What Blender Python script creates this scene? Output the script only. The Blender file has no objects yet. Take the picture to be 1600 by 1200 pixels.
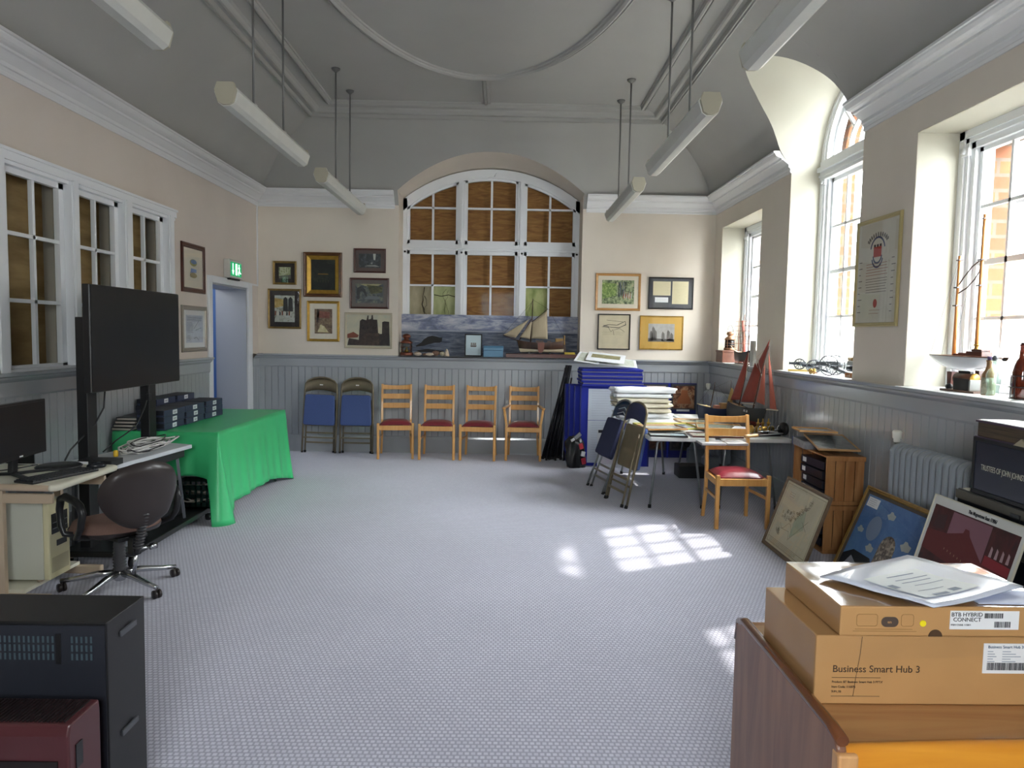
import bpy, bmesh, math, random
from mathutils import Vector, Matrix
random.seed(7)
C = bpy.context.scene.collection
S = bpy.context.scene
PI = math.pi

# ---------------------------------------------------------------- camera
def make_camera():
    p, y, r = 0.0706, -0.0106, 0.0176
    f = Vector((-math.sin(y)*math.cos(p), math.cos(y)*math.cos(p), -math.sin(p)))
    rt = Vector((math.cos(y), math.sin(y), 0)); up = rt.cross(f)
    rt2 = math.cos(r)*rt + math.sin(r)*up; up2 = -math.sin(r)*rt + math.cos(r)*up
    cd = bpy.data.cameras.new('camera'); cam = bpy.data.objects.new('camera', cd); C.objects.link(cam)
    cam.matrix_world = Matrix(((rt2.x, up2.x, -f.x, 0), (rt2.y, up2.y, -f.y, 0), (rt2.z, up2.z, -f.z, 1.6), (0, 0, 0, 1)))
    cd.sensor_width = 36; cd.lens = 1110/1600*36; cd.clip_start = 0.05; cd.clip_end = 200
    S.camera = cam
make_camera()
# ---------------------------------------------------------------- light and exposure
S.view_settings.view_transform = 'Standard'; S.view_settings.look = 'None'
S.view_settings.gamma = 1; S.view_settings.use_curve_mapping = False
S.view_settings.exposure = 1.68
S.cycles.max_bounces = 10; S.cycles.diffuse_bounces = 6; S.cycles.glossy_bounces = 4
S.cycles.transparent_max_bounces = 16; S.cycles.transmission_bounces = 6
S.cycles.caustics_reflective = False; S.cycles.caustics_refractive = False
S.cycles.use_denoising = True
S.cycles.sample_clamp_indirect = 8
w = bpy.data.worlds.new('overcast_sky'); S.world = w; w.use_nodes = True
bg = w.node_tree.nodes['Background']
bg.inputs[0].default_value = (0.93, 0.965, 1.0, 1); bg.inputs[1].default_value = 12
sun = bpy.data.lights.new('sun', 'SUN'); sun.energy = 2.2; sun.angle = math.radians(1.3); sun.color = (1, .95, .87)
so = bpy.data.objects.new('sun', sun); C.objects.link(so); so.location = (14, 12, 18)
so.rotation_euler = Vector((2.9, 1.3, 3.85)).to_track_quat('Z', 'Y').to_euler()
def portal(x, y, z, w_, h_, rot=None):       # guides sky sampling through an opening, adds no light
    a = bpy.data.lights.new('portal', 'AREA'); a.shape = 'RECTANGLE'; a.size = h_; a.size_y = w_
    a.cycles.is_portal = True
    o = bpy.data.objects.new('portal', a); C.objects.link(o); o.location = (x, y, z)
    o.rotation_euler = rot or (0, PI/2, 0)
for yc in (8.41, 4.13): portal(3.3, yc, 2.15, 1.4, 1.75)
portal(3.3, 6.26, 2.65, 1.4, 2.75); portal(-.10, -1.62, 2.2, 1.4, 1.3, (PI/2, 0, 0))

# ---------------------------------------------------------------- colours and materials
def lin(c):
    c = c/255
    return c/12.92 if c <= .04045 else ((c+.055)/1.055)**2.4
def rgb(h):
    if isinstance(h, str):
        h = h.lstrip('#'); return (lin(int(h[0:2], 16)), lin(int(h[2:4], 16)), lin(int(h[4:6], 16)), 1)
    return tuple(h) if len(h) == 4 else (*h, 1)
_M = {}
def mat(name, col, rough=.6, metal=0., var=0., scale=8., bump=0., bscale=60., coat=0., spec=.5, emit=0., trans=0., stretch=None, col2=None):
    """plain procedural material: base colour broken up by noise, optional bump"""
    if name in _M: return _M[name]
    m = bpy.data.materials.new(name); m.use_nodes = True; nt = m.node_tree; N = nt.nodes; L = nt.links
    b = N['Principled BSDF']
    c = rgb(col)
    b.inputs['Base Color'].default_value = c; b.inputs['Roughness'].default_value = rough
    b.inputs['Metallic'].default_value = metal; b.inputs['Specular IOR Level'].default_value = spec
    b.inputs['Coat Weight'].default_value = coat; b.inputs['Coat Roughness'].default_value = .08
    if trans: b.inputs['Transmission Weight'].default_value = trans
    if emit: b.inputs['Emission Color'].default_value = c; b.inputs['Emission Strength'].default_value = emit
    m.diffuse_color = c
    if var or col2 or bump:
        tc = N.new('ShaderNodeTexCoord'); mp = N.new('ShaderNodeMapping'); L.new(tc.outputs['Object'], mp.inputs[0])
        if stretch: mp.inputs['Scale'].default_value = stretch
    if var or col2:
        n = N.new('ShaderNodeTexNoise'); n.inputs['Scale'].default_value = scale; n.inputs['Detail'].default_value = 5
        L.new(mp.outputs[0], n.inputs['Vector'])
        r = N.new('ShaderNodeValToRGB'); L.new(n.outputs['Fac'], r.inputs[0])
        c2 = rgb(col2) if col2 else tuple(min(1, k*(1+var)) for k in c[:3])+(1,)
        c1 = c if col2 else tuple(k*(1-var) for k in c[:3])+(1,)
        r.color_ramp.elements[0].color = c1; r.color_ramp.elements[1].color = c2
        r.color_ramp.elements[0].position = .35; r.color_ramp.elements[1].position = .65
        L.new(r.outputs[0], b.inputs['Base Color'])
    if bump:
        n2 = N.new('ShaderNodeTexNoise'); n2.inputs['Scale'].default_value = bscale; n2.inputs['Detail'].default_value = 3
        L.new(mp.outputs[0], n2.inputs['Vector'])
        bp = N.new('ShaderNodeBump'); bp.inputs['Strength'].default_value = bump; bp.inputs['Distance'].default_value = .01
        L.new(n2.outputs['Fac'], bp.inputs['Height']); L.new(bp.outputs[0], b.inputs['Normal'])
    _M[name] = m; return m
def wood(name, c1, c2, rough=.4, axis='Z', scale=3., coat=.2, dist=3., spec=.5):
    if name in _M: return _M[name]
    m = bpy.data.materials.new(name); m.use_nodes = True; nt = m.node_tree; N = nt.nodes; L = nt.links
    b = N['Principled BSDF']; tc = N.new('ShaderNodeTexCoord'); mp = N.new('ShaderNodeMapping')
    L.new(tc.outputs['Object'], mp.inputs[0])
    sc = {'X': (.12, 1, 1), 'Y': (1, .12, 1), 'Z': (1, 1, .12)}[axis]; mp.inputs['Scale'].default_value = sc
    n = N.new('ShaderNodeTexNoise'); n.inputs['Scale'].default_value = scale*4; n.inputs['Detail'].default_value = 6; n.inputs['Distortion'].default_value = dist*.4
    L.new(mp.outputs[0], n.inputs['Vector'])
    r = N.new('ShaderNodeValToRGB'); e = r.color_ramp.elements
    e[0].position = .3; e[0].color = rgb(c1); e[1].position = .7; e[1].color = rgb(c2)
    L.new(n.outputs['Fac'], r.inputs[0]); L.new(r.outputs[0], b.inputs['Base Color'])
    b.inputs['Roughness'].default_value = rough; b.inputs['Coat Weight'].default_value = coat; b.inputs['Coat Roughness'].default_value = .15
    b.inputs['Specular IOR Level'].default_value = spec
    _M[name] = m; return m
def thin_glass(name, tint=(1, 1, 1), frost=0., refl=.5, rough=.02):
    if name in _M: return _M[name]
    m = bpy.data.materials.new(name); m.use_nodes = True; nt = m.node_tree; N = nt.nodes; L = nt.links
    N.remove(N['Principled BSDF']); out = N['Material Output']
    t = N.new('ShaderNodeBsdfTransparent'); t.inputs[0].default_value = (*tint, 1)
    g = N.new('ShaderNodeBsdfGlossy'); g.inputs['Roughness'].default_value = rough
    fr = N.new('ShaderNodeFresnel'); ge = N.new('ShaderNodeNewGeometry')      # same reflectance from both faces of the sheet
    mi = N.new('ShaderNodeMath'); mi.operation = 'MULTIPLY_ADD'; mi.inputs[1].default_value = 1/1.5-1.5; mi.inputs[2].default_value = 1.5
    L.new(ge.outputs['Backfacing'], mi.inputs[0]); L.new(mi.outputs[0], fr.inputs['IOR'])
    ml = N.new('ShaderNodeMath'); ml.operation = 'MULTIPLY'; ml.inputs[1].default_value = refl*2; ml.use_clamp = True
    L.new(fr.outputs[0], ml.inputs[0])
    mx = N.new('ShaderNodeMixShader'); L.new(ml.outputs[0], mx.inputs[0]); L.new(g.outputs[0], mx.inputs[2])
    if frost:
        tl = N.new('ShaderNodeBsdfTranslucent'); tl.inputs[0].default_value = (.95, .97, .97, 1)
        no = N.new('ShaderNodeTexNoise'); no.inputs['Scale'].default_value = 90
        tc = N.new('ShaderNodeTexCoord'); L.new(tc.outputs['Object'], no.inputs['Vector'])
        ma = N.new('ShaderNodeMapRange'); ma.inputs['To Min'].default_value = frost-.25; ma.inputs['To Max'].default_value = frost+.25
        ma.inputs['From Min'].default_value = .35; ma.inputs['From Max'].default_value = .65
        L.new(no.outputs['Fac'], ma.inputs['Value'])
        m2 = N.new('ShaderNodeMixShader'); L.new(ma.outputs[0], m2.inputs[0]); L.new(t.outputs[0], m2.inputs[1]); L.new(tl.outputs[0], m2.inputs[2])
        L.new(m2.outputs[0], mx.inputs[1])
    else: L.new(t.outputs[0], mx.inputs[1])
    L.new(mx.outputs[0], out.inputs['Surface'])
    _M[name] = m; return m

# ---------------------------------------------------------------- mesh builder
class MB:
    def __init__(s): s.bm = bmesh.new(); s.mi = 0; s.T = Matrix.Identity(4)
    def v(s, p): return s.bm.verts.new(s.T @ Vector(p))
    def f(s, vs, smooth=False):
        try: fc = s.bm.faces.new(vs)
        except ValueError: return None
        fc.material_index = s.mi; fc.smooth = smooth; return fc
    def quad(s, *ps): return s.f([s.v(p) for p in ps])
    def box(s, x0, y0, z0, x1, y1, z1):
        a = [s.v((x, y, z)) for z in (z0, z1) for y in (y0, y1) for x in (x0, x1)]
        for q in ((0, 2, 3, 1), (4, 5, 7, 6), (0, 1, 5, 4), (2, 6, 7, 3), (0, 4, 6, 2), (1, 3, 7, 5)): s.f([a[i] for i in q])
        return s
    def cbox(s, c, d, rz=0, rx=0, ry=0):
        T0 = s.T; s.T = T0 @ Matrix.Translation(c) @ Matrix.Rotation(rz, 4, 'Z') @ Matrix.Rotation(ry, 4, 'Y') @ Matrix.Rotation(rx, 4, 'X')
        s.box(-d[0]/2, -d[1]/2, -d[2]/2, d[0]/2, d[1]/2, d[2]/2); s.T = T0; return s
    def bar(s, p, q, w, h, up=(0, 0, 1)):
        """rectangular bar from p to q; w across, h along 'up'"""
        p, q, up = Vector(p), Vector(q), Vector(up); d = (q-p).normalized()
        sd = d.cross(up)
        if sd.length < 1e-4: sd = d.cross(Vector((0, 1, 0)))
        sd.normalize(); u = sd.cross(d)
        a = [s.v(o + sd*i*w/2 + u*j*h/2) for o in (p, q) for (i, j) in ((-1, -1), (1, -1), (1, 1), (-1, 1))]
        s.f(a[3::-1]); s.f(a[4:8])
        for k in range(4): s.f([a[k], a[(k+1) % 4], a[4+(k+1) % 4], a[4+k]])
        return s
    def prism(s, poly, axis, a0, a1):
        """2D outline extruded along an axis. axis Y: poly=(x,z); Z: (x,y); X: (y,z)"""
        mk = {'Y': lambda p, a: (p[0], a, p[1]), 'Z': lambda p, a: (p[0], p[1], a), 'X': lambda p, a: (a, p[0], p[1])}[axis]
        A = [s.v(mk(p, a0)) for p in poly]; B = [s.v(mk(p, a1)) for p in poly]; n = len(poly)
        s.f(A[::-1]); s.f(B)
        for i in range(n): s.f([A[i], A[(i+1) % n], B[(i+1) % n], B[i]])
        return s
    def tube(s, path, r, seg=8, closed=False, cap=True, flat=1.):
        P = [Vector(p) for p in path]; n = len(P); R = r if isinstance(r, (list, tuple)) else [r]*n
        rings = []; u = None
        for i in range(n):
            a = P[i-1] if (i or closed) else P[i]; b = P[(i+1) % n] if (i < n-1 or closed) else P[i]
            d = (b-a).normalized()
            if u is None:
                u = d.cross(Vector((0, 0, 1)));
                if u.length < 1e-3: u = d.cross(Vector((1, 0, 0)))
            u = (u - d*u.dot(d)).normalized(); w_ = d.cross(u)
            rings.append([s.v(P[i] + (u*math.cos(t)+w_*math.sin(t)*flat)*R[i]) for t in (2*PI*k/seg for k in range(seg))])
        m = n if closed else n-1
        for i in range(m):
            A, B = rings[i], rings[(i+1) % n]
            for k in range(seg): s.f([A[k], A[(k+1) % seg], B[(k+1) % seg], B[k]], True)
        if cap and not closed: s.f(rings[0][::-1]); s.f(rings[-1])
        return s
    def lathe(s, prof, c=(0, 0, 0), seg=16, axis='Z', smooth=True):
        """prof = [(r, h)...] turned about an axis through c"""
        c = Vector(c); rings = []
        for (r, h) in prof:
            ring = []
            for k in range(seg):
                a = 2*PI*k/seg; x, y = r*math.cos(a), r*math.sin(a)
                ring.append(s.v(c + Vector({'Z': (x, y, h), 'Y': (x, h, -y), 'X': (h, x, y)}[axis])))
            rings.append(ring)
        for A, B in zip(rings, rings[1:]):
            for k in range(seg): s.f([A[k], A[(k+1) % seg], B[(k+1) % seg], B[k]], smooth)
        if prof[0][0] > 1e-4: s.f(rings[0][::-1])
        if prof[-1][0] > 1e-4: s.f(rings[-1])
        return s
    def grid(s, rows, smooth=True, closed=False):
        V = [[s.v(p) for p in r] for r in rows]
        for A, B in zip(V, V[1:]):
            n = len(A)
            for k in range(n if closed else n-1): s.f([A[k], A[(k+1) % n], B[(k+1) % n], B[k]], smooth)
        return V
    def ball(s, c, r, seg=12, ring=8, sq=(1, 1, 1)):
        rows = []
        for i in range(ring+1):
            t = PI*i/ring - PI/2
            rows.append([(c[0]+r*sq[0]*math.cos(t)*math.cos(2*PI*k/seg), c[1]+r*sq[1]*math.cos(t)*math.sin(2*PI*k/seg), c[2]+r*sq[2]*math.sin(t)) for k in range(seg)])
        s.grid(rows, True, True); return s
    def build(s, name, mats, parent=None, bevel=0., kind=None, loc=None, rot=None, solid=0., sub=0, label=None, bseg=2):
        bmesh.ops.remove_doubles(s.bm, verts=s.bm.verts, dist=1e-5)
        bmesh.ops.recalc_face_normals(s.bm, faces=s.bm.faces)
        me = bpy.data.meshes.new(name); s.bm.to_mesh(me); s.bm.free()
        for m in (mats if isinstance(mats, (list, tuple)) else [mats]): me.materials.append(m)
        o = bpy.data.objects.new(name, me); C.objects.link(o)
        if parent is not None: o.parent = parent
        if loc: o.location = loc
        if rot: o.rotation_euler = rot
        if sub: d = o.modifiers.new('smooth', 'SUBSURF'); d.levels = d.render_levels = sub
        if solid: d = o.modifiers.new('thick', 'SOLIDIFY'); d.thickness = solid; d.offset = 0
        if bevel: d = o.modifiers.new('bevel', 'BEVEL'); d.width = bevel; d.segments = bseg; d.limit_method = 'ANGLE'; d.angle_limit = math.radians(40)
        if kind: o['kind'] = kind
        if label: o['label'] = label
        return o
def thing(name, label, cat, loc=(0, 0, 0), rz=0., group=None, rot=None):
    o = bpy.data.objects.new(name, None); C.objects.link(o); o.empty_display_size = .1
    o.location = loc; o.rotation_euler = rot if rot else (0, 0, rz); o['label'] = label; o['category'] = cat
    if group: o['group'] = group
    return o
def tag(o, label, cat, group=None):
    o['label'] = label; o['category'] = cat
    if group: o['group'] = group
    return o
def dup(root, loc, rz=None, label=None, rot=None, group=None):
    r = root.copy(); C.objects.link(r); r.location = loc
    if rz is not None: r.rotation_euler = (0, 0, rz)
    if rot is not None: r.rotation_euler = rot
    if label: r['label'] = label
    if group: r['group'] = group
    for ch in list(root.children):
        c = ch.copy(); C.objects.link(c); c.parent = r
        for g in list(ch.children):
            d = g.copy(); C.objects.link(d); d.parent = c
    return r
def struct(name, loc=(0, 0, 0), rz=0.):
    o = bpy.data.objects.new(name, None); C.objects.link(o); o.empty_display_size = .1
    o.location = loc; o.rotation_euler = (0, 0, rz); o['kind'] = 'structure'; return o
def text(s, size, m, parent, loc, rot, name='lettering', align='LEFT', depth=.0004, sx=1., bold=False):
    cu = bpy.data.curves.new(name, 'FONT'); cu.body = s; cu.size = size; cu.align_x = align; cu.extrude = depth
    if bold: cu.offset = size*.02
    o = bpy.data.objects.new(name, cu); C.objects.link(o)
    dg = bpy.context.evaluated_depsgraph_get(); me = bpy.data.meshes.new_from_object(o.evaluated_get(dg))
    bpy.data.objects.remove(o); me.materials.clear(); me.materials.append(m)
    o = bpy.data.objects.new(name, me); C.objects.link(o); o.parent = parent; o.location = loc; o.rotation_euler = rot; o.scale = (sx, 1, 1)
    return o
# ================================================================ the room
XL, XR, YB, YF = -3.25, 2.735, 9.4, -1.3
ZC = 4.17
M_wall = mat('cream_plaster', '#dad0c2', .85, var=.03, scale=1.5, bump=.05, bscale=30)
M_ceil = mat('grey_ceiling_paint', '#a4a39e', .8, var=.02, scale=2)
M_white = mat('white_gloss_paint', '#e4e6e8', .35)
M_corn = mat('cornice_paint', '#dddddd', .5)
M_dado = mat('grey_gloss_paint', '#a4a8ab', .13, coat=.3, spec=.5, var=.02, scale=3)
M_cream = mat('cream_reveal_paint', '#b9b6a7', .7)

M_ipane = thin_glass('inner_window_glass', (.97, .98, .97), refl=.03)
M_pane = thin_glass('window_glass', (.97, .99, .98), refl=.5)
def carpet():
    m = bpy.data.materials.new('lavender_carpet'); m.use_nodes = True; nt = m.node_tree; N = nt.nodes; L = nt.links
    b = N['Principled BSDF']; b.inputs['Roughness'].default_value = .95; b.inputs['Specular IOR Level'].default_value = .15; b.inputs['Sheen Weight'].default_value = .35; b.inputs['Sheen Roughness'].default_value = .45
    tc = N.new('ShaderNodeTexCoord')
    # a small woven grid of pale flecks, about 22 mm apart, every other row shifted
    mp = N.new('ShaderNodeMapping'); mp.inputs['Scale'].default_value = (1/.024, 1/.024, 1); L.new(tc.outputs['Object'], mp.inputs[0])
    br = N.new('ShaderNodeTexBrick'); br.inputs['Scale'].default_value = 1; br.inputs['Brick Width'].default_value = 1; br.inputs['Row Height'].default_value = 1
    br.inputs['Mortar Size'].default_value = .24; br.inputs['Mortar Smooth'].default_value = .6; br.inputs['Bias'].default_value = 0; br.offset = .5
    br.inputs['Color1'].default_value = rgb('#cbcbd8'); br.inputs['Color2'].default_value = rgb('#bfbfce'); br.inputs['Mortar'].default_value = rgb('#a0a0b0')
    L.new(mp.outputs[0], br.inputs['Vector'])
    no = N.new('ShaderNodeTexNoise'); no.inputs['Scale'].default_value = 1.1; no.inputs['Detail'].default_value = 3; L.new(tc.outputs['Object'], no.inputs['Vector'])
    mr = N.new('ShaderNodeMapRange'); mr.inputs['To Min'].default_value = .88; mr.inputs['To Max'].default_value = 1.1; L.new(no.outputs['Fac'], mr.inputs['Value'])
    mx = N.new('ShaderNodeMix'); mx.data_type = 'RGBA'; mx.blend_type = 'MULTIPLY'; mx.inputs['Factor'].default_value = 1
    L.new(br.outputs['Color'], mx.inputs['A']); L.new(mr.outputs[0], mx.inputs['B']); L.new(mx.outputs['Result'], b.inputs['Base Color'])
    bp = N.new('ShaderNodeBump'); bp.inputs['Strength'].default_value = .35; bp.inputs['Distance'].default_value = .004; bp.invert = True
    L.new(br.outputs['Fac'], bp.inputs['Height']); L.new(bp.outputs[0], b.inputs['Normal'])
    return m
MB().box(XL-.5, YF-.3, -.12, XR+.6, YB+.6, 0).build('floor', carpet(), kind='structure')

# ---- cove profile: inset from wall -> height
COVE = [(0, 3.24), (.12, 3.40), (.17, 3.50), (.23, 3.60), (.30, 3.68), (.38, 3.755), (.48, 3.84), (.60, 3.92), (.72, 3.985), (.85, 4.05), (.95, 4.095), (1.05, 4.135), (1.15, 4.162), (1.25, ZC)]
def zc(s):
    for (a, za), (b, zb) in zip(COVE, COVE[1:]):
        if s <= b: return za+(zb-za)*(s-a)/(b-a)
    return ZC
def sc(z):
    for (a, za), (b, zb) in zip(COVE, COVE[1:]):
        if z <= zb: return max(0, a+(b-a)*(z-za)/(zb-za))
    return 1.25
SW = 1.25
W2 = (6.26, .70, 3.27)             # arched right window: centre, half width, spring height
def arch2(y):
    d = abs(y-W2[0]); return W2[2]+math.sqrt(max(0, W2[1]**2-d*d)) if d < W2[1]+1e-6 else None
BX, BW, BR, BZ = -.214, 1.2, 1.93, 1.90   # back arch: centre x, half width, radius, centre height
def archb(x):
    d = abs(x-BX); return BZ+math.sqrt(BR**2-d*d) if d <= BW+1e-6 else None
cm = MB()
NS = 26
def cove(cols, start, lim, pt):
    rows = []
    for t in cols:
        s0 = start(t); s1 = max(s0, min(SW, lim(t)+.03))
        rows.append([pt(t, s0+(s1-s0)*k/NS, zc(s0+(s1-s0)*k/NS)) for k in range(NS+1)])
    cm.grid(rows, True)
def span(a, b, n): return [a+(b-a)*i/n for i in range(n+1)]
def cosspan(c, h, n): return [c-h*math.cos(PI*i/n) for i in range(n+1)]
cove(span(YF, YB, 60), lambda t: 0, lambda t: min(YB-t, t-YF), lambda t, s, z: (XL+s, t, z))
yr = span(YF, W2[0]-W2[1], 40)
for cols in (yr, span(W2[0]+W2[1], YB, 24)): cove(cols, lambda t: 0, lambda t: min(YB-t, t-YF), lambda t, s, z: (XR-s, t, z))
cove(cosspan(W2[0], W2[1]-1e-4, 48), lambda t: sc(arch2(t)), lambda t: min(YB-t, t-YF), lambda t, s, z: (XR-s, t, z))
for cols in (span(XL, BX-BW, 16), span(BX+BW, XR, 16)): cove(cols, lambda t: 0, lambda t: min(t-XL, XR-t), lambda t, s, z: (t, YB-s, z))
cove(cosspan(BX, BW-1e-4, 48), lambda t: sc(archb(t)), lambda t: min(t-XL, XR-t), lambda t, s, z: (t, YB-s, z))
cove(span(XL, XR, 20), lambda t: 0, lambda t: min(t-XL, XR-t), lambda t, s, z: (t, YF+s, z))
cm.quad((XL+SW, YF+SW, ZC), (XR-SW, YF+SW, ZC), (XR-SW, YB-SW, ZC), (XL+SW, YB-SW, ZC))
ceil = cm.build('ceiling', M_ceil, kind='structure')
# unseen flat slab added above everything so no daylight leaks in
MB().box(XL-1, YF-.6, 4.6, XR+.7, YB+1, 4.8).build('light_block_slab', M_ceil, kind='structure')
att = MB(); att.box(XL-1, YF-.6, 3.3, XL-.9, YB+1, 4.6); att.box(XL-1, YF-.6, 3.4, XR+.7, YF-.5, 4.6); att.box(XL-1, YB+.9, -.1, XR+.7, YB+1, 4.6); att.box(XL-1, YF-.5, 3.42, XL-.3, YB+.9, 3.46); att.build('light_block_attic', M_ceil, kind='structure')  # unseen boxes added round the attic to stop sky light leaking in

# ---- plaster mouldings on the ceiling
def sweep(b, path, prof, closed=True):
    """profile points (offset to the inside, height) swept along a plan path with mitres"""
    n = len(path); rows = []
    for i in range(n):
        p = Vector(path[i]); a = Vector(path[i-1]) if (i or closed) else None; c = Vector(path[(i+1) % n]) if (i < n-1 or closed) else None
        d1 = (p-a).normalized() if a is not None else None; d2 = (c-p).normalized() if c is not None else None
        d1 = d1 or d2; d2 = d2 or d1
        n1 = Vector((-d1.y, d1.x)); n2 = Vector((-d2.y, d2.x)); m = (n1+n2); m = m/(m.length_squared/2) if m.length > 1e-6 else n1
        rows.append([(p.x+m.x*o, p.y+m.y*o, z) for (o, z) in prof])
    if closed: rows.append(rows[0])
    b.grid(rows, False)
def rect(s): return [(XL+s, YF+s), (XR-s, YF+s), (XR-s, YB-s), (XL+s, YB-s)]
def ridge(*pts): return [(o, z) for o, z in pts]
tm = MB()
def band(s, prof): sweep(tm, rect(s), prof)
z0 = zc(.93)
band(.93, [(-.005, zc(.925)), (0, z0-.022), (.012, z0-.022), (.016, z0-.004), (.022, z0-.004), (.026, z0-.022), (.038, z0-.020), (.044, zc(.974)+.002)])
z0 = zc(1.0)
band(1.01, [(-.002, z0+.003), (.004, z0-.02), (.03, z0-.022), (.045, z0-.012), (.055, z0+.012), (.08, zc(1.09)+.004)])
band(1.19, [(-.005, ZC+.002), (0, ZC-.018), (.012, ZC-.034), (.016, ZC-.012), (.024, ZC-.012), (.028, ZC-.045), (.045, ZC-.052), (.06, ZC-.045), (.064, ZC-.016), (.074, ZC-.016), (.08, ZC+.002)])
tm.build('trim_1', M_ceil, ceil)
em = MB(); EC = (-.257, 4.5)
sweep(em, [(EC[0]+1.30*math.cos(2*PI*k/120), EC[1]+2.88*math.sin(2*PI*k/120)) for k in range(120)],
      [(-.002, ZC+.002), (0, ZC-.02), (.014, ZC-.024), (.018, ZC-.014), (.03, ZC-.014), (.036, ZC-.034), (.055, ZC-.042), (.075, ZC-.03), (.08, ZC-.016), (.095, ZC-.014), (.1, ZC+.002)])
em.build('trim_2', M_ceil, ceil)
sm = MB()
for o, h in ((-.035, .016), (0, .03), (.035, .016)): sm.box(-.257+o-.014, 7.38, ZC-h, -.257+o+.014, 8.15, ZC+.01)
sm.build('trim_3', M_ceil, ceil)

# ---- cornice
CP = [(0, 3.195), (.010, 3.195), (.014, 3.215), (.010, 3.222), (.016, 3.245), (.028, 3.25), (.03, 3.275), (.05, 3.29), (.085, 3.318), (.10, 3.322), (.102, 3.338), (.13, 3.342), (.15, 3.352), (.165, 3.372), (.168, 3.382), (.18, 3.385), (.18, 3.402), (.10, 3.405), (0, 3.42)]
def cornice(name, path, flip=False):
    b = MB(); sweep(b, path, CP, False)
    # end caps
    for i in (0, -1):
        p = Vector(path[i]); q = Vector(path[1] if i == 0 else path[-2]); d = (q-p).normalized() if i == 0 else (p-q).normalized()
        n = Vector((-d.y, d.x)); b.f([b.v((p.x+n.x*o, p.y+n.y*o, z)) for o, z in CP])
    return b.build(name, M_corn, kind='structure')
cornice('trim_4', [(XR-0, 5.93-2.1*0), (XR, 5.93)][:0] or [(XR, YF), (XR, W2[0]-W2[1]+.0)])
cornice('trim_5', [(XR, W2[0]+W2[1]), (XR, YB), (BX+BW+.045, YB)])
cornice('trim_6', [(BX-BW-.05, YB), (XL, YB), (XL, YF)])

# ---- walls
def wains(b, p, q, inward, z1=1.13, pitch=.088, seed=0):
    """tongue-and-groove boarding from p to q (plan), grooves are real"""
    p, q = Vector(p), Vector(q); L_ = (q-p).length; d = (q-p)/L_; n = Vector(inward)
    m = max(1, round(L_/pitch)); st = L_/m; pts = []
    for i in range(m):
        a = i*st
        pts += [(a, .006), (a+.004, .016), (a+st-.004, .016)]
    pts.append((L_, .006))
    lo = [b.v((p.x+d.x*t+n.x*o, p.y+d.y*t+n.y*o, .0)) for t, o in pts]; hi = [b.v((p.x+d.x*t+n.x*o, p.y+d.y*t+n.y*o, z1)) for t, o in pts]
    for i in range(len(pts)-1): b.f([lo[i], lo[i+1], hi[i+1], hi[i]])
RAIL = [(0, 1.12), (.022, 1.12), (.028, 1.135), (.03, 1.225), (.038, 1.232), (.05, 1.245), (.056, 1.26), (.075, 1.268), (.075, 1.287), (0, 1.287)]
SKIRT = [(.016, .22), (.03, .215), (.034, .19), (.036, .012), (.04, 0)]
def dado(b, path):
    sweep(b, path, RAIL, False); sweep(b, path, [(o, z) for o, z in SKIRT][::-1], False)
# right wall: piers, sills, lintels of real thickness
wr = MB(); T = 3.2
WIN = [(7.71, 9.11, 2.99), (3.43, 4.83, 2.99)]
segs = [(YF, 3.43), (4.83, 5.56), (6.96, 7.71), (9.11, YB+.5)]
for a, c in segs: wr.box(XR, a, 0, T, c, 3.45)
for a, c, h in WIN: wr.box(XR, a, 0, T, c, 1.275); wr.box(XR, a, h, T, c, 3.45)
wr.box(XR, 5.56, 0, T, 6.96, 1.275)
wall_r = wr.build('wall_right', M_wall, kind='structure')
# cream window reveals (paint laid on the masonry)
rv = MB()
e = .003
for a, c, h in WIN: rv.quad((XR+e, a+e, 1.28), (T, a+e, 1.28), (T, a+e, h-e), (XR+e, a+e, h-e)); rv.quad((XR+e, c-e, 1.28), (T, c-e, 1.28), (T, c-e, h-e), (XR+e, c-e, h-e)); rv.quad((XR+e, a, h-e), (T, a, h-e), (T, c, h-e), (XR+e, c, h-e))
cols = cosspan(W2[0], W2[1]-1e-4, 48)
rv.quad((XR+e, cols[0]+e, 1.28), (T, cols[0]+e, 1.28), (T, cols[0]+e, 3.3), (XR+e, cols[0]+e, 3.3)); rv.quad((XR+e, cols[-1]-e, 1.28), (T, cols[-1]-e, 1.28), (T, cols[-1]-e, 3.3), (XR+e, cols[-1]-e, 3.3))
rv.grid([[(XR-sc(arch2(t)), t, arch2(t)), (T, t, arch2(t))] for t in cols], True)
rv.build('trim_7', M_cream, wall_r)
dr = MB(); dado(dr, [(XR, YF), (XR, YB)][::1]); wains(dr, (XR, YF), (XR, YB), (-1, 0))
dr.build('trim_8', M_dado, wall_r)
sl = MB()
for a, c, h in WIN+[(5.56, 6.96, 0)]: sl.box(XR-.06, a, 1.272, 3.09, c, 1.29)
sl.build('trim_9', M_white, wall_r)
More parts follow.
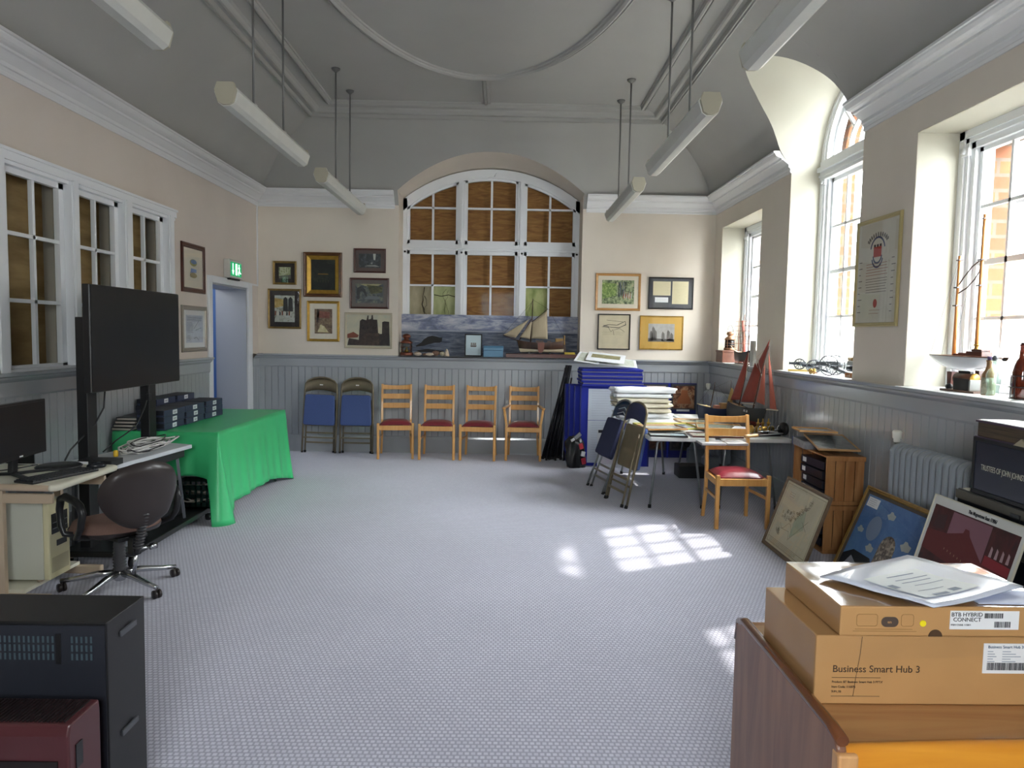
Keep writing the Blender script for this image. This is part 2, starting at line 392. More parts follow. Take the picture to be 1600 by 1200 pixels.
# outer brick skin with reveals narrower than the inner ones
def brick_mat():
    m = bpy.data.materials.new('yellow_brick'); m.use_nodes = True; N = m.node_tree.nodes; L = m.node_tree.links; b = N['Principled BSDF']
    tc = N.new('ShaderNodeTexCoord'); mp = N.new('ShaderNodeMapping'); mp.inputs['Rotation'].default_value = (PI/2, 0, 0); L.new(tc.outputs['Object'], mp.inputs[0])
    br = N.new('ShaderNodeTexBrick'); br.inputs['Scale'].default_value = 1; br.inputs['Brick Width'].default_value = .34; br.inputs['Row Height'].default_value = .10
    br.inputs['Mortar Size'].default_value = .012; br.inputs['Color1'].default_value = rgb('#74421f'); br.inputs['Color2'].default_value = rgb('#5a3218'); br.inputs['Mortar'].default_value = rgb('#4f4338')
    L.new(mp.outputs[0], br.inputs['Vector']); L.new(br.outputs['Color'], b.inputs['Base Color']); b.inputs['Roughness'].default_value = .9
    return m
M_brick = brick_mat()
bs = MB(); g = .09
O = [(3.43, 4.83), (5.56, 6.96), (7.71, 9.11)]
ys = [YF-.3]+[v_ for a, c in O for v_ in (a+g, c-g)]+[YB+.8]
for i in range(0, len(ys), 2): bs.box(T, ys[i], -.1, T+.115, ys[i+1], 4.7)
for a, c in O: bs.box(T, a+g, -.1, T+.115, c-g, 1.25)
for i in (0, 2): bs.box(T, O[i][0]+g, 2.9, T+.115, O[i][1]-g, 4.7)
r_ = .61; cc = [W2[0]-r_*math.cos(PI*k/24) for k in range(25)]
poly = [(W2[0]-r_, 4.7)]+[(t, W2[2]+math.sqrt(max(0, r_*r_-(t-W2[0])**2))) for t in cc]+[(W2[0]+r_, 4.7)]
for p1, p2 in zip(poly[1:-1], poly[2:-1]): bs.prism([(p1[0], 4.7), (p1[0], p1[1]), (p2[0], p2[1]), (p2[0], 4.7)], 'X', T, T+.115)
bs.build('wall_outer', M_brick, wall_r)
MB().box(T+.0, YF-.3, 1.2, T+.2, YB, 1.25).build('outer_sill', mat('stone_sill', '#c8c2b4', .8), wall_r)

# back wall
wb = MB(); D = YB+.62
wb.box(XL-.5, YB, 0, BX-BW, D, 3.45); wb.box(BX+BW, YB, 0, XR, D, 3.45); wb.box(BX-BW, YB, 0, BX+BW, D, 1.275)
wb.box(XL-.5, D, -.1, XR+.5, D+.1, 4.7)
wall_b = wb.build('wall_back', M_wall, kind='structure')
ar = MB(); cols = cosspan(BX, BW-1e-4, 40)
ar.grid([[(t, YB-sc(archb(t)), archb(t)), (t, D, archb(t))] for t in cols], True)
ar.build('trim_10', M_wall, wall_b)
db = MB(); dado(db, [(XR, YB), (XL, YB)]); wains(db, (XR, YB), (XL, YB), (0, -1))
db.build('trim_11', M_dado, wall_b)
MB().box(BX-BW, YB-.075, 1.272, BX+BW, D, 1.289).build('trim_12', M_dado, wall_b)

# left wall: opening for the inner window and the doorway
wl = MB(); X2 = XL-.36
wy = (4.55, 7.05, 1.26, 2.74); dy = (7.90, 8.99, 2.11)
wl.box(X2, YF, 0, XL, wy[0], 3.45); wl.box(X2, wy[0], 0, XL, wy[1], wy[2]); wl.box(X2, wy[0], wy[3], XL, wy[1], 3.45)
wl.box(X2, wy[1], 0, XL, dy[0], 3.45); wl.box(X2, dy[0], dy[2], XL, dy[1], 3.45); wl.box(X2, dy[1], 0, XL, YB, 3.45)
wall_l = wl.build('wall_left', mat('taupe_plaster', '#d3c8bd', .85, var=.03, scale=1.5, bump=.05, bscale=30), kind='structure')
dl = MB(); dado(dl, [(XL, dy[0]-.1), (XL, YF)]); wains(dl, (XL, dy[0]-.1), (XL, YF), (1, 0)); dado(dl, [(XL, YB), (XL, dy[1]+.12)]); wains(dl, (XL, YB), (XL, dy[1]+.12), (1, 0))
dl.build('trim_13', M_dado, wall_l)
MB().box(XL-.25, wy[0]-.1, 1.255, XL+.05, wy[1]+.02, 1.288).build('trim_14', mat('dark_grey_sill', '#5f686c', .4), wall_l)
pt = MB(); pt.box(XL, 9.36, 2.17, XL+.012, 9.385, 3.23); pt.box(XL, 9.14, 2.16, XL+.012, 9.385, 2.18); pt.build('trim_15', M_corn, wall_l)
fw = MB(); fa, fc, fz0, fz1 = -.80, .60, 1.55, 2.85
fw.box(XL-.4, YF-.3, 0, fa, YF, 4.7); fw.box(fc, YF-.3, 0, XR+.5, YF, 4.7); fw.box(fa, YF-.3, 0, fc, YF, fz0); fw.box(fa, YF-.3, fz1, fc, YF, 4.7)
fw.build('wall_front', M_wall, kind='structure')
w_ = struct('window_8', ((fa+fc)/2, YF-.18, 0), PI)  # window added behind the camera to throw light on the foreground things
hw = (fc-fa)/2; f = MB()
f.box(-hw, 0, fz0, -hw+.08, .1, fz1); f.box(hw-.08, 0, fz0, hw, .1, fz1); f.box(-hw, 0, fz0, hw, .1, fz0+.08); f.box(-hw, 0, fz1-.08, hw, .1, fz1)
for i in (1, 2, 3): f.box(-hw+2*hw*i/4-.015, .03, fz0, -hw+2*hw*i/4+.015, .07, fz1); f.box(-hw, .03, fz0+(fz1-fz0)*i/4-.015, hw, .07, fz0+(fz1-fz0)*i/4+.015)
f.build('frame', M_white, w_)
g_ = MB(); g_.quad((-hw, .05, fz0), (hw, .05, fz0), (hw, .05, fz1), (-hw, .05, fz1)); g_.build('glass', M_pane, w_)

# ---- doorway on the left
door = struct('door_1')
b = MB(); b.box(XL-.005, dy[0]-.10, 0, XL+.025, dy[0], dy[2]+.07); b.box(XL-.005, dy[1], 0, XL+.025, dy[1]+.14, dy[2]+.07); b.box(XL-.005, dy[0], dy[2], XL+.025, dy[1], dy[2]+.07)
b.build('architrave', M_white, door, bevel=.006)
b = MB(); b.box(X2-.02, dy[1]-.02, 0, XL, dy[1]+.001, dy[2]); b.box(X2-.02, dy[0]-.001, 0, XL, dy[0]+.02, dy[2]); b.box(X2-.02, dy[0], dy[2]-.02, XL, dy[1], dy[2]+.001)
b.build('door_lining', mat('pale_grey_paint', '#a9abad', .4), door)
b = MB(); b.box(X2-1.3, dy[1]+.6, 0, X2, dy[1]+.7, 2.6); b.box(X2-1.3, dy[0]-1, 0, X2-1.2, dy[1]+.7, 2.6); b.box(X2-1.3, dy[0]-1, 2.6, X2, dy[1]+.7, 2.65); b.box(X2-1.3, dy[0]-1.1, 0, X2, dy[0]-1., 2.6)
b.build('wall_corridor', mat('corridor_blue_paint', '#5f84b8', .6), kind='structure')
MB().box(X2-1.3, dy[0]-1.1, -.05, XL-.01, dy[1]+.7, 0).build('floor_corridor', _M['corridor_blue_paint'], kind='structure')
cl = bpy.data.lights.new('corridor_lamp', 'POINT'); cl.energy = 7; cl.shadow_soft_size = .2
co = bpy.data.objects.new('corridor_lamp', cl); C.objects.link(co); co.location = (X2-.6, dy[0]+.3, 2.3)

# ---- plywood boards and windows
def ply_mat():
    m = bpy.data.materials.new('brown_plywood'); m.use_nodes = True; N = m.node_tree.nodes; L = m.node_tree.links; b = N['Principled BSDF']
    tc = N.new('ShaderNodeTexCoord'); mp = N.new('ShaderNodeMapping'); mp.inputs['Scale'].default_value = (1.2, 1.2, 7); L.new(tc.outputs['Object'], mp.inputs[0])
    n = N.new('ShaderNodeTexNoise'); n.inputs['Scale'].default_value = 2.2; n.inputs['Detail'].default_value = 8; n.inputs['Distortion'].default_value = 2.5; L.new(mp.outputs[0], n.inputs['Vector'])
    r = N.new('ShaderNodeValToRGB'); e = r.color_ramp.elements; e[0].position = .3; e[0].color = rgb('#7a4f24'); e[1].position = .72; e[1].color = rgb('#a87a40')
    L.new(n.outputs['Fac'], r.inputs[0]); L.new(r.outputs[0], b.inputs['Base Color']); b.inputs['Roughness'].default_value = .7
    return m
M_ply = ply_mat()
M_frost = thin_glass('dimpled_glass', (.95, .98, .97), frost=.55, refl=.5, rough=.2)
# back window: three lights over three, segmental head
wbk = struct('window_1', (BX, 9.80, 0))
AR, AZ = 1.81, 1.885
def az(x, r=AR): return AZ+math.sqrt(r*r-x*x)
fr = MB()
xs = [-1.2+2.4*i/40 for i in range(41)]
for a, c in zip(xs, xs[1:]):
    fr.prism([(a, az(a) if abs(a) < 1.14 else az(a)), (c, az(c)), (c, az(c, AR+.12)), (a, az(a, AR+.12))], 'Y', 0, .09)
for s in (-1, 1):
    fr.box(s*1.145-.0 if s > 0 else -1.2, 0, 1.29, 1.2 if s > 0 else -1.145, .09, 3.41)
    fr.box(s*.405-.045, -.01, 1.29, s*.405+.045, .09, az(.4))
    fr.box(s*.405-.012, -.03, 1.29, s*.405+.012, 0, az(.4))
fr.box(-1.2, -.015, 2.715, 1.2, .09, 2.80); fr.box(-1.2, -.035, 2.74, 1.2, 0, 2.765); fr.box(-1.2, 0, 1.288, 1.2, .09, 1.36)
fr.build('frame', M_white, wbk)
LT = [(-1.145, -.45), (-.36, .36), (.45, 1.145)]
for a, c in LT:
    s = MB(); k = .035; mx_ = (a+c)/2
    # lower sash
    s.box(a, .02, 1.36, a+k, .07, 2.715); s.box(c-k, .02, 1.36, c, .07, 2.715); s.box(a, .02, 2.665, c, .07, 2.715); s.box(a, .02, 1.36, c, .07, 1.42)
    s.box(mx_-.014, .03, 1.36, mx_+.014, .065, 2.7); s.box(a, .03, 2.232, c, .065, 2.256); s.box(a, .03, 1.80, c, .065, 1.825)
    s.build('lower_sash', M_white, wbk)
    s = MB(); s.box(a, .02, 2.80, c, .07, 2.855)
    for x in (a, c-k): s.prism([(x, 2.8), (x+k, 2.8), (x+k, az(x+k)+.01), (x, az(x)+.01)], 'Y', .02, .07)
    s.prism([(mx_-.014, 2.8), (mx_+.014, 2.8), (mx_+.014, az(mx_+.014)+.01), (mx_-.014, az(mx_-.014)+.01)], 'Y', .03, .065)
    s.box(a, .03, 3.278, c, .065, 3.304)
    n = 12
    for i in range(n):
        x0, x1 = a+(c-a)*i/n, a+(c-a)*(i+1)/n; s.prism([(x0, az(x0)-.03), (x1, az(x1)-.03), (x1, az(x1)+.01), (x0, az(x0)+.01)], 'Y', .02, .07)
    s.build('upper_sash', M_white, wbk)
    g_ = MB(); g_.quad((a, .05, 1.36), (c, .05, 1.36), (c, .05, 2.71), (a, .05, 2.71)); g_.build('glass', M_ipane, wbk)
    g_ = MB(); pts = [(a+(c-a)*i/12) for i in range(13)]; g_.f([g_.v((a, .05, 2.82)), *[g_.v((x, .05, az(x))) for x in pts], g_.v((c, .05, 2.82))]); g_.build('glass', M_ipane, wbk)
    MB().box(a-.05, .14, 1.3, c+.05, .16, 3.8).build('plywood_board', M_ply, wbk)
# three weathered, cracked lower panels; daylight and greenery behind are put into their colour
def pale_panel(name, base, c2):
    m = mat(name, base, .8, col2=c2, scale=9, stretch=(1, 1, .4)); return m
mp1 = pale_panel('weathered_backlight_tint', '#9f9478', '#bfb498'); mp2 = pale_panel('green_backlight_tint', '#a3a878', '#c6c998'); mp3 = pale_panel('leafy_backlight_tint', '#7d8c4c', '#c0c388')
for (a, c, m_) in ((-1.14, -.81, mp1), (-.79, -.46, mp2), (.46, .79, mp3)): MB().box(a, .1, 1.3, c, .138, 2.235).build('backlight_panel', m_, wbk)
cr = MB(); cr.mi = 0
def streak(x, z, dz, w_, seed):
    rnd = random.Random(seed); pts = [(x+rnd.uniform(-.03, .03), .097, z+dz*i/7) for i in range(8)]; cr.tube(pts, [w_*rnd.uniform(.4, 1.2) for _ in pts], 5, flat=.3)
streak(-.93, 1.8, .42, .022, 1); streak(-.9, 1.8, .3, .01, 2); streak(-.63, 1.8, .4, .008, 3); streak(-.60, 1.85, .33, .006, 6)
cr.tube([(-.78, .097, 2.12), (-.68, .097, 2.10), (-.58, .097, 2.12), (-.47, .097, 2.09)], .005, 5)
cr.build('dry_ivy_stem', mat('dry_ivy', '#3b2f1f', .9), wbk)
kb = MB()
for x in (-1.17, -.40, .42, 1.17): kb.ball((x, -.03, 2.69), .014)
kb.build('sash_hook', mat('dark_iron', '#2a2725', .5, metal=.6), wbk)
hb = MB(); hb.box(-.05, -.02, 3.70, .05, .0, 3.73); hb.tube([(.03, -.03, 3.71), (.06, -.04, 3.76)], .006, 6); hb.build('window_catch', M_white, wbk)

# windows on the right: local x -> -y, local y -> outwards
def right_window(n, yc, head, arched=False):
    w_ = struct('window_%d' % n, (3.03, yc, 0), -PI/2)
    hw = .70; a0 = 1.29
    f = MB()
    for s in (-1, 1):
        for (o0, o1, d0, d1) in ((0, .055, -.012, .1), (.045, .085, .0, .13), (.08, .125, .02, .15)):
            x0, x1 = sorted((s*(hw-o0), s*(hw-o1))); f.box(x0, d0, a0, x1, d1, head if not arched else 3.3)
    if not arched:
        f.box(-hw, -.012, head-.055, hw, .1, head); f.box(-hw+.03, 0, head-.085, hw-.03, .13, head-.045); f.box(-hw+.06, .02, head-.125, hw-.06, .15, head-.08)
        top = head-.12
    else:
        f.box(-hw, -.02, 3.12, hw, .15, 3.30); f.box(-hw, -.05, 3.20, hw, 0, 3.24); f.box(-hw, -.03, 3.15, hw, 0, 3.17)
        top = 3.12
        for (r0, r1, d0, d1) in ((.645, .702, -.012, .1), (.60, .65, 0, .13)):
            m_ = 32
            for i in range(m_):
                t0, t1 = PI*i/m_, PI*(i+1)/m_
                f.prism([(r0*math.cos(t0), 3.3+r0*math.sin(t0)), (r1*math.cos(t0), 3.3+r1*math.sin(t0)), (r1*math.cos(t1), 3.3+r1*math.sin(t1)), (r0*math.cos(t1), 3.3+r0*math.sin(t1))], 'Y', d0, d1)
    f.box(-hw, 0, a0, hw, .15, a0+.05)
    f.build('frame', M_white, w_)
    s = MB(); iw = hw-.125; zb, zt = a0+.05, top
    s.box(-iw, .05, zb, -iw+.035, .09, zt); s.box(iw-.035, .05, zb, iw, .09, zt); s.box(-iw, .05, zb, iw, .09, zb+.05); s.box(-iw, .05, zt-.035, iw, .09, zt)
    for k in range(1, 4): x = -iw+.02+(2*iw-.04)*k/4; s.box(x-.011, .055, zb, x+.011, .085, zt)
    rows = 4
    rz = [zb+.05+(zt-zb-.08)*k/rows for k in range(rows+1)]
    if n == 3: pass
    for k in range(1, rows): s.box(-iw, .055, rz[k]-(.011 if k != 2 else .018), iw, .085, rz[k]+(.011 if k != 2 else .018))
    s.build('sash', M_white, w_)
    g_ = MB(); g_.quad((-iw, .07, rz[1]), (iw, .07, rz[1]), (iw, .07, zt), (-iw, .07, zt)); g_.build('clear_glass', M_pane, w_)
    g_ = MB(); g_.quad((-iw, .07, zb), (iw, .07, zb), (iw, .07, rz[1]), (-iw, .07, rz[1])); g_.build('obscured_glass', M_frost, w_)
    if arched:
        s = MB()
        for (r0, r1) in ((.565, .60), (.27, .292)):
            for i in range(32):
                t0, t1 = PI*i/32, PI*(i+1)/32
                s.prism([(r0*math.cos(t0), 3.3+r0*math.sin(t0)), (r1*math.cos(t0), 3.3+r1*math.sin(t0)), (r1*math.cos(t1), 3.3+r1*math.sin(t1)), (r0*math.cos(t1), 3.3+r0*math.sin(t1))], 'Y', .05, .09)
        for k in range(1, 4):
            t = PI*k/4; s.bar((.28*math.cos(t), .07, 3.3+.28*math.sin(t)), (.58*math.cos(t), .07, 3.3+.58*math.sin(t)), .022, .03, (0, 1, 0))
        s.build('fanlight_bars', M_white, w_)
        g_ = MB(); g_.f([g_.v((.6*math.cos(PI*i/24), .07, 3.3+.6*math.sin(PI*i/24))) for i in range(25)]); g_.build('clear_glass', M_pane, w_)
    p = MB(); p.lathe([(.0, 0), (.02, 0), (.02, .018), (.012, .03), (0, .032)], (-(hw-.07), -.035, top-.02), 12, 'Y'); p.box(-(hw-.04), -.02, top-.05, -(hw-.11), 0, top)
    p.build('sash_pulley', M_white, w_)
right_window(2, 8.41, 2.99); right_window(3, 6.26, 3.3, True); right_window(4, 4.13, 2.99)

# left inner window: three sashes of 2 x 3 panes over brown boards (local x -> +y, local y -> into the wall)
wlf = struct('window_6', (XL, 0, 0), PI/2)
f = MB(); zb, zt = 1.288, 2.74
f.box(4.55, -.03, zb-.0, 7.05, .16, zb+.02)
f.box(4.55, -.03, zt-.075, 7.05, .16, zt); f.box(4.55, -.045, zt-.02, 7.05, 0, zt); f.box(4.55, -.015, zt-.10, 7.05, .16, zt-.07)
for y0, y1 in ((4.55, 4.66), (5.36, 5.45), (6.10, 6.215), (6.885, 6.985)):
    f.box(y0, -.03, zb, y1, .09, zt-.07); f.box(y0+.015, -.042, zb, y1-.015, -.03, zt-.07)
f.build('frame', M_white, wlf)
PY = [(4.70, 5.36), (5.45, 6.10), (6.215, 6.885)]
for a, c in PY:
    s = MB(); k = .055; s.box(a, .03, zb, a+k, .07, zt-.09); s.box(c-k, .03, zb, c, .07, zt-.09); s.box(a, .03, zt-.14, c, .07, zt-.09); s.box(a, .03, zb, c, .07, zb+.04)
    m_ = (a+c)/2; s.box(m_-.013, .035, zb, m_+.013, .065, zt-.09)
    for z in (1.765, 2.21): s.box(a, .035, z-.013, c, .065, z+.013)
    s.build('sash', M_white, wlf)
    g_ = MB(); g_.quad((a, .05, zb), (c, .05, zb), (c, .05, zt-.1), (a, .05, zt-.1)); g_.build('glass', M_ipane, wlf)
MB().box(4.5, .24, 1.2, 7.1, .26, 2.8).build('plywood_board', mat('tan_board', '#a58a5c', .7, col2='#856a40', scale=3, stretch=(1, 1, 4)), wlf)
b = MB()
for y in (4.70, 5.50, 6.25, 7.05): b.box(y-.06, .16, 1.2, y+.06, .24, 2.8)
b.build('board_batten', mat('grey_batten', '#a29c90', .7), wlf)

# ---- across the yard: rendered houses seen through the panes
yard = MB().box(3.4, -8, -1.6, 30, 30, -1.5).build('ground_outside', mat('yard_concrete', '#6f6c66', .9), kind='structure')
hs = thing('neighbouring_building', 'pale rendered building with a slate roof seen through the right windows', 'building', (11, 0, -1.5))
MB().box(0, -2, 0, 5, 26, 6.2).build('wall', mat('pale_render', '#88827a', .9, var=.06, scale=2), hs)
rf = MB(); rf.prism([(-.3, 6.1), (2.5, 8.0), (5.3, 6.1)], 'Y', -2.3, 26.3); rf.build('roof', mat('slate', '#4e545c', .7), hs)
for yy in (3, 7.5, 12, 16.5, 21):
    for zz in (1.4, 4.1):
        wf = MB().box(-.06, yy, zz, 0, yy+1.0, zz+1.5).build('window', M_white, hs)
        MB().box(-.08, yy+.1, zz+.1, -.055, yy+.9, zz+1.4).build('pane', mat('dark_pane', '#54677c', .1), wf)
MB().box(-.35, 10.2, 0, -.02, 10.35, 6.2).build('drainpipe', mat('pipe_grey', '#5c6068', .6), hs)
wing = MB().box(5.6, 11.5, -1.5, 9.5, 16, 2.4).build('neighbouring_outbuilding', mat('tan_render', '#8f7550', .9, var=.08, scale=3))
tag(wing, 'low tan outbuilding beyond the right windows', 'building')
# ================================================================ chairs
M_beech = wood('beech_wood', '#c98f4a', '#dba763', .35, 'Z', 5, .35)
M_vinyl = mat('burgundy_vinyl', '#7a2632', .32, var=.06, scale=6, coat=.2)
M_seatply = mat('dark_seat_board', '#3a2418', .6)
def dining_chair(label, arms=False, group=None):
    t = thing('dining_armchair' if arms else 'dining_chair', label, 'chair', group=group)
    fw, bw, yf, yb = .215, .185, -.215, .20
    for s in (-1, 1):
        b = MB(); b.bar((s*(fw-.0), yf, 0), (s*fw, yf, .455 if not arms else .47), .032, .036, (0, 1, 0)); b.build('front_leg', M_beech, t, bevel=.005)
        b = MB()
        P = [(s*(bw+.012), yb+.02, 0), (s*bw, yb-.005, .25), (s*bw, yb-.012, .46), (s*bw, yb+.015, .70), (s*bw, yb+.055, .915)]
        W_ = [.03, .034, .036, .032, .028]
        rows = [[(p[0]-.014, p[1]-w_/2, p[2]), (p[0]+.014, p[1]-w_/2, p[2]), (p[0]+.014, p[1]+w_/2, p[2]), (p[0]-.014, p[1]+w_/2, p[2])] for p, w_ in zip(P, W_)]
        V = b.grid(rows, False, True); b.f(V[0][::-1]); b.f(V[-1])
        b.build('back_leg', M_beech, t, bevel=.004)
        b = MB(); b.bar((s*fw, yf+.01, .39), (s*bw, yb-.01, .39), .022, .055); b.build('side_rail', M_beech, t, bevel=.003)
        b = MB(); b.bar((s*fw, yf+.01, .255), (s*(bw+.002), yb-.01, .255), .016, .026); b.build('stretcher', M_beech, t, bevel=.004)
    b = MB(); b.box(-fw, yf-.012, .365, fw, yf+.012, .425); b.build('front_rail', M_beech, t, bevel=.004)
    b = MB(); b.box(-bw, yb-.02, .37, bw, yb, .42); b.build('back_rail', M_beech, t, bevel=.004)
    for z, h, dy in ((.875, .065, .048), (.755, .068, .026), (.635, .068, .008)):
        b = MB(); n = 10; rows = []
        for i in range(n+1):
            x = -bw+2*bw*i/n; c = .018*(1-(x/bw)**2); dip = .012*(1-(x/bw)**2) if z > .8 else 0
            rows.append([(x, yb+dy+c-.009, z-h/2), (x, yb+dy+c+.009, z-h/2), (x, yb+dy+c+.009, z+h/2-dip), (x, yb+dy+c-.009, z+h/2-dip)])
        V = b.grid(rows, False, True); b.f(V[0]); b.f(V[-1][::-1]); b.build('ladder_slat', M_beech, t, bevel=.003)
    b = MB(); rows = []; nx, ny = 14, 12
    for j in range(ny+1):
        v = -1+2*j/ny; row = []
        for i in range(nx+1):
            u = -1+2*i/nx; y = yf+.03+(yb-.03-yf-.03)*(v+1)/2; hw = (fw-.012)+(bw-fw+.0)*(v+1)/2
            k = max(0, (1-abs(u)**3.2)*(1-abs(v)**3.2)); row.append((u*hw, y, .43+.052*k**.55))
        rows.append(row)
    b.grid(rows, True); b.box(-bw+.01, yf+.035, .415, bw-.01, yb-.03, .433)
    b.build('seat', M_vinyl, t)
    b = MB(); b.grid([[(x, yf-.0+.02, .432), (x, yf+.02, .425-.014*max(0, 1-(x/.09)**2))] for x in (-.09, -.05, 0, .05, .09)], False); b.build('seat_board', M_seatply, t)
    if arms:
        for s in (-1, 1):
            b = MB(); b.bar((s*fw, yf, .46), (s*(fw+.032), yf+.06, .655), .03, .032, (0, 1, 0)); b.build('arm_post', M_beech, t, bevel=.004)
            b = MB(); b.bar((s*(fw+.035), yf-.02, .665), (s*(bw+.012), yb+.01, .66), .045, .022); b.build('armrest', M_beech, t, bevel=.008)
    return t
gc = 'beech dining chairs with burgundy seats'
dc = dining_chair('first beech ladder-back dining chair from the left, beside the blue folding chairs, burgundy seat')
dc.location = (-1.385, 9.085, 0); dc.rotation_euler = (0, 0, math.radians(7)); dc['group'] = gc
def rel(lb): return lb
dup(dc, (-.845, 9.07, 0), math.radians(1), 'second beech dining chair from the left in the row by the back wall, burgundy seat', group=gc)
dup(dc, (-.315, 9.06, 0), math.radians(-4), 'third beech dining chair in the back-wall row, just left of the armchair, burgundy seat', group=gc)
dup(dc, (2.0, 6.05, 0), math.radians(1.5), 'lone beech dining chair with burgundy seat standing in front of the cluttered table', group=gc)
ac = dining_chair('beech armchair with burgundy seat at the right end of the back-wall row', True)
ac.location = (.255, 9.09, 0); ac.rotation_euler = (0, 0, math.radians(-2))

def folding_chair(frame, pad, back, kind, label, cat='folding chair', group=None, vented=False):
    t = thing('folding_chair', label, cat, group=group)
    b = MB(); R_ = .012; w_ = .215
    side = lambda s: [(s*w_, -.005, .012), (s*w_, 0, .4), (s*(w_-.004), 0, .76), (s*(w_-.01), 0, .85)]
    arc = [((w_-.01)*math.cos(a)*1.0, 0, .88+.11*math.sin(a)) for a in [math.radians(x) for x in (10, 35, 60, 80, 100, 120, 145, 170)]]
    b.tube(side(1)+arc+side(-1)[::-1], R_, 8); b.build('back_frame', frame, t)
    b = MB()
    for s in (-1, 1): b.tube([(s*(w_-.03), .03, .012), (s*(w_-.032), .028, .35), (s*(w_-.034), .02, .70)], .010, 8)
    b.build('rear_leg_frame', frame, t)
    for z in (.135, .262): b = MB(); b.bar((-w_+.03, .028, z), (w_-.03, .028, z), .012, .022); b.build('cross_bar', frame, t)
    b = MB(); b.bar((-w_+.0, 0, .20), (w_, 0, .20), .010, .018); b.build('front_cross_bar', frame, t)
    b = MB()
    for s in (-1, 1):
        for y in (0, .03): b.lathe([(.016, 0), (.016, .022), (.013, .03)], (s*(w_-(.03 if y else 0)), y-.0, 0), 8)
    b.build('rubber_feet', mat('black_rubber', '#18181a', .8), t)
    # backrest panel
    b = MB(); rows = []; n = 14
    for i in range(n+1):
        x = -.195+.39*i/n; u = x/.2; top = .88+.10*math.sqrt(max(0, 1-u*u*.93)); bot = .79+.035*(1-u*u); c = .02*(1-u*u)
        rows.append([(x, c-.008, bot), (x, c-.010, (bot+top)/2), (x, c-.008, top), (x, c+.006, top), (x, c+.006, bot)])
    b.grid(rows, True, True); b.build('backrest', back, t)
    if vented:
        for z in (.85, .90): b = MB(); b.tube([(-.10, -.004, z-.02), (0, .008, z+.012), (.10, -.004, z-.02)], .008, 6, flat=.4); b.build('back_slot', mat('pale_slot', '#dfe6ea', .5), t)
    # seat folded flat against the frame
    def plate(y0, y1, inset, z0, z1, name, m_, bev):
        b = MB(); pts = []
        for (x, z, a0) in ((.205-inset, z0+.03, -90), (.19-inset, z1-.03, 0), (-.19+inset, z1-.03, 90), (-.205+inset, z0+.03, 180)):
            for k in range(5):
                a = math.radians(a0+90*k/4); sx = 1 if x > 0 else -1; pts.append((x-sx*.03+.03*math.cos(a), z+.03*math.sin(a)))
        b.prism(pts, 'Y', y0, y1); return b.build(name, m_, t, bevel=bev)
    plate(-.062, -.028, .0, .365, .765, 'seat_pad', pad, .012)
    plate(-.03, -.015, .005, .355, .77, 'seat_pan', frame if kind != 'p' else pad, .003)
    return t
M_khaki = mat('khaki_metal', '#7b705a', .38, metal=.35, var=.08, scale=10)
M_steel = mat('grey_steel_tube', '#8b8f90', .35, metal=.6, var=.1, scale=20)
M_bluefab = mat('blue_seat_fabric', '#46598a', .85, var=.05, scale=80, bump=.1, bscale=300)
M_navyfab = mat('navy_fabric', '#2b3050', .8, var=.05, scale=80)
M_darkblue = mat('dark_blue_plastic', '#1c3452', .3)
gf = 'folding chairs with blue seats folded against the back wall'
f1 = folding_chair(M_khaki, M_bluefab, M_khaki, 'k', 'left of the two folded khaki metal chairs with blue seats against the back wall', group=gf)
b = MB(); b.box(-.012, -.0105, .885, .03, -.0085, .90); b.build('paper_sticker', mat('sticker_white', '#e8e6dc', .6), f1, loc=(-.01, 0.016, 0.0))
f1.location = (-2.42, 9.24, 0); f1.rotation_euler = (math.radians(-4), math.radians(1.5), math.radians(1))
f2 = dup(f1, (-1.93, 9.24, 0), label='right of the two folded khaki metal chairs with blue seats, next to the beech chairs', rot=(math.radians(-4), 0, math.radians(-3)))
f3 = folding_chair(M_steel, M_navyfab, M_darkblue, 'p', 'grey tube folding chair with slotted dark blue back leaning folded against the table', vented=True)
f3.rotation_euler = (math.radians(-19.5), 0, math.radians(-76)); f3.location = (.955, 7.27, 0)
f4 = folding_chair(M_khaki, M_bluefab, M_navyfab, 'k', 'brown metal folding chair with navy backrest leaning folded on the table corner, front one')
# this one leans with its seat turned to the table
f4.rotation_euler = (math.radians(12.5), 0, math.radians(106)); f4.location = (1.085, 6.69, 0)
# ================================================================ left side of the room
M_blk = mat('black_plastic', '#17181a', .38)
M_blkm = mat('black_powder_coat', '#101113', .45)
M_screen = mat('dark_screen', '#16171a', .28, spec=.4)
M_chrome = mat('chrome', '#c9cbcc', .18, metal=1)
M_rub = mat('black_rubber', '#18181a', .8)
M_lab = mat('white_label', '#e6e8ea', .5)
M_ink = mat('dark_ink', '#20222a', .7)

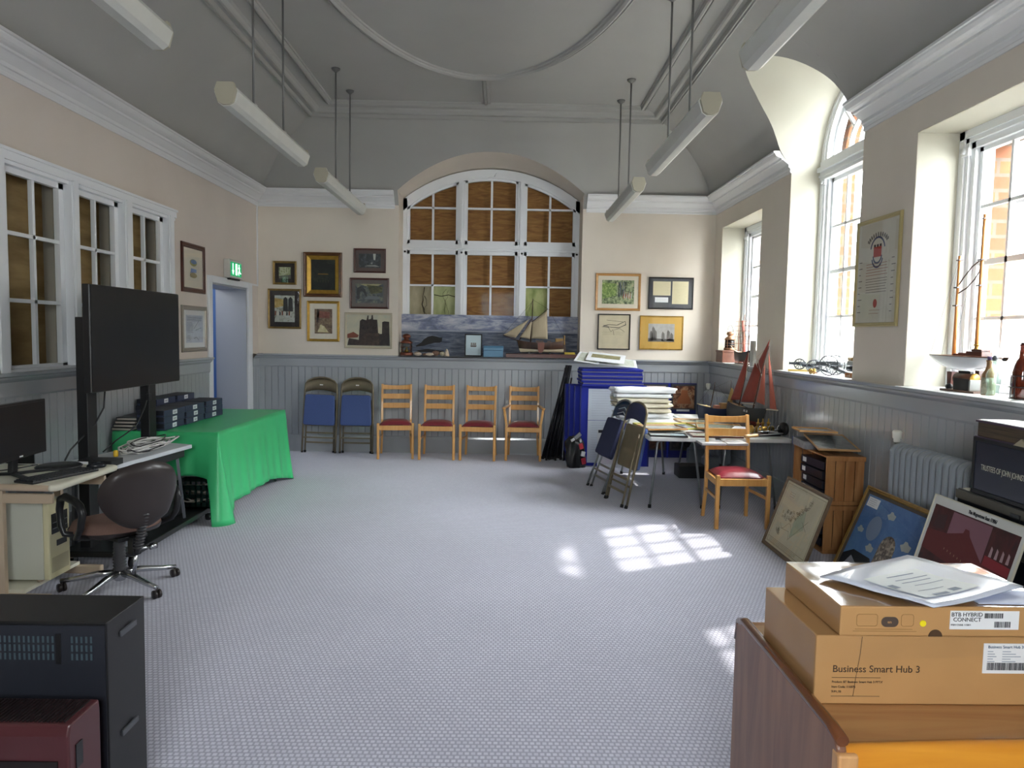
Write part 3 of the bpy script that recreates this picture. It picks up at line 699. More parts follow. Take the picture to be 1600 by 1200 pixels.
# exit sign
ex = thing('exit_sign', 'lit green running-man exit sign above the left doorway', 'sign', (XL, 8.46, 2.17))
MB().box(0, -.20, .02, .07, .20, .235).build('housing', mat('sign_housing', '#c9c6bd', .5), ex, bevel=.01)
MB().box(.0, -.15, .0, .06, .15, .02).build('mounting_strip', M_blk, ex)
mg = mat('exit_green', '#0b8f55', .4, emit=.35); mw = mat('exit_white', '#d9ffe8', .4, emit=.9)
MB().box(.069, -.165, .045, .073, .165, .205).build('green_panel', mg, ex)
b = MB(); b.box(.074, -.022, .06, .0755, .028, .19); b.build('door_symbol', mw, ex)
b = MB(); T_ = .0745  # running man
b.lathe([(.0, 0), (.011, 0), (.011, .001), (0, .001)], (T_, .085, .178), 10, 'X')
for p, q, w_ in (((T_, .085, .163), (T_, .095, .118), .018), ((T_, .095, .12), (T_, .070, .092), .012), ((T_, .070, .092), (T_, .082, .06), .010), ((T_, .095, .12), (T_, .118, .09), .012), ((T_, .118, .09), (T_, .142, .085), .010), ((T_, .085, .158), (T_, .062, .14), .008), ((T_, .088, .158), (T_, .112, .145), .008)): b.bar(p, q, .0015, w_, (0, 1, 1))
b.build('running_man_symbol', mw, ex)
b = MB(); b.bar((T_, -.10, .19), (T_, -.10, .10), .0015, .016, (0, 1, 0)); b.prism([(-.13, .11), (-.07, .11), (-.10, .06)], 'X', .074, .0755); b.build('arrow_symbol', mw, ex)

# television on a wheeled stand
st = thing('screen_stand', 'tall black wheeled screen stand with two posts, a white shelf and a low base', 'stand', (-2.78, 5.22, 0))
for y, zt_ in ((-.48, 1.66), (.33, 1.45)): MB().box(-.035, y-.055, .1, .035, y+.055, zt_).build('post', M_blkm, st, bevel=.004)
b = MB(); b.prism([(-.12, -.62), (.30, -.62), (.36, -.56), (.36, .62), (.30, .70), (-.12, .70)], 'Z', .085, .125); b.build('base_board', mat('black_board', '#141617', .3), st, bevel=.006)
def caster(x, y, par, r=.042):
    b = MB(); b.lathe([(r*.3, -.014), (r, -.012), (r, .012), (r*.3, .014)], (x, y, r), 18, 'X'); w_ = b.build('caster_wheel', M_rub, par)
    b = MB(); b.lathe([(0, -.016), (r*.5, -.016), (r*.5, .016), (0, .016)], (x, y, r), 14, 'X'); b.lathe([(0, .016), (.008, .016), (.008, .022), (0, .022)], (x, y, r), 8, 'X'); b.build('wheel_hub', mat('grey_hub', '#85888c', .4), w_)
    b = MB(); b.box(x-.020, y-.02, r, x-.016, y+.02, .088); b.box(x+.016, y-.02, r, x+.02, y+.02, .088); b.box(x-.02, y-.025, .078, x+.02, y+.025, .088); b.box(x+.012, y-.045, .07, x+.03, y-.02, .08); b.build('caster_fork', M_chrome, par)
for (x, y) in ((.32, -.55), (.32, .66), (-.08, -.55), (-.08, .66)): caster(x, y, st)
b = MB(); b.box(-.03, -.50, 1.40, .09, -.42, 1.50); b.box(-.03, .28, 1.36, .09, .36, 1.46); b.box(.03, -.50, 1.36, .06, .36, 1.52); b.build('mounting_bracket', M_blkm, st)
tv = thing('television', 'large flat black television screen mounted high on the wheeled stand', 'television', (-2.66, 5.21, 1.52))
MB().box(-.05, -.62, -.352, -.0, .62, .352).build('case', M_blk, tv, bevel=.006)
MB().box(-.001, -.612, -.342, .004, .612, .344).build('screen', M_screen, tv)
MB().box(-.08, -.35, -.25, -.05, .27, .2).build('rear_housing', M_blk, tv, bevel=.01)
tag(MB().tube([(-2.70, 4.82, 1.20), (-2.72, 4.83, 1.05), (-2.75, 4.76, .93), (-2.78, 4.66, .86), (-2.80, 4.58, .80), (-2.80, 4.52, .742)], .006, 6).build('hanging_cable', M_blk), 'thin black cable hanging from the left end of the television', 'cable')
tag(MB().tube([(-2.69, 5.38, 1.20), (-2.69, 5.38, 1.10), (-2.71, 5.36, 1.0), (-2.74, 5.28, .86), (-2.80, 5.12, .78), (-2.84, 5.02, .712)], .005, 6).build('hanging_cable', M_blk), 'black power cable with inline plug hanging beside the right post', 'cable')
tag(MB().box(-2.705, 5.365, 1.05, -2.675, 5.395, 1.10).build('cable_connector', M_blk, bevel=.004), 'small black connector on the power cable below the television', 'connector')
# shelf board on the stand with its heap of leads
ST = Matrix.Translation((.10, -.10, 0)) @ Matrix.Rotation(math.radians(-4), 4, 'Z')
b = MB(); b.T = ST; b.prism([(-.22, -.50), (.17, -.50), (.22, .42), (-.12, .50)], 'Z', .665, .695); b.build('shelf', mat('white_laminate', '#cfd3d6', .35, var=.05, scale=4), st, bevel=.004, label='white shelf')
b = MB(); b.T = ST; b.box(-.2, -.44, .60, .17, .40, .662); b.build('under_tray', M_blk, st, bevel=.004)
for x, y, dx, dy in ((.14, -.40, .06, -.0), (.14, .34, .06, .02), (-.16, -.4, -.02, 0), (-.16, .34, -.02, .02)): b = MB(); b.T = ST; b.bar((x, y, .62), (x+dx*.7, y+dy, .128), .032, .02); b.build('brace', mat('grey_brace', '#6c7078', .4), st)
def tangle(name, label, c, rx, ry, n, m_, r, seed, h=.05, cat='cable'):
    rnd = random.Random(seed); b = MB()
    for k in range(n):
        a = rnd.uniform(0, 2*PI); p = []; px, py = rnd.uniform(-rx*.3, rx*.3), rnd.uniform(-ry*.4, ry*.4); ra, rb = rnd.uniform(.3, .75)*rx, rnd.uniform(.35, .7)*ry
        for i in range(26):
            t = a+i*.34; p.append((c[0]+px+ra*math.cos(t)*(1+.2*math.sin(3*t+k)), c[1]+py+rb*math.sin(t)*(1+.25*math.cos(2*t+k)), c[2]+r+h*(k+.5)/n+.008*math.sin(4*t+k)))
        b.tube(p, r, 5)
    return tag(b.build(name, m_), label, cat)
tangle('cable_tangle', 'heap of tangled white and grey leads on the white shelf of the screen stand', (-2.67, 5.22, .696), .17, .36, 13, mat('white_cable', '#d8d6d2', .5), .006, 3)
tangle('cable_tangle', 'loops of black cable mixed over the white leads on the screen stand shelf', (-2.65, 5.26, .70), .18, .38, 3, M_blk, .004, 9, .06)
tag(MB().lathe([(.014, 0), (.016, .01), (.016, .035), (.010, .045), (0, .045)], (-2.70, 4.93, .697), 10).build('cable_plug', mat('yellow_plug', '#e0b62a', .4)), 'small yellow plug at the near end of the white cable heap', 'plug')
bx = thing('network_switch', 'small black box with white label between the desk and cable heap', 'box', (-2.64, 4.62, .697)); MB().box(-.10, -.07, 0, .12, .07, .04).build('case', M_blk, bx, bevel=.003); MB().box(-.10, -.071, .008, -.03, -.069, .034).build('paper_label', M_lab, bx)

# computer desk
M_cream2 = mat('cream_laminate', '#dcd9c6', .45, var=.03, scale=3); M_edge = mat('beige_edging', '#c0ac93', .45)
dk = thing('computer_desk', 'cream computer desk with beige rounded edge and metal side frames at the left wall', 'desk', (-2.83, 4.24, 0))
b = MB(); pts = []
for cx_, cy_, a0 in ((.32, -.30, -90), (.32, .26, 0), (-.34, .26, 90), (-.34, -.30, 180)):
    r = .03 if cx_ > 0 else .005
    for k in range(6): a = math.radians(a0+18*k); pts.append((cx_+r*math.cos(a), cy_+r*math.sin(a)))
b.prism(pts, 'Z', .682, .72); b.build('desktop', M_cream2, dk, bevel=.003)
b = MB(); b.tube([(p[0], p[1], .70) for p in pts[:12]], .0195, 8, flat=1); b.build('edging', M_cream2, dk)
b = MB(); b.tube([(-.34, -.32, .70), (.30, -.32, .70), (.335, -.31, .70), (.347, -.28, .70)], .0205, 8); b.build('beige_corner_trim', M_edge, dk); b = MB(); b.tube([(.347, .24, .70), (.335, .275, .70), (.30, .287, .70)], .0205, 8); b.build('beige_corner_trim', M_edge, dk)
for y in (-.27, .25):
    b = MB(); b.box(-.02, y-.015, .06, .025, y+.015, .685); b.build('upright', M_edge, dk, bevel=.003)
    b = MB(); b.box(-.35, y-.02, .02, .27, y+.02, .075); b.build('foot', M_edge, dk, bevel=.01)
    b = MB(); b.box(-.35, y-.012, .60, .30, y+.012, .655); b.build('top_rail', M_edge, dk, bevel=.003)
MB().box(-.35, -.26, .075, .12, .26, .095).build('lower_shelf', M_cream2, dk)
# computer tower
pc = thing('computer_tower', 'cream computer tower standing on the desk lower shelf', 'computer', (-2.88, 4.20, .095))
MB().box(-.22, -.10, .015, .20, .10, .47).build('case', mat('cream_metal', '#c9cabb', .45), pc, bevel=.004)
MB().box(.20, -.10, .012, .235, .10, .475).build('front_panel', mat('yellowed_plastic', '#d4cda6', .5), pc, bevel=.008)
MB().box(.234, -.075, .28, .239, .075, .40).build('drive_bay', M_blk, pc, bevel=.002)
for z in (.31, .345): MB().box(.238, -.07, z, .242, .07, z+.004).build('drive_slot', mat('grey_slot', '#70747a', .5), pc)
MB().box(.234, -.03, .20, .238, .065, .235).build('power_panel', M_blk, pc, bevel=.001)
MB().box(.234, -.08, .05, .237, .08, .14).build('front_vent', mat('vent_beige', '#b5ae8e', .6), pc)
for x in (-.18, .16):
    for y in (-.07, .07): MB().lathe([(.018, 0), (.016, .016)], (x, y, 0), 8).build('foot', M_edge, pc)
# monitor, keyboard, mouse and bits on the desk
mo = thing('computer_monitor', 'black widescreen monitor on a splayed stand on the cream desk', 'monitor', (-2.84, 4.14, .72), math.radians(3))
MB().box(-.025, -.27, .10, .012, .27, .43).build('bezel', M_blk, mo, bevel=.005)
MB().box(.011, -.255, .125, .0145, .255, .418).build('screen', M_screen, mo)
MB().box(.012, .0, .108, .0145, .03, .116).build('badge', M_lab, mo)
b = MB(); b.bar((-.03, 0, .02), (-.02, 0, .16), .05, .03, (1, 0, 0)); b.build('stand_neck', M_blk, mo, bevel=.004)
b = MB(); b.bar((-.03, 0, .012), (.12, -.12, .008), .03, .016); b.bar((-.03, 0, .012), (.10, .17, .008), .025, .016); b.bar((-.03, 0, .012), (-.14, .0, .008), .03, .016); b.build('stand_foot', M_blk, mo, bevel=.004)
kb = thing('keyboard', 'long black computer keyboard lying along the desk front edge', 'keyboard', (-2.60, 4.13, .72), math.radians(-18))
MB().box(-.07, -.215, .0, .07, .215, .014).build('keyboard_base', M_blk, kb, bevel=.003)
b = MB()
for i in range(6):
    for j in range(19):
        if i == 0 and 5 < j < 12:
            if j == 6: b.box(.046-i*.022, -.205+j*.0215, .014, .063-i*.022, -.205+(j+5)*.0215+.018, .02)
            continue
        b.box(.046-i*.022, -.205+j*.0215, .014, .063-i*.022, -.205+j*.0215+.018, .02)
b.build('keys', mat('dark_keys', '#26282b', .5), kb)
ms = thing('computer_mouse', 'black computer mouse on the right corner of the desk', 'mouse', (-2.54, 4.415, .72), math.radians(-60))
b = MB(); b.ball((0, 0, .012), .055, 16, 10, (.58, 1, .42)); b.build('shell', mat('mouse_black', '#1c1f26', .2), ms)
b = MB(); b.tube([(0, .025, .033), (0, .04, .026)], .004, 6); b.build('scroll_wheel', M_rub, ms)
tag(MB().lathe([(0, 0), (.125, 0), (.13, .006), (.12, .014), (0, .014)], (-2.77, 4.41, .721), 20).build('black_tray', M_blk), 'flat round black pad lying behind the keyboard on the desk', 'mat')
tag(MB().tube([(-2.98, 4.19, .80), (-3.0, 4.36, .74), (-2.93, 4.45, .726), (-2.98, 4.30, .726), (-3.03, 4.2, .73)], .004, 6).build('monitor_cable', M_blk), 'thin black cable trailing on the desk behind the monitor', 'cable')
tag(MB().box(-3.2, 4.56, .72-.1, -3.1, 4.68, .80).build('wall_box', M_blk, bevel=.003), 'small black box fixed behind the desk beside the stand', 'box')

# office chair (faces -Y locally)
oc = thing('office_chair', 'brown office chair with black loop arms on a five-star chrome base', 'chair', (-2.33, 4.27, 0), math.radians(-124))
M_shell = mat('brown_plastic_shell', '#2d2523', .38, coat=.15); M_tweed = mat('brown_tweed', '#7a5f55', .9, var=.08, scale=150, bump=.1, bscale=300)
b0 = MB(); b0.lathe([(.03, .06), (.045, .08), (.035, .11), (.028, .13)], (0, 0, 0), 14)
for k in range(5):
    a = math.radians(190+124+72*k); c, s = math.cos(a), math.sin(a)
    b0.tube([(.02*c, .02*s, .105), (.12*c, .12*s, .10), (.25*c, .25*s, .075), (.33*c, .33*s, .066)], [.022, .020, .016, .013], 8, flat=1.)
b0.build('star_base', M_chrome, oc)
for k in range(5):
    a = math.radians(190+124+72*k); c, s = math.cos(a)*.325, math.sin(a)*.325
    b = MB()
    for o in (-.013, .013): b.lathe([(.005, -.009), (.026, -.007), (.026, .007), (.005, .009)], (c+o, s, .026), 14, 'X')
    b.tube([(c, s, .03), (c, s, .066)], .007, 6); b.build('caster', M_shell, oc)
b = MB(); prof = [(.03, .115)]
for k in range(11): z = .13+k*.0195; prof += [(.040-.0005*k, z), (.030, z+.0098)]
b.lathe(prof+[(.03, .35)], (0, 0, 0), 16); b.build('bellows_column', mat('grey_bellows', '#39383a', .5), oc)
b = MB(); b.box(-.09, -.11, .335, .09, .16, .36); b.box(-.025, .14, .25, .025, .20, .36); b.build('seat_mechanism', M_blkm, oc, bevel=.004)
b = MB(); rows = []
for j in range(13):
    v = -1+j/6; row = []
    for i in range(17):
        u = -1+i/8; sx, sy = u*math.sqrt(1-v*v/2), v*math.sqrt(1-u*u/2); k = max(0, 1-max(abs(u), abs(v))**6)
        row.append((sx*.245*1.03, sy*.235-.03, .395+.055*k**.6+.012*u*u*k-.015*(max(0, -v))**3))
    rows.append(row)
b.grid(rows, True); b.build('seat_cushion', M_tweed, oc)
b = MB(); rows = []
for j in range(13):
    v = -1+j/6; row = []
    for i in range(17):
        u = -1+i/8; sx, sy = u*math.sqrt(1-v*v/2), v*math.sqrt(1-u*u/2); k = max(0, 1-max(abs(u), abs(v))**4)
        row.append((sx*.25*1.03, sy*.24-.03, .40-.045*k**.5))
    rows.append(row)
b.grid(rows, True); b.build('seat_shell', M_shell, oc)
def backshape(off, depth, m_, name, sc_=1.):
    b = MB(); rows = []
    for j in range(17):
        v = -1+j/8; row = []
        for i in range(17):
            u = -1+i/8; sx, sz = u*math.sqrt(1-v*v/2), v*math.sqrt(1-u*u/2); k = max(0, 1-max(abs(u), abs(v))**5)
            x = sx*.225*1.04*(1+.10*v)*sc_; z = .625+sz*.19*1.05*sc_
            row.append((x, .285+off+depth*k**.6-.05*(x/.22)**2+.10*(z-.6), z))
        rows.append(row)
    b.grid(rows, True); b.build(name, m_, oc)
backshape(0, .035, M_shell, 'back_shell'); backshape(-.004, -.03, M_tweed, 'back_cushion', .985)
b = MB(); ps = [(0, .20, .30), (0, .235, .36), (0, .262, .43), (0, .285, .50)]; pr = []
b.tube([(0, .17, .27), (0, .205, .27), (0, .235, .33), (0, .27, .44), (0, .30, .56)], [.014]*5, 8)
for k in range(12): t_ = k/11; p = Vector((0, .215, .30)).lerp(Vector((0, .29, .51)), t_); b.lathe([(.018, -.009), (.030, 0), (.018, .009)], p, 12)
b.build('back_spine_bellows', _M['grey_bellows'], oc)
b = MB(); b.tube([(0, .18, .26), (0, .175, .19), (.0, .16, .13)], .012, 8, flat=1); b.tube([(0, .18, .28), (-.10, .18, .275)], .008, 8); b.lathe([(0, -.02), (.02, -.02), (.02, .02), (0, .02)], (-.11, .18, .275), 8, 'X'); b.build('adjusting_lever', M_chrome, oc)
for s in (-1, 1):
    b = MB(); x = s*.285
    P = [(s*.20, -.02, .375), (x, -.05, .40), (x, -.085, .44), (x, -.10, .54), (x, -.08, .60), (x, -.03, .62), (x, .08, .61), (x, .14, .59), (x, .165, .55), (x, .14, .46), (x, .09, .40), (s*.2, .06, .375)]
    b.tube(P, [.016, .018, .020, .020, .022, .023, .023, .022, .021, .019, .018, .016], 10); b.build('loop_armrest', M_blk, oc)

# green cloth over a table
M_green = mat('green_satin_cloth', '#43c47c', .36, var=.04, scale=3, spec=.5)
tb = thing('folding_table', 'long table hidden under the green cloth by the left wall', 'table', (-2.77, 6.69, 0))
MB().box(-.41, -.86, .72, .41, .86, .742).build('tabletop', mat('table_board', '#8b6d4a', .6), tb)
for sx in (-1, 1):
    for sy in (-1, 1): MB().tube([(sx*.36, sy*.76, .72), (sx*.36, sy*.76, 0)], .013, 8).build('leg', M_steel, tb)
def cloth():
    x0, x1, y0, y1, zt_ = -.43, .43, -.89, .89, .75
    b = MB(); nd = 16
    # hem height / flare at each point of the rim, walked from back-left round the near end, long side, far end
    def hem(u, side):
        if side == 'near':   # u 0 at wall, 1 at room corner
            z = .375 - .02*math.sin(u*7); k = max(0, (u-.92)/.08); return z-(z-.0)*k**1.1
        if side == 'long':   # u 0 near corner, 1 far corner
            base = .006+.122*math.sin(min(1, u/.16)*PI*.5)*(1-max(0, (u-.6)/.4)**1.4)+.006*math.sin(u*25)*u*(1-u)
            return max(.004, base)
        return .25+.0*u
    rim = []
    N1, N2, N3 = 24, 60, 10
    for i in range(N1): u = i/N1; rim.append((x0+(x1-x0)*u, y0, 'near', u, (0, -1)))
    for i in range(9): a = -PI/2+PI/2*i/8; rim.append((x1-.005+.005*math.cos(a), y0+.005+.005*math.sin(a), 'corner', i/8, (math.cos(a), math.sin(a))))
    for i in range(1, N2): u = i/N2; rim.append((x1, y0+(y1-y0)*u, 'long', u, (1, 0)))
    for i in range(9): a = PI/2*i/8; rim.append((x1-.005+.005*math.cos(a), y1-.005+.005*math.sin(a), 'corner2', i/8, (math.cos(a), math.sin(a))))
    for i in range(N3+1): u = i/N3; rim.append((x1-(x1-x0)*u, y1, 'far', u, (0, 1)))
    rows = []
    for (x, y, sd, u, n) in rim:
        if sd == 'corner': h = .0; fl = .11
        elif sd == 'corner2': h = .0; fl = .08
        elif sd == 'near': h = hem(u, 'near'); fl = .02+.09*max(0, (u-.85)/.15)**1.5
        elif sd == 'long': h = hem(u, 'long'); fl = .045+.065*math.exp(-(u/.06)**1.0)+.05*math.exp(-((1-u)/.07))
        else: h = .25; fl = .03
        row = []
        for k in range(nd+1):
            t_ = k/nd; z = zt_-.004-(zt_-.004-h)*t_
            s_ = (y*7+x*9) if sd != 'long' else y*6.5
            wv = (.012*math.sin(s_*2.1+.6)+.007*math.sin(s_*5.3+1.9))*t_**1.2
            lean = fl*t_**1.4+wv+(.008 if k else 0)*min(1, t_*8)
            sx_ = 0
            if sd == 'long': sx_ = -.05*t_*math.exp(-(u/.08))
            row.append((x+n[0]*lean, y+n[1]*lean+sx_, z+.0))
        rows.append(row)
    b.grid(rows, True)
    # top with a few soft creases
    tx, ty = 18, 40; R_ = []
    for j in range(ty+1):
        y = y0+(y1-y0)*j/ty; R_.append([(x0+(x1-x0)*i/tx, y, zt_-.004+(.002*math.sin(y*9+i)*(0 < i < tx)*(0 < j < ty)))for i in range(tx+1)])
    b.grid(R_, True)
    return b
tag(cloth().build('tablecloth', M_green, loc=(-2.77, 6.69, 0), solid=.002), 'bright green satin cloth draped over the long table by the left wall', 'tablecloth')

# box files on the green cloth
M_navy = mat('navy_box_card', '#333c54', .55, var=.05, scale=10); M_navyd = mat('dark_navy_card', '#1a1e2b', .55)
def box_file(label, loc, rz, L_=.385, W_=.225, H_=.055):
    t = thing('box_file', label, 'box file', loc, rz, 'navy document boxes on the green cloth')
    MB().box(-W_, -L_/2, 0, 0, L_/2, H_*.97).build('box_base', M_navy, t, bevel=.003)
    MB().box(-W_-.004, -L_/2-.003, H_*.3, -.003, L_/2+.003, H_).build('lid', M_navyd, t, bevel=.003)
    lb = MB().box(.0005, -.045, H_*.2, .0025, .035, H_*.85).build('paper_label', M_lab, t)
    b = MB(); b.box(.0026, -.03, H_*.55, .003, .02, H_*.6); b.box(.0026, -.03, H_*.4, .003, .01, H_*.45); b.build('label_writing', M_ink, lb)
    return t
b0_ = box_file('navy box file at the bottom of the near stack on the green cloth', (-2.805, 6.045, .75), math.radians(2))
for k, w_ in ((1, 'middle'), (2, 'top')): dup(b0_, (-2.805+.004*k, 6.045-.004*k, .75+.0555*k), math.radians(2-k), '%s navy box file of the near stack of three beside the right post' % w_)
for k, (w_, dy_) in enumerate((('bottom', 0), ('middle', .01), ('top', -.005))): dup(b0_, (-2.80, 6.44+dy_, .75+.0555*k), math.radians(1.5-k), '%s navy box file of the middle stack of three on the green cloth' % w_)
for k, w_ in enumerate(('bottom', 'middle', 'top')): dup(b0_, (-2.795, 6.845+.006*k, .75+.0555*k), math.radians(-1.5+k), '%s navy box file of the far stack of three nearest the doorway' % w_)
for j, yy in enumerate((6.40, 6.80)):
    for k in range(4):
        o_ = dup(b0_, (-3.045, yy+.006*(k % 2), .75+.0555*k), math.radians((-1, 1.5, 0, 2)[k]), '%s box file of the rear stack against the wall, behind the %s labelled stack' % (('lowest', 'second', 'third', 'topmost')[k], ('near', 'middle')[j])); o_.scale = (.75, 1, 1)
for k in range(4):
    a = thing('document_folder', ('lowest', 'second', 'third', 'topmost')[k]+' flat black folder of white papers at the near left end of the green cloth', 'folder', (-3.125+.003*k, 5.99+.008*k, .75+.027*k), math.radians(3*k-4), 'black folders on the green cloth')
    MB().box(-.085, -.16, .003, .07, .16, .019).build('papers', mat('aged_paper', '#c8c0b2', .8), a); MB().box(-.09, -.165, .019, .075, .165, .025).build('cover', M_blk, a); MB().box(-.09, -.165, 0, .075, .165, .003).build('back_cover', M_blk, a)
# crate of leads and black box under the cloth
cr_ = thing('plastic_crate', 'dark green slatted plastic crate under the near end of the cloth', 'crate', (-2.56, 5.93, .127))
M_crate = mat('dark_green_plastic', '#13302a', .45)
b = MB(); b.box(-.19, -.17, 0, .19, .17, .012)
for (x0, y0, x1, y1) in ((-.19, -.17, .19, -.16), (-.19, .16, .19, .17), (-.19, -.17, -.18, .17), (.18, -.17, .19, .17)):
    b.box(x0, y0, 0, x1, y1, .05); b.box(x0, y0, .085, x1, y1, .115); b.box(x0, y0, .15, x1, y1, .19)
for i in range(9):
    x = -.185+.37*i/8; b.box(x-.008, -.17, 0, x+.008, -.16, .19); b.box(x-.008, .16, 0, x+.008, .17, .19)
    y = -.165+.33*i/8; b.box(-.19, y-.008, 0, -.18, y+.008, .19); b.box(.18, y-.008, 0, .19, y+.008, .19)
b.build('crate_body', M_crate, cr_)
tangle('cable_tangle', 'bundle of cream leads piled in the green plastic crate', (-2.56, 5.93, .15), .20, .17, 12, mat('cream_cable', '#c5beb0', .5), .007, 21, .11)
es = thing('extension_socket', 'white extension socket lying on the leads in the crate', 'socket', (-2.44, 5.82, .285), math.radians(20)); MB().box(-.06, -.025, 0, .06, .025, .025).build('body', M_lab, es, bevel=.004)
for x in (-.03, .03): MB().box(x-.012, -.012, .025, x+.012, .012, .0265).build('socket_holes', M_ink, es)
bb = thing('equipment_case', 'black equipment case standing on the base of the screen stand', 'case', (-2.70, 5.35, .126)); MB().box(-.17, -.28, 0, .15, .26, .20).build('case_body', M_blkm, bb, bevel=.008); MB().box(-.17, -.28, .2, .15, .26, .225).build('lid', M_blk, bb, bevel=.005); MB().box(.15, .12, .10, .156, .15, .15).build('latch', M_chrome, bb)
# ================================================================ framed pictures
def art(kind, cols, scale=6., seed=0., contrast=.2, stretch=(1, 1, 1), name=None):
    """procedural picture surface: layered noise blotches in the picture's own colours"""
    nm = name or 'artwork_%s_%s' % (kind, '_'.join(c.strip('#') for c in cols[:2])); 
    if nm in _M: return _M[nm]
    m = bpy.data.materials.new(nm); m.use_nodes = True; N = m.node_tree.nodes; L = m.node_tree.links; b = N['Principled BSDF']
    tc = N.new('ShaderNodeTexCoord'); mp = N.new('ShaderNodeMapping'); mp.inputs['Location'].default_value = (seed, seed*.7, seed*1.3); mp.inputs['Scale'].default_value = stretch
    L.new(tc.outputs['Object'], mp.inputs[0])
    if kind == 'vor':
        n = N.new('ShaderNodeTexVoronoi'); n.inputs['Scale'].default_value = scale; n.inputs['Randomness'].default_value = 1; o = n.outputs['Color']
        sp = N.new('ShaderNodeSeparateColor'); L.new(o, sp.inputs[0]); fac = sp.outputs[0]
    else:
        n = N.new('ShaderNodeTexNoise'); n.inputs['Scale'].default_value = scale; n.inputs['Detail'].default_value = 9; n.inputs['Roughness'].default_value = .65; n.inputs['Distortion'].default_value = .6; fac = n.outputs['Fac']
    L.new(mp.outputs[0], n.inputs['Vector'])
    r = N.new('ShaderNodeValToRGB'); e = r.color_ramp.elements; k = len(cols)
    while len(e) < k: e.new(.5)
    for i, c in enumerate(cols): e[i].position = (.5-contrast+2*contrast*i/(k-1)) if kind != 'vor' else (i+.5)/k; e[i].color = rgb(c)
    L.new(fac, r.inputs[0]); L.new(r.outputs[0], b.inputs['Base Color']); b.inputs['Roughness'].default_value = .6
    _M[nm] = m; return m
M_pglass = thin_glass('picture_glass', refl=.5, rough=.01)
M_gold = mat('gilt_frame', '#b08a3a', .35, metal=.6, var=.12, scale=20); M_gold2 = mat('dull_gilt', '#8c7340', .4, metal=.5, var=.12, scale=20)
M_maho = wood('mahogany_frame', '#3c1a12', '#54261a', .35, 'X'); M_blackf = mat('black_frame', '#1b1818', .35); M_oakf = wood('pale_oak_frame', '#b27f45', '#c99a5e', .4, 'X')
M_cream3 = mat('ivory_mount', '#ddd5c2', .8); M_silver = mat('silver_frame', '#a39c92', .4, metal=.5); M_brownf = wood('burr_brown_frame', '#4a2c14', '#6f4722', .4, 'X', 9)
def picture(label, w_, h_, fm, fw, mount, mw, artm, extra=None, name='framed_picture', cat='picture', depth=.02, liner=None, glass=True, mh=None):
    """local: X right, Z up, faces -Y, origin at centre of its back"""
    t = thing(name, label, cat); a, c = w_/2, h_/2; mh = mw if mh is None else mh
    b = MB()
    path = [(-a, -c), (a, -c), (a, c), (-a, c)]
    prof = [(0, 0), (0, -depth*.8), (fw*.25, -depth), (fw*.55, -depth*.75), (fw*.8, -depth*.8), (fw, -depth*.45), (fw, 0)]
    rows = []
    for i in range(5):
        p = path[i % 4]; q = (1 if p[0] < 0 else -1, 1 if p[1] < 0 else -1)
        rows.append([(p[0]+q[0]*o, y, p[1]+q[1]*o) for o, y in prof])
    b.grid(rows, False); b.build('frame', fm, t)
    MB().box(-a+fw*.3, -.004, -c+fw*.3, a-fw*.3, -.001, c-fw*.3).build('backing', M_blackf, t)
    ia, ic = a-fw, c-fw
    if liner:
        lw = liner[1]; rows = []
        for i in range(5):
            p = path[i % 4]; q = (1 if p[0] < 0 else -1, 1 if p[1] < 0 else -1)
            rows.append([(p[0]+q[0]*(fw+o), y, p[1]+q[1]*(fw+o)) for o, y in ((0, -depth*.7), (lw*.8, -depth*.4), (lw, -.006))])
        b = MB(); b.grid(rows, False); b.build('slip', liner[0], t); ia -= lw; ic -= lw
    if mount: MB().box(-ia, -.0065, -ic, ia, -.0042, ic).build('mount', mount, t)
    aw, ah = ia-(mw if mount else 0), ic-(mh if mount else 0)
    ar_ = MB().box(-aw, -.0075, -ah, aw, -.0066, ah).build('artwork', artm, t)
    if extra: extra(t, ar_, aw, ah)
    if glass: g_ = MB(); g_.quad((-ia, -.0105, -ic), (ia, -.0105, -ic), (ia, -.0105, ic), (-ia, -.0105, ic)); g_.build('glass', M_pglass, t)
    return t
def put(t, x0, z1, x1, z0, y=YB-.003): t.location = ((x0+x1)/2, y, (z0+z1)/2)
def shape(par, pts, m_, name='printed_shape', y=-.008, th=.0004): return MB().prism(pts, 'Y', y-th, y).build(name, m_, par)
def lines(par, segs, m_, w_=.0015, y=-.0082, name='pen_lines'):
    b = MB()
    for (x0, z0, x1, z1) in segs: b.bar((x0, y, z0), (x1, y, z1), .0004, w_, (-(z1-z0), 0, (x1-x0)))
    return b.build(name, m_, par)
def rndlines(par, x0, x1, z0, z1, n, m_, seed, w_=.0015, slope=.0, name='written_lines', ragged=.25):
    r = random.Random(seed); S_ = []
    for i in range(n):
        z = z1-(z1-z0)*(i+.5)/n; S_.append((x0+(x1-x0)*r.uniform(0, .04), z, x1-(x1-x0)*r.uniform(0, ragged), z+slope))
    return lines(par, S_, m_, w_, name=name)
def W(p): return (p['w'], p['h'])
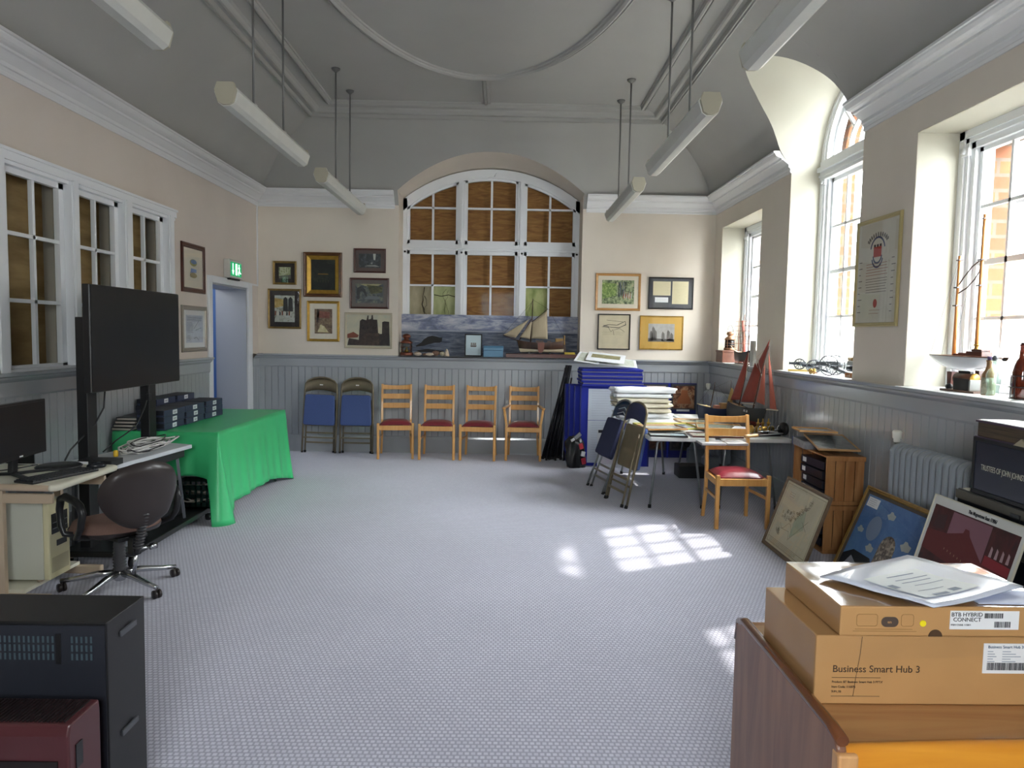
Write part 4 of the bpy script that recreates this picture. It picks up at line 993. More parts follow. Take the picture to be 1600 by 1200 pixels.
# --- left cluster on the back wall
def sc1(t, a, w_, h_):
    for i in range(4): shape(a, [(-w_+.02+i*.03, -h_*.1), (-w_+.028+i*.03, -h_*.1), (-w_+.028+i*.03, h_*.85), (-w_+.02+i*.03, h_*.85)], mat('pale_column', '#c8cbb0', .7))
    shape(a, [(-w_, -h_), (w_, -h_), (w_, -h_*.3), (-w_, -h_*.55)], mat('grey_rubble', '#6a6a5e', .7))
put(picture('small gilt-framed view with pale columns, dark mount, leftmost in the upper row', .31, .305, M_gold2, .028, mat('brown_black_mount', '#2b2420', .8), .05, art('n', ['#4e5e3c', '#a8b184', '#cfd2c4'], 30, 1), sc1), -3.05, 2.492, -2.74, 2.191)
def sc2(t, a, w_, h_):
    shape(a, [(-w_, h_*.05), (-w_*.1, h_*.2), (-w_*.1, h_*.7), (-w_, h_*.8)], art('n', ['#8c7440', '#b89a55', '#cdb980'], 26, 44))
    for x in (.0, .5): shape(a, [(w_*x-.02, -h_*.2), (w_*x+.045, -h_*.2), (w_*x+.04, h_*.75), (w_*x+.012, h_*.9), (w_*x-.015, h_*.75)], mat('dark_tower', '#3e3c38', .7))
    for i in range(7): shape(a, [(-w_+.03*i, -h_*.5), (-w_+.02+.03*i, -h_*.5), (-w_+.022+.03*i, -h_*.2-.01*(i % 3)), (-w_+.004+.03*i, -h_*.15)], mat(('russet_boat', 'white_boat', 'ink_boat')[i % 3], ('#7d4b33', '#cfc9b8', '#2b2c2e')[i % 3], .7))
put(picture('gilt-framed harbour town watercolour with twin towers and dark brown mount', .435, .52, M_gold2, .025, mat('brown_black_mount', '#2b2420', .8), .062, art('n', ['#6c6750', '#b8bcae', '#c7cdd0'], 18, 2), sc2), -3.116, 2.134, -2.683, 1.615)
def sc3(t, a, w_, h_):
    shape(a, [(-w_*.45, h_*.02), (w_*.45, h_*.02), (w_*.4, h_*.08), (-w_*.4, h_*.08)], mat('golden_lettering_band', '#8c6a2c', .7))
    for i in range(5): shape(a, [(-w_*.5+i*.035, -h_*.5), (-w_*.42+i*.035, -h_*.5), (-w_*.44+i*.035, -h_*.3-.01*(i % 2)), (-w_*.5+i*.035, -h_*.35)], mat('dim_figures', '#3b3a2c', .8))
put(picture('tall dark oil painting in a wide brown and gold frame, top of the second column', .50, .58, M_brownf, .045, None, 0, art('n', ['#101210', '#1b201b', '#353a2c'], 7, 3), sc3, liner=(M_gold, .05), glass=False, depth=.04), -2.646, 2.615, -2.146, 2.035)
def sc4(t, a, w_, h_):
    shape(a, [(-w_*.75, h_*.3), (w_*.7, h_*.25), (w_*.75, h_*.75), (-w_*.5, h_*.85)], art('n', ['#6b3c30', '#7d4a3c', '#96624e'], 26, 43))
    shape(a, [(-w_*.7, h_), (-w_*.4, h_*.9), (-w_*.6, -h_*.1), (-w_*.8, -h_*.1)], mat('dark_gable', '#40332e', .7))
    shape(a, [(-w_*.7, -h_*.9), (w_*.6, -h_*.9), (w_*.1, -h_*.4), (-w_*.3, -h_*.25)], art('n', ['#a3986c', '#c9bf8e', '#e0d8b4'], 26, 47))
put(picture('gold-framed street scene of red houses with wide ivory mount', .425, .53, M_gold, .034, M_cream3, .063, art('n', ['#3c3328', '#76604c', '#9c9070'], 26, 4), sc4, mh=.07), -2.606, 1.985, -2.179, 1.455)
def sc5(t, a, w_, h_):
    shape(a, [(w_*.3, h_), (w_*.55, h_), (w_*.5, h_*.1), (w_*.35, h_*.1)], mat('white_fall', '#b9bdb4', .7)); shape(a, [(-w_*.5, -h_*.8), (w_*.9, -h_*.85), (w_*.5, -h_*.6), (-w_*.2, -h_*.65)], mat('foam_grey', '#8f938f', .7))
    shape(a, [(w_*.1, -h_*.5), (w_*.25, -h_*.5), (w_*.25, -h_*.2), (w_*.1, -h_*.25)], mat('foam_grey', '#8f938f', .7))
M_tmount = mat('taupe_mount', '#5b4c47', .8)
put(picture('small dark etching in a mahogany frame, top of the third column', .42, .315, M_maho, .022, M_tmount, .045, art('n', ['#1c2022', '#30383c', '#5a6368'], 22, 5), sc5), -1.996, 2.677, -1.577, 2.361)
def sc6(t, a, w_, h_):
    pts = [(-w_*.9, -h_*.6), (-w_*.9, h_*.5), (-w_*.6, h_*.75), (-w_*.3, h_*.4), (-w_*.15, -h_*.3), (-w_*.3, -h_*.3), (-w_*.42, h_*.1), (-w_*.55, h_*.25), (-w_*.68, h_*.1), (-w_*.7, -h_*.6)]
    shape(a, pts, art('n', ['#1b1d20', '#2a2e32', '#3c4246'], 20, 46)); shape(a, [(-w_*.2, h_*.9), (w_*.95, h_*.7), (w_*.9, h_*.1), (w_*.1, -h_*.05)], art('n', ['#2f3320', '#4a4d30', '#7c7d50'], 26, 42)); shape(a, [(-w_*.4, -h_*.6), (w_*.8, -h_*.6), (w_*.6, -h_*.3), (-w_*.1, -h_*.25)], mat('weir_grey', '#6e7478', .7))
    shape(a, [(-w_*.7, h_*.95), (w_*.9, h_*.98), (w_*.6, h_*.8), (-w_*.3, h_*.75)], mat('lit_sky', '#a9a67c', .7))
put(picture('brown-framed picture of a stone bridge arch among trees, taupe mount', .515, .40, M_maho, .024, mat('grey_taupe_mount', '#6a625d', .8), .05, art('n', ['#2c3133', '#505a5c', '#8b8c74'], 18, 6), sc6), -2.046, 2.295, -1.533, 1.895)
def sc7(t, a, w_, h_):
    md = art('n', ['#241d1b', '#332a27', '#453934'], 16, 48)
    shape(a, [(-w_*.45, -h_*.6), (-w_*.4, h_*.6), (-w_*.3, h_*.72), (-w_*.1, h_*.65), (-w_*.05, h_*.95), (0, h_*.95), (0, h_*.7), (w_*.12, h_*.75), (w_*.14, h_*.98), (w_*.2, h_*.98), (w_*.22, h_*.7), (w_*.4, h_*.7), (w_*.45, -h_*.2), (w_*.62, -h_*.2), (w_*.63, h_*.55), (w_*.72, h_*.6), (w_*.95, h_*.58), (w_*.98, -h_*.95), (-w_*.98, -h_*.95), (-w_*.9, -h_*.5)], md)
    shape(a, [(-w_*.98, -h_*.25), (-w_*.7, -h_*.1), (-w_*.45, -h_*.3), (-w_*.5, -h_*.45), (-w_*.98, -h_*.5)], mat('rust_roofs', '#7b4634', .7), y=-.0085)
    shape(a, [(-w_*.5, -h_*.95), (-w_*.2, -h_*.2), (w_*.5, -h_*.15), (w_*.5, -h_*.95)], art('n', ['#2e2420', '#3d3029', '#544238'], 16, 45), y=-.0086)
    for x in (-.25, -.05, .2, .3): shape(a, [(w_*x, h_*.1), (w_*x+.008, h_*.1), (w_*x+.008, h_*.25), (w_*x, h_*.25)], mat('window_black', '#131112', .7), y=-.009)
put(picture('dark castle painting in a thin cream frame, bottom of the third column', .625, .47, mat('cream_frame', '#b8ad95', .5), .028, None, 0, art('n', ['#9fa79a', '#b9b59f', '#c8bfa2'], 5, 7), sc7, glass=False), -2.112, 1.843, -1.488, 1.375)
# --- right cluster
def sc8(t, a, w_, h_):
    for i in range(5): shape(a, [(w_*(.0+.1*i), -h_*.3), (w_*(.05+.1*i), -h_*.4), (w_*(.07+.1*i), h_*.9), (w_*(.02+.1*i), h_*.85)], mat(('ink_tree', 'blue_tree')[i % 2], ('#1e2630', '#3c4a66')[i % 2], .7))
    shape(a, [(-w_, -h_*.6), (-w_*.1, -h_*.3), (-w_*.1, h_*.7), (-w_, h_*.8)], art('n', ['#33502c', '#7d9a4c', '#c3d08a'], 26, 41), y=-.0079)
    for i in range(8): shape(a, [(w_*(.3+.07*i), -h_*(.5-.1*(i % 3))), (w_*(.36+.07*i), -h_*.55), (w_*(.37+.07*i), h_*.1)], mat(('brick_orange', 'white_hit')[i % 2], ('#a6552f', '#c3c7c4')[i % 2], .7), y=-.0088)
put(picture('bright woodland picture in a wide pale oak frame with ivory mount', .595, .485, M_oakf, .032, M_cream3, .055, art('n', ['#27303a', '#51613f', '#a6b487', '#c7b18b'], 24, 8), sc8), 1.175, 2.412, 1.771, 1.929)
def sc9(t, a, w_, h_):
    for (x0, z0, x1, z1, n) in ((-w_*.85, -h_*.15, -w_*.02, h_*.8, 9), (w_*.06, -h_*.72, w_*.82, h_*.82, 14), (-w_*.75, -h_*.62, -w_*.12, -h_*.28, 3)):
        s_ = shape(a, [(x0, z0), (x1, z0), (x1, z1), (x0, z1)], mat('old_letter_paper', '#d3c9a6' if n > 3 else '#dfe1de', .8) if n > 3 else M_lab, 'letter_sheet'); rndlines(s_, x0+.015, x1-.01, z0+.01, z1-.02, n, mat('faded_ink', '#8a815f', .8), n, .0012)
put(picture('black-framed pair of handwritten letters on a dark mount', .59, .417, M_blackf, .016, None, 0, mat('charcoal_mount', '#40434a', .7), sc9), 1.876, 2.375, 2.464, 1.958)
def sc10(t, a, w_, h_):
    r = random.Random(4); S_ = []
    pts = [(-w_*.7, h_*.35), (-w_*.3, h_*.45), (w_*.2, h_*.4), (w_*.7, h_*.62), (w_*.75, h_*.45), (w_*.3, h_*.25), (-w_*.2, h_*.3), (-w_*.7, h_*.35)]
    for k in range(3):
        q = [(x+r.uniform(-.008, .008), z+r.uniform(-.008, .008)) for x, z in pts]; S_ += [(*q[i], *q[i+1]) for i in range(len(q)-1)]
    S_ += [(-w_*.4, h_*.3, -w_*.2, -h_*.0), (-w_*.2, 0, -w_*.05, h_*.15), (-w_*.05, h_*.1, 0, -h_*.2), (0, h_*.12, w_*.4, h_*.2), (w_*.4, h_*.2, w_*.7, 0), (-w_*.5, h_*.7, w_*.6, h_*.6), (-w_*.8, h_*.3, -w_*.3, h_*.25)]
    lines(a, S_, M_ink, .004); rndlines(a, -w_*.8, w_*.7, -h_*.2, h_*.05, 4, mat('faded_ink', '#8a815f', .8), 2)
put(picture('black-framed ink sketch on buff paper above the leaflet pile', .43, .47, M_blackf, .015, None, 0, mat('buff_paper', '#cdc2a4', .8, var=.05), sc10), 1.214, 1.885, 1.651, 1.412)
def sc11(t, a, w_, h_):
    mg_ = mat('engraving_grey', '#6b6762', .8)
    for x, z in ((-.8, .0), (-.65, .45), (-.5, .1), (.1, -.1), (.5, .1), (.75, -.2)): shape(a, [(w_*x-.015, -h_*.9), (w_*x+.03, -h_*.9), (w_*x+.025, h_*z), (w_*x, h_*(z+.25)), (w_*x-.012, h_*z)], mg_)
    shape(a, [(-w_, -h_), (w_, -h_), (w_, -h_*.7), (-w_, -h_*.6)], mg_)
put(picture('small grey engraving on a broad gold mount in a gilt frame', .575, .445, M_gold, .014, mat('gold_mount', '#c29a44', .6), .10, mat('engraving_paper', '#a5a39e', .8, var=.08, scale=20), sc11, mh=.09), 1.773, 1.87, 2.347, 1.424)
# --- left wall
def sc12(t, a, w_, h_):
    ov = lambda cx, cz, rx, rz: [(cx+rx*math.cos(2*PI*k/24), cz+rz*math.sin(2*PI*k/24)) for k in range(24)]
    shape(a, ov(0, h_*.45, w_*.6, h_*.28), mat('ochre_vignette', '#a8a26a', .7)); shape(a, ov(w_*.05, h_*.52, w_*.5, h_*.18), mat('blue_vignette', '#7f95b8', .7), y=-.0086)
    shape(a, [(-w_*.5, -h_*.35), (w_*.5, -h_*.3), (w_*.5, -h_*.05), (-w_*.4, 0)], mat('blue_wash', '#8298c4', .7)); shape(a, ov(0, -h_*.55, w_*.6, h_*.2), mat('sepia_vignette', '#b0a27c', .7))
    rndlines(a, -w_*.6, w_*.5, -h_*.75, -h_*.3, 5, M_ink, 5, .002)
p12 = picture('brown-framed print with two oval sketches on the left wall, above the other', .55, .50, M_maho, .05, M_cream3, .085, mat('sketch_paper', '#d8d2c0', .8), sc12, mh=.07); p12.rotation_euler = (0, 0, PI/2); p12.location = (XL+.003, 7.45, 2.215)
def sc13(t, a, w_, h_):
    mb = mat('navy_print', '#3a4668', .7); rndlines(a, -w_*.9, w_*.9, h_*.55, h_*.9, 5, mb, 7, .003, ragged=.1); rndlines(a, -w_*.9, -w_*.1, -h_*.3, h_*.5, 8, mb, 8, .0025); rndlines(a, -w_*.9, -w_*.5, -h_*.9, -h_*.45, 5, mb, 9, .0025)
    lines(a, [(-w_*.1, 0, w_*.5, h_*.6), (-w_*.1, -h_*.7, w_*.2, -h_*.6), (w_*.2, -h_*.6, w_*.5, -h_*.85), (w_*.1, -h_*.1, w_*.8, h_*.1)], mb, .004)
p13 = picture('silver-framed blue map print on the left wall beside the door', .59, .475, M_silver, .045, mat('white_mount', '#dfe2e2', .8), .05, mat('map_paper', '#b9c2d0', .8, var=.06, scale=12), sc13, mh=.05); p13.rotation_euler = (0, 0, PI/2); p13.location = (XL+.003, 7.46, 1.592)
# --- charter on the right wall between the windows
def sc14(t, a, w_, h_):
    mr_ = mat('arms_red', '#a8362c', .7); mk = M_ink
    shape(a, [(-.055, h_*.30), (.055, h_*.30), (.055, h_*.50), (-.055, h_*.50)], mr_, 'coat_of_arms'); 
    for x in (-.04, 0, .04): shape(a, [(x-.013, h_*.50), (x+.013, h_*.50), (x+.013, h_*.55), (x-.013, h_*.55)], mk)
    arcseg = lambda r, a0, a1, n, cz: [(r*math.cos(a0+(a1-a0)*i/n), cz+r*math.sin(a0+(a1-a0)*i/n), r*math.cos(a0+(a1-a0)*(i+1)/n), cz+r*math.sin(a0+(a1-a0)*(i+1)/n)) for i in range(n)]
    lines(a, arcseg(.10, .2, PI-.2, 10, h_*.42)+arcseg(.075, PI+.2, 2*PI-.2, 8, h_*.30)+arcseg(.06, PI+.1, 2*PI-.1, 8, h_*.34), mat('navy_print', '#3a4668', .7), .014)
    for k, (r, cz) in enumerate(((.16, .52), (.14, .46))):
        for i in range(11):
            an = math.radians(150-120*i/10); x, z = r*math.cos(an), h_*.42+r*math.sin(an)*.6+.03; shape(a, [(x-.007, z-.010), (x+.007, z-.010), (x+.007, z+.010), (x-.007, z+.010)], mat('engraving_grey', '#6b6762', .8))
    rndlines(a, -w_*.55, w_*.55, -h_*.08, h_*.2, 5, mat('red_script', '#9b6a5e', .8), 3, .004, ragged=.08); rndlines(a, -w_*.55, w_*.55, -h_*.42, -h_*.1, 6, mat('dark_script', '#6c6662', .8), 4, .004, ragged=.1)
    shape(a, [(.028*math.cos(2*PI*k/16), -h_*.62+.032*math.sin(2*PI*k/16)) for k in range(16)], mat('wax_red', '#a3222a', .5), 'wax_seal')
    for s_ in (-1, 1): rndlines(a, s_*w_*.82-.03, s_*w_*.82+.03, -h_*.85, h_*.3, 9, mat('engraving_grey', '#6b6762', .8), 11+s_, .006, ragged=.6)
    rndlines(a, -w_*.3, w_*.3, -h_*.85, -h_*.72, 2, mat('red_script', '#9b6a5e', .8), 30, .003)
p14 = picture('tall framed charter with red coat of arms and wax seal between the windows', .62, .80, mat('pale_gilt', '#b9ab7c', .4, metal=.4), .03, None, 0, mat('vellum', '#cbc7b8', .7, var=.04, scale=4), sc14); p14.rotation_euler = (0, 0, -PI/2); p14.location = (XR-.003, 5.25, 2.10)
# ================================================================ pendant strip lights
M_lampb = mat('lamp_channel_white', '#bdbdb8', .45); M_diff = mat('prismatic_diffuser', '#c6c7c0', .35, var=.02, scale=10, spec=.4); M_rod = mat('grey_rod', '#6f6f6d', .4, metal=.3)
def strip_light(label, x, y0, y1, rods):
    t = thing('strip_light', label, 'ceiling light', (x, (y0+y1)/2, 3.0), 0, 'suspended strip lights'); h = (y1-y0)/2
    b = MB(); b.prism([(-.035, .075), (.035, .075), (.05, .045), (-.05, .045)], 'Y', -h+.02, h-.02); b.build('channel', M_lampb, t, bevel=.002)
    b = MB(); b.prism([(-.062, .055), (.062, .055), (.075, .03), (.052, -.035), (.025, -.055), (-.025, -.055), (-.052, -.035), (-.075, .03)], 'Y', -h+.025, h-.025); b.build('diffuser', M_diff, t, bevel=.003)
    for s in (-1, 1): b = MB(); b.prism([(-.05, .082), (.05, .082), (.066, .035), (.046, -.035), (.02, -.05), (-.02, -.05), (-.046, -.035), (-.066, .035)], 'Y', *sorted((s*h, s*(h-.028)))); b.build('end_cap', mat('yellowed_end_cap', '#a9a491', .5), t, bevel=.002)
    for yy in rods:
        b = MB(); b.tube([(0, yy, .075), (0, yy, 1.165)], .008, 8); r_ = b.build('suspension_rod', M_rod, t)
        b = MB(); b.lathe([(.01, 1.13), (.02, 1.14), (.04, 1.155), (.045, 1.169)], (0, yy, 0), 14); b.build('ceiling_rose', M_rod, r_)
        b = MB(); b.box(-.02, yy-.02, .075, .02, yy+.02, .10); b.build('rod_bracket', M_lampb, r_)
    return t
LP = [(-1.71, 6.62, 8.42, 'far'), (-1.71, 4.40, 6.02, 'middle'), (-1.71, 1.95, 3.60, 'near'), (1.225, 6.75, 8.55, 'far'), (1.225, 4.40, 6.10, 'middle'), (1.225, 2.0, 3.70, 'near')]
for x, y0, y1, w_ in LP:
    strip_light('%s suspended white strip light of the %s-hand row' % (w_, 'left' if x < 0 else 'right'), x, y0, y1, (-.32, .32))
# ================================================================ things on the deep ledge of the back window
LZ = 1.289
sp = thing('seascape_panel', 'long printed seascape board standing across the foot of the back window', 'panel', (-.214, 9.715, LZ))
MB().box(-1.205, 0, 0, 1.205, .012, .555).build('board', mat('board_edge', '#8d8f94', .7), sp)
def band_(x0, z0, x1, z1, m_, nm, y=-.001): return MB().box(x0, y, z0, x1, y+.0008, z1).build(nm, m_, sp)
band_(-1.205, .345, 1.205, .555, art('n', ['#5f6577', '#79809a', '#a9acb8', '#c0bfc4'], 4.5, 3, .17, (1, 1, 3)), 'printed_sky')
band_(-1.205, .325, 1.205, .345, mat('horizon_glow', '#9b9fac', .7), 'printed_horizon'); 
band_(-1.205, 0, 1.205, .325, art('n', ['#2f3848', '#4c5568', '#6d7482', '#9397a0'], 9, 5, .2, (.5, 1, 4)), 'printed_sea')
rock = [(-1.0, .13), (-.93, .17), (-.90, .21), (-.84, .25), (-.78, .265), (-.72, .255), (-.68, .24), (-.645, .245), (-.65, .19), (-.68, .17), (-.75, .17), (-.82, .15), (-.90, .125), (-1.0, .11)]
MB().prism(rock, 'Y', -.0026, -.0012).build('printed_rock', mat('rock_print', '#22201f', .7), sp)
MB().prism([(-1.0, .06), (-.85, .085), (-.7, .07), (-.6, .06), (-.66, .045), (-.95, .04)], 'Y', -.0026, -.0012).build('printed_rock', mat('rock_print', '#22201f', .7), sp)

M_copper = mat('copper', '#7d4a38', .4, metal=.6, var=.15, scale=20); M_brass = mat('brass', '#b08d45', .3, metal=.85, var=.1, scale=20)
M_cglass = thin_glass('lantern_glass', (.8, .85, .8), refl=.6, rough=.05)
def lantern(t, s=1., cop=None, gl=None):
    cop = cop or M_copper
    MB().lathe([(.085*s, 0), (.088*s, .01*s), (.088*s, .035*s), (.078*s, .04*s)], (0, 0, 0), 20).build('base', cop, t)
    MB().lathe([(.068*s, .04*s), (.074*s, .09*s), (.074*s, .13*s), (.06*s, .165*s)], (0, 0, 0), 20).build('glass_globe', gl or M_cglass, t)
    MB().lathe([(0, .04*s), (.03*s, .045*s), (.03*s, .07*s), (.012*s, .08*s), (.012*s, .11*s), (0, .115*s)], (0, 0, 0), 12).build('burner', M_brass, t)
    for k in range(4):
        a = PI/4+PI/2*k; MB().tube([(.082*s*math.cos(a), .082*s*math.sin(a), .03*s), (.08*s*math.cos(a), .08*s*math.sin(a), .15*s), (.05*s*math.cos(a), .05*s*math.sin(a), .19*s)], .004*s, 6).build('guard_rod', cop, t)
    for z in (.07, .11): MB().tube([(.08*s*math.cos(2*PI*k/20), .08*s*math.sin(2*PI*k/20), z*s) for k in range(20)], .0025*s, 5, closed=True).build('guard_ring', cop, t)
    MB().lathe([(.082*s, .16*s), (.084*s, .17*s), (.06*s, .195*s), (.035*s, .21*s), (.032*s, .225*s), (.05*s, .235*s), (.055*s, .255*s), (.045*s, .275*s), (.02*s, .285*s), (0, .288*s)], (0, 0, 0), 20).build('hood', cop, t)
lt = thing('ship_lantern', 'copper and glass ship lantern at the left end of the back window ledge', 'lantern', (-1.315, 9.50, LZ)); lantern(lt)
tag(MB().tube([(-1.405, 9.44, LZ), (-1.403, 9.44, LZ+.18)], .004, 6).build('metal_rod', M_blk), 'thin dark rod standing against the ledge end behind the copper lantern', 'rod')
def stone(label, x, y, r, sq, m_, seed, cat='shell', nm='seashell', grp=None):
    rnd = random.Random(seed); t = MB(); n, k = 12, 8; rows = []
    ph = [rnd.uniform(0, 6) for _ in range(4)]
    for i in range(k+1):
        tt = PI*i/k-PI/2; row = []
        for j in range(n):
            a = 2*PI*j/n; q = 1+.18*math.sin(2*a+ph[0])+.12*math.sin(5*a+ph[1]+3*tt); row.append((r*sq[0]*q*math.cos(tt)*math.cos(a), r*sq[1]*q*math.cos(tt)*math.sin(a), r*sq[2]*(1+math.sin(tt))*(1+.12*math.sin(3*a+ph[2]))))
        rows.append(row)
    t.grid(rows, True, True); return tag(t.build(nm, m_, loc=(x, y, LZ)), label, cat, grp)
M_sh = mat('pale_shell', '#cbb9a4', .6, var=.2, scale=40); M_sh2 = mat('brown_shell', '#7a5d4c', .6, var=.3, scale=50); M_coral = mat('cream_coral', '#b7ad93', .7, var=.2, scale=40)
stone('pinkish white shell just right of the copper lantern on the ledge', -1.165, 9.49, .045, (1.1, .9, .5), M_sh, 1)
stone('small mottled shell second from the copper lantern on the ledge', -1.07, 9.48, .035, (1, .8, .45), M_sh2, 2)
stone('cream spiral shell, middle of the row on the ledge', -1.005, 9.47, .042, (1.2, .7, .45), M_sh, 3)
stone('brown conch in the row of shells on the ledge', -.925, 9.50, .045, (1, .9, .7), M_sh2, 4)
stone('grey-green shell left of the tall white one on the ledge', -.835, 9.50, .045, (1, .9, .55), M_coral, 5)
cn = MB(); cn.lathe([(.03, 0), (.034, .02), (.024, .05), (.014, .08), (0, .098)], (0, 0, 0), 10); tag(cn.build('seashell', M_sh, loc=(-.775, 9.47, LZ)), 'tall pointed white shell at the right end of the shell row', 'shell')

def sc_ship(t, a, w_, h_):
    shape(a, [(-w_*.4, -h_*.05), (w_*.45, -h_*.05), (w_*.35, -h_*.17), (-w_*.35, -h_*.17)], mat('ship_print', '#5c4b46', .7))
    for x in (-.25, .02, .25): shape(a, [(w_*x-.012, -h_*.03), (w_*x+.014, -h_*.03), (w_*x+.01, h_*.25), (w_*x-.008, h_*.25)], mat('sail_print', '#8e8a86', .7))
    rndlines(a, -w_*.9, w_*.9, -h_*.85, -h_*.3, 5, mat('sea_line_blue', '#7f9dac', .7), 1, .002)
ps = picture('small black-framed ship picture propped on the ledge before the seascape', .232, .30, M_blackf, .015, None, 0, mat('pale_sea_print', '#c4d6dc', .7), sc_ship, name='framed_picture'); ps.location = (-.425, 9.535, LZ+.148); ps.rotation_euler = (math.radians(-8), 0, 0)
bxb = thing('blue_tin_box', 'light blue domed tin box on the ledge left of the model ship', 'box', (-.155, 9.50, LZ))
M_ltb = mat('light_blue_tin', '#54809e', .4); MB().box(-.13, -.07, 0, .13, .07, .085).build('box_body', M_ltb, bxb, bevel=.004)
b = MB(); b.prism([(-.072, .086), (.072, .086), (.070, .12), (.045, .145), (-.045, .145), (-.070, .12)], 'X', -.133, .133); b.build('lid', M_ltb, bxb, bevel=.004)
M_mah = wood('dark_mahogany', '#3e1c14', '#5a2a1c', .35, 'X')
pk = MB().box(.01, 9.41, LZ, .96, 9.60, LZ+.048).build('wooden_plinth', M_mah, bevel=.004); tag(pk, 'long low mahogany plinth on the right part of the window ledge', 'plinth')
tag(MB().box(.79, 9.42, LZ+.049, .93, 9.46, LZ+.078).build('yellow_block', mat('mustard_paint', '#b39a2e', .5), bevel=.004), 'small mustard yellow block on the right end of the mahogany plinth', 'block')

# sailing model: hull drawn by stations
def hull(L_, B_, H_, m_top, m_bot, par, split=.45, bowrake=.06, sheer=.03, fine=1.6, keel=.0, name='hull'):
    """bow at -X, stern +X, keel bottom z=0, deck z=H_"""
    def sec(u):   # u 0 bow .. 1 stern
        wdt = B_/2*(min(1, (u/.45))**(1/fine))*(1-.25*max(0, (u-.6)/.4)**2)
        return wdt, H_+sheer*((2*u-1)**2)
    n, k = 20, 8; top_, bot_ = MB(), MB(); rowsT, rowsB = [], []
    for i in range(n+1):
        u = i/n; w_, d = sec(max(u, .002)); ring = []
        for j in range(-k, k+1):
            s_ = abs(j)/k; yy = w_*math.sin(s_*PI/2)**.8*(1 if j >= 0 else -1); zz = d*(1-math.cos(s_*PI/2)**1.0*1.0) if True else 0
            zz = d*s_**1.7+keel
            x = -L_/2+L_*u + bowrake*(1-s_)*(1-u)**3*1.0
            ring.append((x, yy, zz))
        rowsB.append(ring)
    cut = int(k*split)
    tb_ = MB(); tb_.grid([r[:k-cut+1] for r in rowsB], True); tb_.grid([r[k+cut:] for r in rowsB], True)
    e = rowsB[-1]; tb_.f([tb_.v(p) for p in e]); h_ = tb_.build(name, m_top, par)
    bb_ = MB(); bb_.grid([r[k-cut:k+cut+1] for r in rowsB], True); bb_.build(name+'_bottom', m_bot, par)
    dk_ = MB(); dk_.grid([[(r[0][0], r[0][1]*.98, r[0][2]-.006), (r[0][0], 0, r[0][2]-.002), (r[0][0], -r[0][1]*.98, r[0][2]-.006)] for r in rowsB], False)
    return dk_, rowsB
def sail(par, pts, m_, y=0., bulge=.02, name='sail', n=8):
    """four-cornered (or three) sail in the XZ plane"""
    P = [Vector((p[0], y, p[1])) for p in pts]
    if len(P) == 3: P.append(P[2])
    rows = []
    for i in range(n+1):
        u = i/n; a_, b_ = P[0].lerp(P[3], u), P[1].lerp(P[2], u)
        rows.append([tuple(a_.lerp(b_, j/n)+Vector((0, bulge*math.sin(PI*u)*math.sin(PI*j/n), 0))) for j in range(n+1)])
    b = MB(); b.grid(rows, True); return b.build(name, m_, par, solid=.002)
M_spar = wood('dark_spar', '#2e1c12', '#4a3020', .4, 'Z'); M_sailc = mat('cream_sailcloth', '#a89a80', .85, var=.05, scale=30, stretch=(3, 1, .3)); M_rope = mat('dark_cord', '#3a2c22', .8)
sb = thing('model_sailing_ship', 'model sailing barge with cream sails and leeboard on the mahogany plinth', 'model ship', (.47, 9.50, LZ+.048))
b = MB(); 
dkm, _r = hull(.62, .15, .13, M_spar, mat('ivory_hull', '#cfc3a6', .5), sb, .52, .05, .035); dkm.build('deck', mat('green_brown_deck', '#5e6045', .6), sb)
for o in sb.children: o.location.z += .02
b = MB()
for x in (-.15, .13): b.box(x-.012, -.03, -.0, x+.012, .03, .03)
b.build('cradle', M_blk, sb)
b = MB(); b.prism([(-.04, .155), (.05, .155), (.045, .06), (.02, .02), (-.02, .02), (-.035, .06)], 'Y', -.085, -.078); b.build('leeboard', wood('reddish_board', '#4c2317', '#6b3825', .5, 'Z'), sb)
b = MB(); b.prism([(.30, .03), (.345, .03), (.335, .16), (.315, .19), (.30, .16)], 'Y', -.006, .006); b.build('rudder', M_spar, sb)
b = MB(); b.box(.20, -.045, .15, .30, .045, .21); b.box(.31, -.05, .13, .325, .05, .25); b.build('stern_gallery', mat('ochre_carving', '#8f6d34', .5), sb, bevel=.004)
b = MB(); b.box(-.06, -.03, .15, .04, .03, .18); b.box(.09, -.025, .155, .14, .025, .175); b.build('deck_hatches', M_spar, sb)
b = MB(); b.tube([(-.135, 0, .13), (-.115, 0, .45), (-.11, 0, .735)], [.008, .007, .004], 8); b.build('mast', M_spar, sb)
b = MB(); b.tube([(-.11, -.01, .43), (.09, -.01, .60)], .005, 6); b.build('gaff_spar', M_spar, sb)
b = MB(); b.tube([(-.30, 0, .17), (-.50, 0, .245)], .006, 6); b.tube([(-.28, 0, .18), (-.12, -.005, .47)], .006, 6); b.build('bowsprit', M_spar, sb)
sail(sb, [(-.125, .205), (.095, .20), (.08, .575), (-.115, .42)], M_sailc, -.012, -.02, 'mainsail'); sail(sb, [(-.275, .22), (-.14, .195), (-.12, .42), (-.13, .43)], M_sailc, -.01, -.012, 'foresail'); sail(sb, [(-.50, .245), (-.33, .21), (-.15, .46), (-.14, .47)], M_sailc, 0, -.012, 'jib')
b = MB()
for p, q in (((-.11, .72), (-.28, .18)), ((-.11, .72), (-.19, .53)), ((-.19, .53), (-.15, .47)), ((.10, .60), (.31, .23)), ((-.11, .72), (.09, .60)), ((-.11, .70), (-.5, .25))): b.tube([(p[0], 0, p[1]), (q[0], 0, q[1])], .0014, 4)
b.build('rigging', M_rope, sb)
